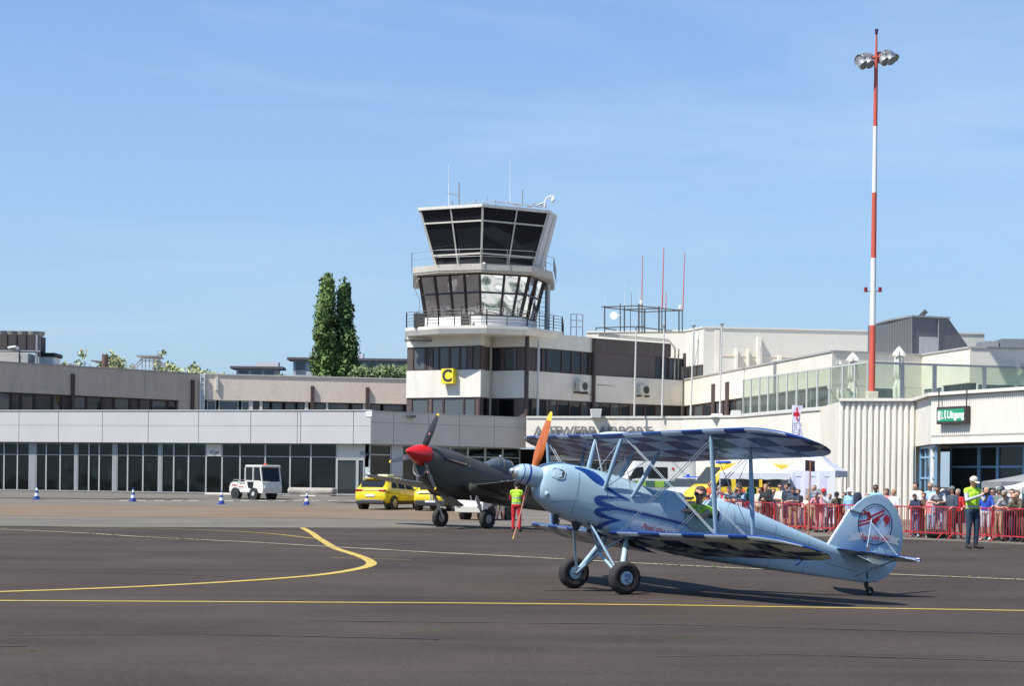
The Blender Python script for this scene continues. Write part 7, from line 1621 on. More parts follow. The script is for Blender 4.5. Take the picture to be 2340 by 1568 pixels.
# ================================================================ VEHICLES
class Car:
    def __init__(s, st): s.st = st
    def row(s, x):
        st = s.st
        if x <= st[0][0]: return st[0]
        for a, b_ in zip(st, st[1:]):
            if a[0] <= x <= b_[0]:
                t = (x-a[0])/(b_[0]-a[0]); return tuple(p+(q_-p)*t for p, q_ in zip(a, b_))
        return st[-1]
    def half(s, x):
        _, wb, wm, wr, zb, zm, zr_ = s.row(x)
        return [(wb*.75, zb), (wb, zb+.10), (wm*1.0, zb+(zm-zb)*.45), (wm*.99, zm-.07), (wm*.96, zm), (wr+(wm*.96-wr)*.12, zm+(zr_-zm)*.80), (wr*.93, zr_-(zr_-zm)*.06), (wr*.5, zr_+.012)]
    def ring(s, x):
        h = s.half(x); return [Vector((x, y, z)) for y, z in h]+[Vector((x, -y, z)) for y, z in h[::-1]]
    def side(s, x, t, sgn=1, off=.006):
        """t 0..1 from sill to belt, 1..2 from belt to roof edge"""
        h = s.half(x); P = [h[1], h[2], h[3]] if t <= 1 else [h[4], h[5]]
        if t <= 1:
            z = h[1][1]+(h[3][1]-h[1][1])*t; A_, B2_ = (h[1], h[2]) if z < h[2][1] else (h[2], h[3])
        else:
            u = t-1; z = h[4][1]+(h[5][1]-h[4][1])*u; A_, B2_ = h[4], h[5]
        k = (z-A_[1])/max(B2_[1]-A_[1], 1e-4); y = A_[0]+(B2_[0]-A_[0])*k
        return Vector((x, sgn*(y+off), z))
    def body(s, par, m, name='body', bev=0):
        xs_ = []; st = s.st
        for a, b_ in zip(st, st[1:]): xs_ += [a[0], (a[0]+b_[0])/2]
        xs_.append(st[-1][0]); q = MB(); q.loft([s.ring(x) for x in xs_]); return q.build(name, m, par, smooth=38, fixn=True)
    def patch(s, xa, xb, ta, tb, name, m, par, sgn=1, off=.008, xa2=None, xb2=None, n=6):
        q = MB(); g_ = []; xa2 = xa if xa2 is None else xa2; xb2 = xb if xb2 is None else xb2
        for j in range(4):
            t = ta+(tb-ta)*j/3; u = j/3; g_.append([s.side((xa+(xa2-xa)*u)+((xb+(xb2-xb)*u)-(xa+(xa2-xa)*u))*i/n, t, sgn, off) for i in range(n+1)])
        b0 = 0
        for r_ in g_: q.v += r_
        for j in range(3):
            for i in range(n): q.f.append([j*(n+1)+i, j*(n+1)+i+1, (j+1)*(n+1)+i+1, (j+1)*(n+1)+i]); q.m.append(0)
        return q.build(name, m, par)
    def top(s, xa, xb, name, m, par, k=.9, off=.012, n=5):
        q = MB(); 
        for i in range(n+1):
            x = xa+(xb-xa)*i/n; _, wb, wm, wr, zb, zm, zr_ = s.row(x)
            for f in (-1, -.5, 0, .5, 1): q.v.append(Vector((x, f*wr*k, zr_+off+.012*(1-abs(f))-(.05*(zr_-zm) if abs(f) == 1 else 0)*.5)))
        for i in range(n):
            for j in range(4): q.f.append([i*5+j, i*5+j+1, (i+1)*5+j+1, (i+1)*5+j]); q.m.append(0)
        return q.build(name, m, par)
CARG = glass_dark('car_glass', (.02, .024, .028), wob=.05, gcol=(.30, .33, .36))
YP = mat('taxi_yellow', (.76, .56, .012), .3, coat=.6, var=.02, scale=1); CWH = mat('vehicle_white', (.66, .66, .62), .4, coat=.4, var=.03, scale=1, dirt=(.4, .38, .33), dirt_amt=.2)
RL = mat('tail_light', (.30, .008, .008), .2, coat=.8); PLW = mat('number_plate', (.66, .66, .64), .4); BPL = mat('black_plastic', (.025, .025, .026), .6)
def vehicle(name, label, cat, pos, heading, group=None):
    """heading: degrees, 0 = driving straight away from the camera, positive = to the right"""
    return thing(name, label, cat, pos, rot=(0, 0, math.radians(90-heading)), group=group)
def carwheel(par, x, y, r, w=.22, hub=.62, hubm=None):
    q = MB(); q.lathe([(-w/2-.02, r+.045), (w/2+.012, r+.045)], (x, y, r), (0, 1, 0), n=24); q.build('wheel_arch', BPL, par)
    t = thing_child('wheel', par); q = MB(); q.lathe([(-w/2*.8, r*.6), (-w/2, r*.75), (-w/2*.9, r*.95), (-w/4, r), (w/4, r), (w/2*.9, r*.95), (w/2, r*.75), (w/2*.8, r*.6)], (x, y*1.03, r), (0, 1, 0), n=24); q.build('tyre', TYRE, t, smooth=50)
    s_ = 1 if y > 0 else -1; q = MB(); c = Vector((x, y*1.03+s_*w*.44, r)); q.lathe([(-.03, r*hub), (.005, r*hub), (.005, r*hub*.9), (-.04, r*hub*.88)], c, (0, 1, 0), n=24)
    for k_ in range(5):
        a = k_*2*math.pi/5+.3; q.bar(c, c+Vector((r*hub*.92*math.cos(a), 0, r*hub*.92*math.sin(a))), .05, .03, up=(0, 1, 0))
    q.build('rim', hubm or mat('alloy', (.38, .38, .38), .3, metal=.6), t)
# yellow SUV
suv = Car([(0, .72, .80, .60, .48, .86, .90), (.07, .84, .90, .70, .36, 1.00, 1.06), (.16, .90, .925, .70, .30, 1.06, 1.14), (.42, .92, .93, .66, .28, 1.06, 1.52), (.52, .92, .93, .66, .28, 1.06, 1.58), (1.2, .93, .93, .66, .28, 1.04, 1.635), (2.1, .93, .93, .66, .28, 1.01, 1.64), (2.7, .93, .93, .68, .28, .99, 1.55), (3.35, .93, .92, .80, .30, .98, 1.08), (4.1, .92, .90, .74, .34, .90, .98), (4.38, .84, .84, .62, .40, .80, .86), (4.48, .7, .7, .5, .46, .70, .74)])
gp = gnd(862, 1165.5); hd_ = 26
fwd = Vector((math.sin(math.radians(hd_)), math.cos(math.radians(hd_)), 0)); p0 = gp-fwd*.72; p0.z = ground_z(p0.x, p0.y)
V = vehicle('yellow_suv', 'yellow sport utility car seen from behind under the fighter wing', 'car', p0, hd_, 'yellow cars beside the fighter')
suv.body(V, YP)
for s_ in (1, -1):
    suv.patch(.62, 1.28, 1.14, 1.86, 'side_window', CARG, V, s_, xa2=.85); suv.patch(1.34, 2.05, 1.10, 1.9, 'side_window', CARG, V, s_); suv.patch(2.12, 3.0, 1.08, 1.9, 'side_window', CARG, V, s_, xb2=2.62)
    suv.patch(.9, 3.5, -.02, .16, 'sill', BPL, V, s_); suv.patch(.02, .42, .78, .92, 'tail_light', RL, V, s_); q = MB(); q.box(-.005, .16, min(s_*.48, s_*.87), max(s_*.48, s_*.87), .93, 1.04); q.build('tail_light', RL, V, bevel=.02)
    carwheel(V, .78, s_*.84, .35); carwheel(V, 3.45, s_*.84, .35)
    q = MB(); q.ball((2.85, s_*1.02, 1.08), .11, sz=.8, n=8); q.build('wing_mirror', YP, V, smooth=60)
    q = MB(); q.tube((.9, s_*.60, 1.665), (2.5, s_*.60, 1.67), .018); q.build('roof_rail', BPL, V)
    for x in (1.31, 2.08): q = MB(); q.path([suv.side(x, t, s_, .002) for t in (.1, .4, .7, 1.0)], .006, n=4); q.build('door_gap', BPL, V)
q = MB(); rows = []
for t in range(6):
    u = t/5; x = .155+(.40-.155)*u; r_ = suv.row(x); wd = .66*(1-.06*(abs(u-.5)*2)**2)*(1 if u < .9 else .97); rows.append([Vector((x-.014, f*wd, r_[6]+.004)) for f in (-1, -.6, 0, .6, 1)])
for r_ in rows: q.v += r_
for i in range(5):
    for j in range(4): q.f.append([i*5+j, i*5+j+1, (i+1)*5+j+1, (i+1)*5+j]); q.m.append(0)
q.build('rear_window', CARG, V); q = MB(); q.box(.30, .52, -.62, .62, 1.565, 1.60); q.build('spoiler', YP, V, bevel=.015)
q = MB(); q.box(.02, .10, -.55, .55, .955, 1.0); q.build('light_bar', RL, V); q = MB(); q.box(-.03, .05, -.26, .26, .68, .80); q.build('number_plate', PLW, V)
q = MB(); q.box(-.05, .2, -.80, .80, .30, .48); q.build('rear_bumper', BPL, V, bevel=.04); q = MB(); q.box(-.06, .06, -.62, .62, .49, .53); q.build('bumper_trim', mat('trim_bright', (.55, .55, .55), .2, metal=.8), V)
q = MB(); q.box(1.2, 1.9, -.3, .3, 1.65, 1.80); q.build('roof_sign', mat('roof_sign', (.52, .52, .36), .5), V, bevel=.05)
q = MB(); q.box(.01, .03, -.08, .08, .88, .93); q.build('badge', mat('trim_bright', (.55, .55, .55), .2, metal=.8), V)
for (xa, xb, ta) in ((1.45, 1.85, .62), (2.2, 2.6, .60), (2.2, 2.5, .50), (2.7, 3.1, .62), (2.7, 3.1, .52)): suv.patch(xa, xb, ta, ta+.035, 'side_lettering', mat('decal_dark', (.15, .13, .03)), V, -1)
# yellow hatchback
hb = Car([(0, .70, .76, .60, .46, .78, .82), (.08, .84, .88, .70, .34, .92, .98), (.20, .88, .90, .68, .28, .98, 1.10), (.55, .90, .90, .64, .26, .98, 1.48), (1.1, .90, .90, .63, .26, .97, 1.54), (2.1, .90, .90, .63, .26, .94, 1.54), (2.6, .90, .90, .66, .26, .92, 1.44), (3.4, .90, .89, .78, .28, .92, 1.0), (4.0, .88, .86, .70, .32, .82, .88), (4.2, .78, .78, .6, .40, .70, .74)])
hx, hy = 991, 1168.5; gp = gnd(hx, hy); hd_ = 14; fwd = Vector((math.sin(math.radians(hd_)), math.cos(math.radians(hd_)), 0)); p0 = gp-fwd*.6; p0.z = ground_z(p0.x, p0.y)
V = vehicle('yellow_hatchback', 'yellow hatchback with black lower bumper behind the fighter nose', 'car', p0, hd_, 'yellow cars beside the fighter')
hb.body(V, YP)
for s_ in (1, -1):
    hb.patch(.62, 1.3, 1.12, 1.86, 'side_window', CARG, V, s_, xa2=.85); hb.patch(1.36, 2.9, 1.1, 1.9, 'side_window', CARG, V, s_, xb2=2.4); hb.patch(.03, .42, .62, .82, 'tail_light', RL, V, s_); carwheel(V, .72, s_*.82, .33); carwheel(V, 3.4, s_*.82, .33)
q = MB(); q.hexa([(.17, -.60, 1.06), (.47, -.56, 1.42), (.47, .56, 1.42), (.17, .60, 1.06), (.14, -.60, 1.08), (.44, -.56, 1.44), (.44, .56, 1.44), (.14, .60, 1.08)]); q.build('rear_window', CARG, V)
q = MB(); q.box(-.04, .2, -.80, .80, .26, .56); q.build('rear_bumper', BPL, V, bevel=.05); q = MB(); q.box(-.07, -.041, -.26, .26, .44, .55); q.build('number_plate', PLW, V); q = MB(); q.box(.0, .09, -.6, .6, .86, .93); q.build('trim_band', BPL, V)
q = MB(); q.lathe([(0, .065), (.015, .06)], (-.0, 0, .895), (-1, 0, 0), n=18); q.build('badge', mat('trim_bright', (.55, .55, .55), .2, metal=.8), V)
# vans
def van(name, label, cat, pos, hd, body_m, L_=5.4, H_=2.55, deco=None, group=None):
    V = vehicle(name, label, cat, pos, hd, group)
    c = Car([(0, .92, .96, .86, .42, 1.32, H_-.12), (.06, .96, 1.0, .90, .32, 1.32, H_-.02), (1., .98, 1.0, .90, .30, 1.32, H_), (3.4, .98, 1.0, .90, .30, 1.32, H_), (3.9, .98, 1.0, .88, .30, 1.32, H_-.12), (4.75, .97, .98, .86, .30, 1.26, 1.42), (5.2, .94, .94, .76, .34, 1.05, 1.15), (5.38, .86, .86, .6, .42, .85, .92)])
    c.body(V, body_m)
    for s_ in (1, -1):
        c.patch(3.45, 4.5, 1.06, 1.62, 'side_window', CARG, V, s_, xa2=3.5, xb2=4.12); c.patch(1.9, 3.2, 1.04, 1.60, 'side_window', CARG, V, s_); carwheel(V, 1.0, s_*.88, .34); carwheel(V, 4.4, s_*.88, .34)
        q = MB(); q.box(4.35, 4.5, s_*1.05, s_*1.22, 1.2, 1.5); q.build('wing_mirror', BPL, V, bevel=.02)
        q = MB(); q.box(5.0, 5.34, s_*.55, s_*.84, .82, 1.0); q.build('headlight', PLW, V, bevel=.05)
    q = MB(); a = c.row(3.98); b_ = c.row(4.72); rows = []
    for t in range(5):
        u = t/4; x = 3.98+(4.70-3.98)*u; r_ = c.row(x); rows.append([Vector((x+.02, f*(r_[3]*.93), r_[6]+.016)) for f in (-1, -.5, 0, .5, 1)])
    for r_ in rows: q.v += r_
    for i in range(4):
        for j in range(4): q.f.append([i*5+j, i*5+j+1, (i+1)*5+j+1, (i+1)*5+j]); q.m.append(0)
    q.build('windscreen', WSV, V); q = MB(); q.box(5.2, 5.43, -.8, .8, .36, .62); q.build('front_bumper', BPL, V, bevel=.05); q = MB(); q.box(5.3, 5.4, -.45, .45, .68, .82); q.build('grille', BPL, V)
    if deco: deco(V, c)
    return V
WSV = glass_dark('van_windscreen', (.05, .06, .065), wob=.1, gcol=(.25, .30, .32))
LIME = mat('lime_square', (.42, .70, .04), .4); DGR = mat('dark_green', (.01, .15, .10), .4); REDX = mat('red_cross', (.55, .015, .03), .4)
def deco_amb(V, c):
    for s_ in (1, -1):
        for i in range(7): c.patch(.35+i*.6, .95+i*.6, .55, .98, 'reflective_square', LIME if i % 2 else DGR, V, s_, off=.007)
        for t in (.65, .82): c.patch(.35, 4.5, t, t+.02, 'stripe', mat('thin_white', (.5, .55, .5)), V, s_, off=.010)
        c.patch(1.50, 1.56, 1.42, 1.62, 'red_cross', REDX, V, s_, off=.01); c.patch(1.43, 1.63, 1.49, 1.55, 'red_cross', REDX, V, s_, off=.011)
    q = MB(); q.box(3.2, 3.5, -.6, .6, 2.77, 2.88); q.build('blue_light_bar', mat('blue_lamp', (.02, .08, .5), .2), V, bevel=.03)
    q = MB(); q.box(4.76, 4.8, -.7, .7, .90, 1.1); q.build('bonnet_band', LIME, V)
def pos_at(x, Y): a = ray(x, 1100)[0]; return Vector((a*Y, Y, ground_z(a*Y, Y)))
# front at the left: heading is towards the camera and left
van('ambulance', 'white ambulance van with lime and green squares and a small red cross', 'ambulance', pos_at(1572, 109.5), 180+65, CWH, H_=2.78, deco=deco_amb)
def deco_yel(V, c):
    for s_ in (1, -1): c.patch(.5, 1.7, 1.04, 1.6, 'side_window', CARG, V, s_)
    q = MB(); q.box(3.3, 3.6, -.6, .6, 2.54, 2.66); q.build('blue_light_bar', mat('blue_lamp', (.02, .08, .5), .2), V, bevel=.03)
van('yellow_van', 'yellow ambulance van standing behind the white tent', 'ambulance', pos_at(1790, 97), 180+70, mat('van_yellow', (.74, .50, .02), .35, coat=.5, var=.03), deco=deco_yel)
pc_ = Car([(0, .8, .84, .62, .40, .95, 1.0), (.15, .88, .9, .68, .3, 1.0, 1.45), (.5, .9, .9, .66, .28, 1.0, 1.68), (1.5, .9, .9, .64, .28, 1.0, 1.74), (2.4, .9, .9, .66, .28, .98, 1.66), (3.3, .9, .9, .80, .28, .98, 1.08), (4.1, .88, .86, .7, .32, .85, .95), (4.35, .75, .75, .55, .42, .72, .76)])
V = vehicle('patrol_car', 'white patrol car with a blue lamp beside the ambulance', 'car', pos_at(1595, 108), 180+22); V.scale = (.95, .95, .84); pc_.body(V, CWH)
q = MB(); q.hexa([(2.5, -.62, 1.66), (3.25, -.72, 1.10), (3.25, .72, 1.10), (2.5, .62, 1.66), (2.52, -.62, 1.69), (3.27, -.72, 1.13), (3.27, .72, 1.13), (2.52, .62, 1.69)]); q.build('windscreen', WSV, V)
for s_ in (1, -1): pc_.patch(.6, 2.9, 1.08, 1.9, 'side_window', CARG, V, s_, xb2=2.5); carwheel(V, .8, s_*.82, .32); carwheel(V, 3.4, s_*.82, .32)
q = MB(); q.box(1.3, 1.5, -.5, .5, 1.76, 1.84); q.tube((1.4, -.2, 1.84), (1.4, -.2, 2.0), .09, n=12); q.build('blue_lamp', mat('blue_lamp', (.02, .08, .5), .2), V)

# airport tugs
def tug(label, pos, hd, group='white airport tugs'):
    V = vehicle('airport_tug', label, 'tug', pos, hd, group)
    TW = mat('tug_white', (.62, .60, .54), .45, coat=.2, var=.04, dirt=(.35, .32, .27), dirt_amt=.3)
    q = MB(); prof = [(0, .42), (0.02, .70), (.16, .92), (.55, .98), (.70, .80), (1.38, .84), (1.38, .36), (.98, .36), (.86, .56), (.30, .56), (.18, .36), (.05, .36)]
    for s_ in (-1, 1): q.v += [Vector((x, s_*.68, z)) for x, z in prof]
    n_ = len(prof); q.f += [tuple(range(n_)), tuple(range(n_, 2*n_))[::-1]]+[(i, n_+i, n_+(i+1) % n_, (i+1) % n_) for i in range(n_)]; q.m += [0]*(n_+2); q.build('rear_body', TW, V, bevel=.03, fixn=True)
    q = MB(); prof = [(1.384, .36), (1.384, 1.0), (1.42, 1.04), (2.55, 1.04), (2.92, .98), (2.98, .60), (2.94, .34), (2.55, .34), (2.45, .58), (1.92, .58), (1.80, .36)]; n_ = len(prof)
    for s_ in (-1, 1): q.v += [Vector((x, s_*.70, z)) for x, z in prof]
    q.f += [tuple(range(n_)), tuple(range(n_, 2*n_))[::-1]]+[(i, n_+i, n_+(i+1) % n_, (i+1) % n_) for i in range(n_)]; q.m += [0]*(n_+2); q.build('front_body', TW, V, bevel=.03, fixn=True)
    q = MB(); q.box(1.40, 2.86, -.70, .70, 1.78, 1.92); q.build('cab_roof', TW, V, bevel=.05)
    for x0, x1, y in ((1.42, 1.48, .66), (1.42, 1.48, -.66), (2.12, 2.18, .67), (2.12, 2.18, -.67)):
        q = MB(); q.bar((x0, y, 1.04), (x0, y, 1.78), .09, .07); q.build('cab_pillar', TW, V)
    for y in (.67, -.67): q = MB(); q.bar((2.86, y, 1.0), (2.72, y, 1.80), .08, .08); q.build('cab_pillar', TW, V)
    q = MB(); q.hexa([(2.84, -.62, 1.02), (2.86, -.62, 1.02), (2.86, .62, 1.02), (2.84, .62, 1.02), (2.70, -.62, 1.78), (2.72, -.62, 1.78), (2.72, .62, 1.78), (2.70, .62, 1.78)]); q.build('windscreen', CARG, V)
    for s_ in (1, -1):
        q = MB(); q.box(1.5, 2.1, s_*.655, s_*.67, 1.10, 1.74); q.build('side_window', CARG, V); q = MB(); q.box(2.22, 2.68, s_*.655, s_*.67, 1.06, 1.70); q.build('side_window', CARG, V)
        q = MB(); q.add([(1.6, s_*.712, .98), (2.16, s_*.712, .98), (2.1, s_*.712, .62), (1.72, s_*.712, .62)], [(0, 1, 2, 3)]); q.build('door_window', CARG, V)
        q = MB(); q.box(.02, .05, s_*.4, s_*.6, .55, .65); q.build('rear_lamp', RL, V); q = MB(); q.box(2.9, 3.02, s_*.4, s_*.62, .62, .74); q.build('headlight', PLW, V)
        carwheel(V, .58, s_*.60, .30, .24, .5, TYRE); carwheel(V, 2.18, s_*.60, .30, .24, .4, LGREY)
        q = MB(); q.box(.25, .75, s_*.684, s_*.69, .74, .80); q.box(.85, 1.25, s_*.684, s_*.69, .66, .70); q.build('red_lettering', mat('letter_red', (.45, .05, .04)), V)
    q = MB(); q.box(2.4, 2.6, -.2, -.05, 1.92, 2.02); q.build('beacon', mat('amber_red', (.5, .06, .02), .3), V, bevel=.02)
    q = MB(); q.path([(.1, -.5, .92), (.2, -.5, 1.08), (.6, -.5, 1.08), (.72, -.5, .9)], .02); q.path([(.1, .5, .92), (.2, .5, 1.08), (.6, .5, 1.08), (.72, .5, .9)], .02); q.tube((.2, -.5, 1.08), (.2, .5, 1.08), .02); q.tube((.6, -.5, 1.08), (.6, .5, 1.08), .02); q.build('deck_rail', GREYM, V)
    q = MB(); q.box(-.3, .1, -.06, .06, .40, .50); q.build('tow_hook', DARKM, V); q = MB(); q.box(2.2, 2.35, -.5, -.1, 1.0, 1.35); q.build('seat', BPL, V)
    return V
a = gnd(*ZT(245, 645)); b2 = gnd(*ZT(505, 645)); cc = a.lerp(b2, .5)
tug('white airport tug with a cab in front of the glazed terminal', gnd(*ZT(190, 640))+Vector((0, .55, .0)), 90+42)
g_ = gnd(*ZC(985, 1272)); tug('white airport tug half hidden behind the fighter wheels', g_+Vector((1.6, 3.0, .0)), 180+28)

# ================================================================ CONES
CBL = mat('cone_blue', (.015, .045, .26), .5); CW_ = mat('cone_white', (.68, .68, .66), .5)
def cone_proto(pos, label):
    T = thing('traffic_cone', label, 'traffic cone', pos, rot=(0, 0, random.random()), group='blue and white traffic cones')
    q = MB(); q.prism([(-.21, -.21), (.21, -.21), (.21, .21), (-.21, .21)], 0, .035); q.build('base', CBL, T, bevel=.01)
    q = MB(); pr = [(.036, .155), (.20, .125), (.36, .095), (.50, .068), (.64, .042), (.75, .022), (.76, .001)]; q.lathe(pr, n=20, mis=[0, 1, 0, 1, 0, 0]); q.build('striped_cone', [CBL, CW_], T, smooth=40); return T
cl = ['blue and white cone farthest left before the dark glazing', 'blue and white cone at the left end of the broken line', 'blue and white cone just left of the tug', 'blue and white cone right of the tug by the kerb blocks']
cp = [gnd(84, 1142.5), gnd(304, 1147), gnd(506, 1153), gnd(701, 1155)]
K0 = cone_proto(cp[0], cl[0])
for p, l_ in zip(cp[1:], cl[1:]):
    c = copy_tree(K0); c.location = p; c['label'] = l_; c.rotation_euler = (0, 0, random.random())

# ================================================================ TENTS AND FLAG
def tent(label, c, w, d, he, hp, rz=0., walls=(), m=None, name='party_tent', cut=None):
    T = thing(name, label, 'tent', c, rot=(0, 0, rz), group='white event tents'); m = m or mat('tent_white', (.64, .64, .66), .8, var=.03)
    q = MB(); k = 8
    def edge(i, t): P = [(-w/2, -d/2), (w/2, -d/2), (w/2, d/2), (-w/2, d/2)]; a, b_ = P[i], P[(i+1) % 4]; return (a[0]+(b_[0]-a[0])*t, a[1]+(b_[1]-a[1])*t)
    ap = Vector((0, 0, hp))
    for i in range(4):
        rows = []
        for u in (0, .25, .5, .75, .97):
            r_ = []
            for j in range(k+1):
                x, y = edge(i, j/k); z = he-.03*math.sin(math.pi*j/k); v_ = Vector((x, y, z)).lerp(ap, u); v_.z -= .10*math.sin(math.pi*u); r_.append(v_)
            rows.append(r_)
        q.loft(rows, close=False, caps=False)
    q.build('roof_canopy', m, T)
    for i in range(4):
        q = MB(); q.loft([[Vector((*edge(i, j/12), z+(.02*math.sin(j*2.1) if z < he else 0))) for j in range(13)] for z in (he+.003, he-.27)], close=False, caps=False); q.build('valance', m, T)
    for sx in (-1, 1):
        for sy in (-1, 1): q = MB(); q.tube((sx*(w/2-.03), sy*(d/2-.03), 0), (sx*(w/2-.03), sy*(d/2-.03), he), .025, n=6); q.build('leg', LGREY, T)
    for i in walls:
        q = MB(); q.loft([[Vector((*edge(i, j/14), z))+Vector((0, .03*math.sin(j*1.7), 0)) for j in range(15)] for z in (.05, he-.1)], close=False, caps=False); q.build('side_wall', m, T)
    return T
Yt = 79; s_ = F/Yt
cx_ = ray((ZE(1185, 300)[0]+ZE(1870, 300)[0])/2, 1080)[0]*Yt; zg = ground_z(cx_, Yt)
he = at(*ZE(1500, 335), Yt).z-zg; tent('white party tent in front of the yellow van', (cx_, Yt+1.4, zg), 2.95, 2.9, he, he+.95, rz=-.12)
Yt = 81; cx_ = ray((ZE(1880, 300)[0]+ZE(2250, 300)[0])/2, 1080)[0]*Yt; zg = ground_z(cx_, Yt)
T2 = tent('white party tent, tinted for sky light, with closed sides next to the ribbed annex', (cx_+.35, Yt+1.6, zg), 2.35, 3.0, he+.12, he+1.15, rz=-.35, walls=(0, 3), m=mat('tent_white_skylit', (.56, .58, .70), .8, var=.03))  # blue tint in the canvas colour stands for sky light on white cloth
q = MB(); q.box(-.1, .75, -1.56, -1.535, .05, 1.55); q.build('tent_doorway', mat('tent_opening', (.30, .28, .27), .8), T2)  # door opening as a flat panel, its dim inside put into the colour
# information counter under the tents
q = MB(); cx2 = ray(1700, 1100)[0]*79.5; q.box(cx2-.9, cx2+.9, 79.2, 79.8, ground_z(cx2, 79.5), ground_z(cx2, 79.5)+.95); tag(q.build('counter', mat('counter_white', (.55, .56, .6), .7), bevel=.03), 'white counter under the party tent', 'counter')
# marquee and tent seen through the entrance, far right
Gp = at(*zf(2860, 1480, 5.6)(1999, 0), 79.5); 
tent('grey peaked marquee at the right edge before the blue framed glass', (at(2446, 1100, 78.3).x, 78.3, -.1), 6.6, 3.2, 1.98, 2.85, m=mat('marquee_grey', (.22, .225, .235), .8), name='marquee')
tent('small white tent at the right edge below the marquee', (at(2366, 1100, 73).x, 73.4, -.13), 2.0, 2.2, 1.80, 2.15, rz=.2, walls=(3,), m=mat('tent_cream', (.66, .65, .60), .8, var=.03))
# flag
ZFg = zf(2440, 1260, 11.2); Yf = 84
T = thing('feather_flag', 'white feather flag with a red cross beside the cream wall', 'flag', at(*ZFg(560, 2600), Yf)); gz = ground_z(T.location.x, Yf); T.location.z = gz; ORG[T] = Vector(T.location)
q = MB(); q.tube((at(*ZFg(545, 1300), Yf).x+.02, Yf, gz), at(*ZFg(548, 150), Yf), .02, .012, n=6); q.build('pole', LGREY, T)
le_ = [(548, 150), (540, 400), (550, 800), (552, 1200), (560, 1700), (560, 2100)]; re_ = [(930, 160), (850, 400), (818, 700), (870, 1000), (945, 1330), (900, 1800)]
q = MB(); rows = []
for (a, b_) in zip(le_, re_):
    A_0, B_0 = at(*ZFg(*a), Yf), at(*ZFg(*b_), Yf-.15); rows.append([A_0.lerp(B_0, t)+Vector((0, -.05*math.sin(t*3.1+a[1]*.004), 0)) for t in [i/6 for i in range(7)]])
q.loft([r_ for r_ in rows], close=False, caps=False); q.loft([[p+Vector((0, .006, 0)) for p in r_] for r_ in rows[::-1]], close=False, caps=False); q.build('cloth', mat('flag_white', (.60, .60, .72), .8, var=.03), T, smooth=60)
q = MB()
for x0, y0, x1, y1 in ((685, 240, 750, 700), (583, 400, 805, 545)):
    q.add([at(*ZFg(x0, y0), Yf-.2), at(*ZFg(x1, y0), Yf-.2), at(*ZFg(x1-8, y1), Yf-.2), at(*ZFg(x0+4, y1), Yf-.2)], [(0, 1, 2, 3)])
q.v[:4] = [v_+Vector((0, -.01, 0)) for v_ in q.v[:4]]; q.build('red_cross', REDX, T)
for body_, x, y, sz, rz in (('Kruis', 640, 1040, .34, 0), ('Vlaanderen', 790, 1120, .20, -.16)):
    c = at(*ZFg(x, y), Yf-.24); Mx = Matrix.Translation(c) @ Matrix.Rotation(math.radians(90), 4, 'X') @ Matrix.Rotation(math.radians(90)-rz*-1, 4, 'Z'); text_obj('flag_lettering', body_, sz, mat('flag_purple', (.14, .10, .22)), T, Mx, extrude=.002)

# ================================================================ TREES, HEDGES, FAR BUILDINGS
def leafmat(n_, c): 
    m = mat(n_, c, .75, var=.45, scale=.8, spec=.2); return m
LF = [leafmat('leaf_poplar', (.13, .20, .06)), leafmat('leaf_poplar_dark', (.09, .145, .05)), leafmat('leaf_light', (.38, .40, .20)), leafmat('leaf_far', (.17, .22, .10))]
BARK = mat('bark', (.09, .07, .05), .9, var=.3, scale=6)
def leaves(q, c, rad, n_, size, flat=(1, 1, 1), upb=0.):
    for _ in range(n_):
        d = Vector((random.gauss(0, 1), random.gauss(0, 1), random.gauss(0, 1))).normalized(); rr_ = rad*(.45+.6*random.random()**.6)
        p = c+Vector((d.x*rr_*flat[0], d.y*rr_*flat[1], d.z*rr_*flat[2])); a = Vector((random.gauss(0, 1), random.gauss(0, 1), random.gauss(0, 1)+upb)).normalized(); b_ = a.cross(d+Vector((.01, 0, 0))).normalized(); s2 = size*random.uniform(.5, 1.3)
        q.add([p-a*s2, p+b_*s2*.55, p+a*s2, p-b_*s2*.55], [(0, 1, 2, 3)])
def poplar(name, label, x, ytop, ybase, Y, halfw, m, seed, prof):
    random.seed(seed); base_ = at(x, ybase, Y); base_.z = .6; top_ = at(x, ytop, Y); Hh = top_.z-.6
    T = thing(name, label, 'tree', base_, group='tall poplars behind the beige office')
    q = MB(); q.tube(base_, base_+Vector((0, 0, Hh*.5)), .45, .25, n=8); q.tube(base_+Vector((0, 0, Hh*.5)), base_+Vector((0, 0, Hh*.95)), .25, .05, n=8)
    for i in range(16):
        z = Hh*(.1+.05*i); a = i*2.4; q.tube(base_+Vector((0, 0, z)), base_+Vector((math.cos(a)*halfw*.5, math.sin(a)*halfw*.5, z+Hh*.14)), .10, .03, n=5)
    q.build('trunk', BARK, T)
    q = MB(); nb2 = 260
    for i in range(nb2):
        t = (i+random.random())/nb2; w_ = halfw*prof(t); a = random.uniform(0, 6.283); rr_ = w_*math.sqrt(random.random())*(.92+.38*mnoise.noise(Vector((math.cos(a)*1.3, math.sin(a)*1.3, t*9+seed))))
        c = base_+Vector((math.cos(a)*rr_, math.sin(a)*rr_, Hh*(.04+.94*t))); leaves(q, c, .5+.5*random.random(), 62, .22, (.85, .85, 1.5), 1.2)
    q.build('crown', m, T); return T
p1 = lambda t: (.80+.25*math.sin(t*3.2)) * (1-max(0, t-.45)/.55*.95)**.75
poplar('poplar_tree', 'broad tall poplar, the left one of the pair behind the beige office', 745, 636, 862, 190, 2.05, LF[0], 3, lambda t: max(.07, 1.28*(1-t**2.1)))
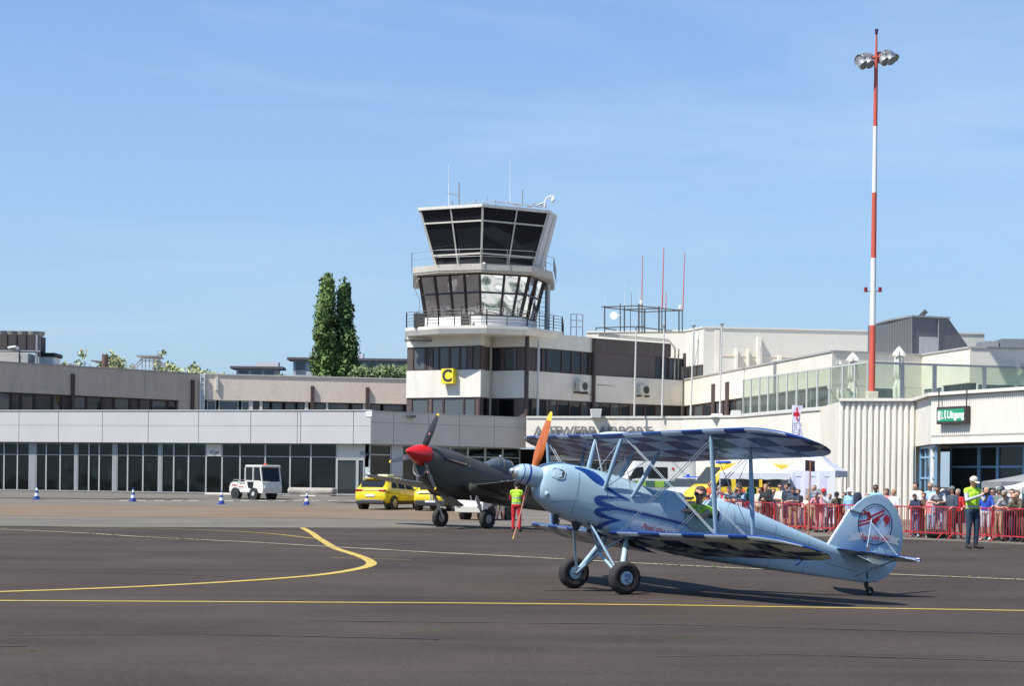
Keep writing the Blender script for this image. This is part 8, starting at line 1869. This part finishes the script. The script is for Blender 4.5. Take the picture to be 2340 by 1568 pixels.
poplar('poplar_tree', 'slim darker poplar, the right one of the pair behind the beige office', 785, 652, 862, 191, 1.85, LF[1], 5, lambda t: max(.07, 1.25*(1-t**2.0)))
random.seed(21)
def bush(name, label, x, ytop, Y, rad, n_, m, size=.22, cat='tree', sparse=1.):
    c = at(x, ytop, Y); T = thing(name, label, cat, (c.x, c.y, .6), group='treetops beyond the office roofs' if cat == 'tree' else None)
    q = MB(); q.tube((c.x, c.y, .6), (c.x, c.y, c.z-rad*.4), .22, .10, n=7)
    for i in range(7):
        a = i*2.4; q.tube((c.x, c.y, c.z-rad*1.6), (c.x+math.cos(a)*rad*.7, c.y+math.sin(a)*rad*.7, c.z-rad*.4), .07, .02, n=4)
    q.build('trunk', BARK, T); q = MB()
    for i in range(n_):
        d = Vector((random.gauss(0, .5), random.gauss(0, .5), random.gauss(0, .38))); leaves(q, Vector((c.x, c.y, c.z-rad*.8))+d*rad, rad*.26, int(26*sparse), size)
    q.build('crown', m, T)
bush('young_tree', 'pale leafy treetop beside the black topped roof hut', (Z5(462, 0)[0]), 814, 172, 1.8, 16, LF[2])
bush('young_tree', 'pale leafy treetop behind the vent stack', (Z5(800, 0)[0]), 811, 172, 2.3, 26, LF[2]); bush('young_tree', 'pale treetop right of the vent stack', (Z5(900, 0)[0]), 818, 176, 2.3, 30, LF[2])
bush('young_tree', 'low pale treetop behind the steel platform', (Z5(1120, 0)[0]), 836, 176, 1.8, 18, LF[2]); bush('young_tree', 'small pale treetop right of the platform stairs', (Z5(1245, 0)[0]), 828, 178, 1.8, 20, LF[2])
bush('young_tree', 'rounded green treetop left of the wall ladder', (Z5(1330, 0)[0]), 838, 174, 1.9, 24, LF[2]); bush('young_tree', 'green treetop above the wall ladder', (Z5(1460, 0)[0]), 838, 176, 2.1, 26, LF[2]); bush('young_tree', 'low green treetop at the left end of the beige office', (Z6(60, 0)[0]), 848, 178, 1.6, 18, LF[2])
bush('young_tree', 'green treetop below the left grey office block', (Z6(520, 0)[0]), 846, 185, 2.0, 26, LF[3])
hq = MB(); random.seed(8)
for i in range(120):
    x = random.uniform(812, 930); c = at(x, 858+random.uniform(-7, 14), 188+random.uniform(-2, 2)); leaves(hq, c, .8, 40, .2, (1, .8, 1.1), 1.)
tag(hq.build('hedge', LF[3]), 'dense green hedge of treetops between the poplars and the tower', 'hedge', kind='stuff')
FARW = mat('far_wall', (.40, .42, .44), .8, var=.05); FARG = mat('far_glass', (.10, .14, .16), .3, var=.3, scale=.4); FARR = mat('far_roof', (.09, .08, .09), .8)
def farb(label, x0, x1, ytop, Y, winy, penth):
    a, b_ = at(x0, ytop, Y), at(x1, ytop, Y); T = thing('office_block', label, 'building', (a.x, a.y, .6)); zt = a.z
    q = MB(); q.box(a.x, b_.x, Y, Y+3, .6, zt-.05); q.build('wall', FARW, T); q = MB(); q.box(a.x-.8, b_.x+.8, Y-.6, Y+3.5, zt, zt+.35); q.build('roof', FARR, T)
    k = int((b_.x-a.x)/1.9)
    for i in range(k):
        x = a.x+.35+i*(b_.x-a.x-.4)/k; q = MB(); q.box(x, x+1.35, Y-.06, Y-.01, zt-1.9, zt-.25); q.build('window', FARG, T)
    if penth:
        c0, c1 = at(penth[0], penth[2], Y), at(penth[1], penth[2], Y); q = MB(); q.box(c0.x, c1.x, Y+1, Y+3, zt+.36, c0.z); q.build('penthouse', mat('far_white', (.55, .56, .57), .8), T)
farb('distant flat grey office block left of the poplars', 540, 634, 843, 265, 0, (583, 634, 826)); farb('distant grey office block just behind the poplars at the left', 670, 720, 823, 262, 0, None)
farb('distant grey office block between the poplars and the tower', 800, 940, 825, 258, 0, (806, 829, 806))
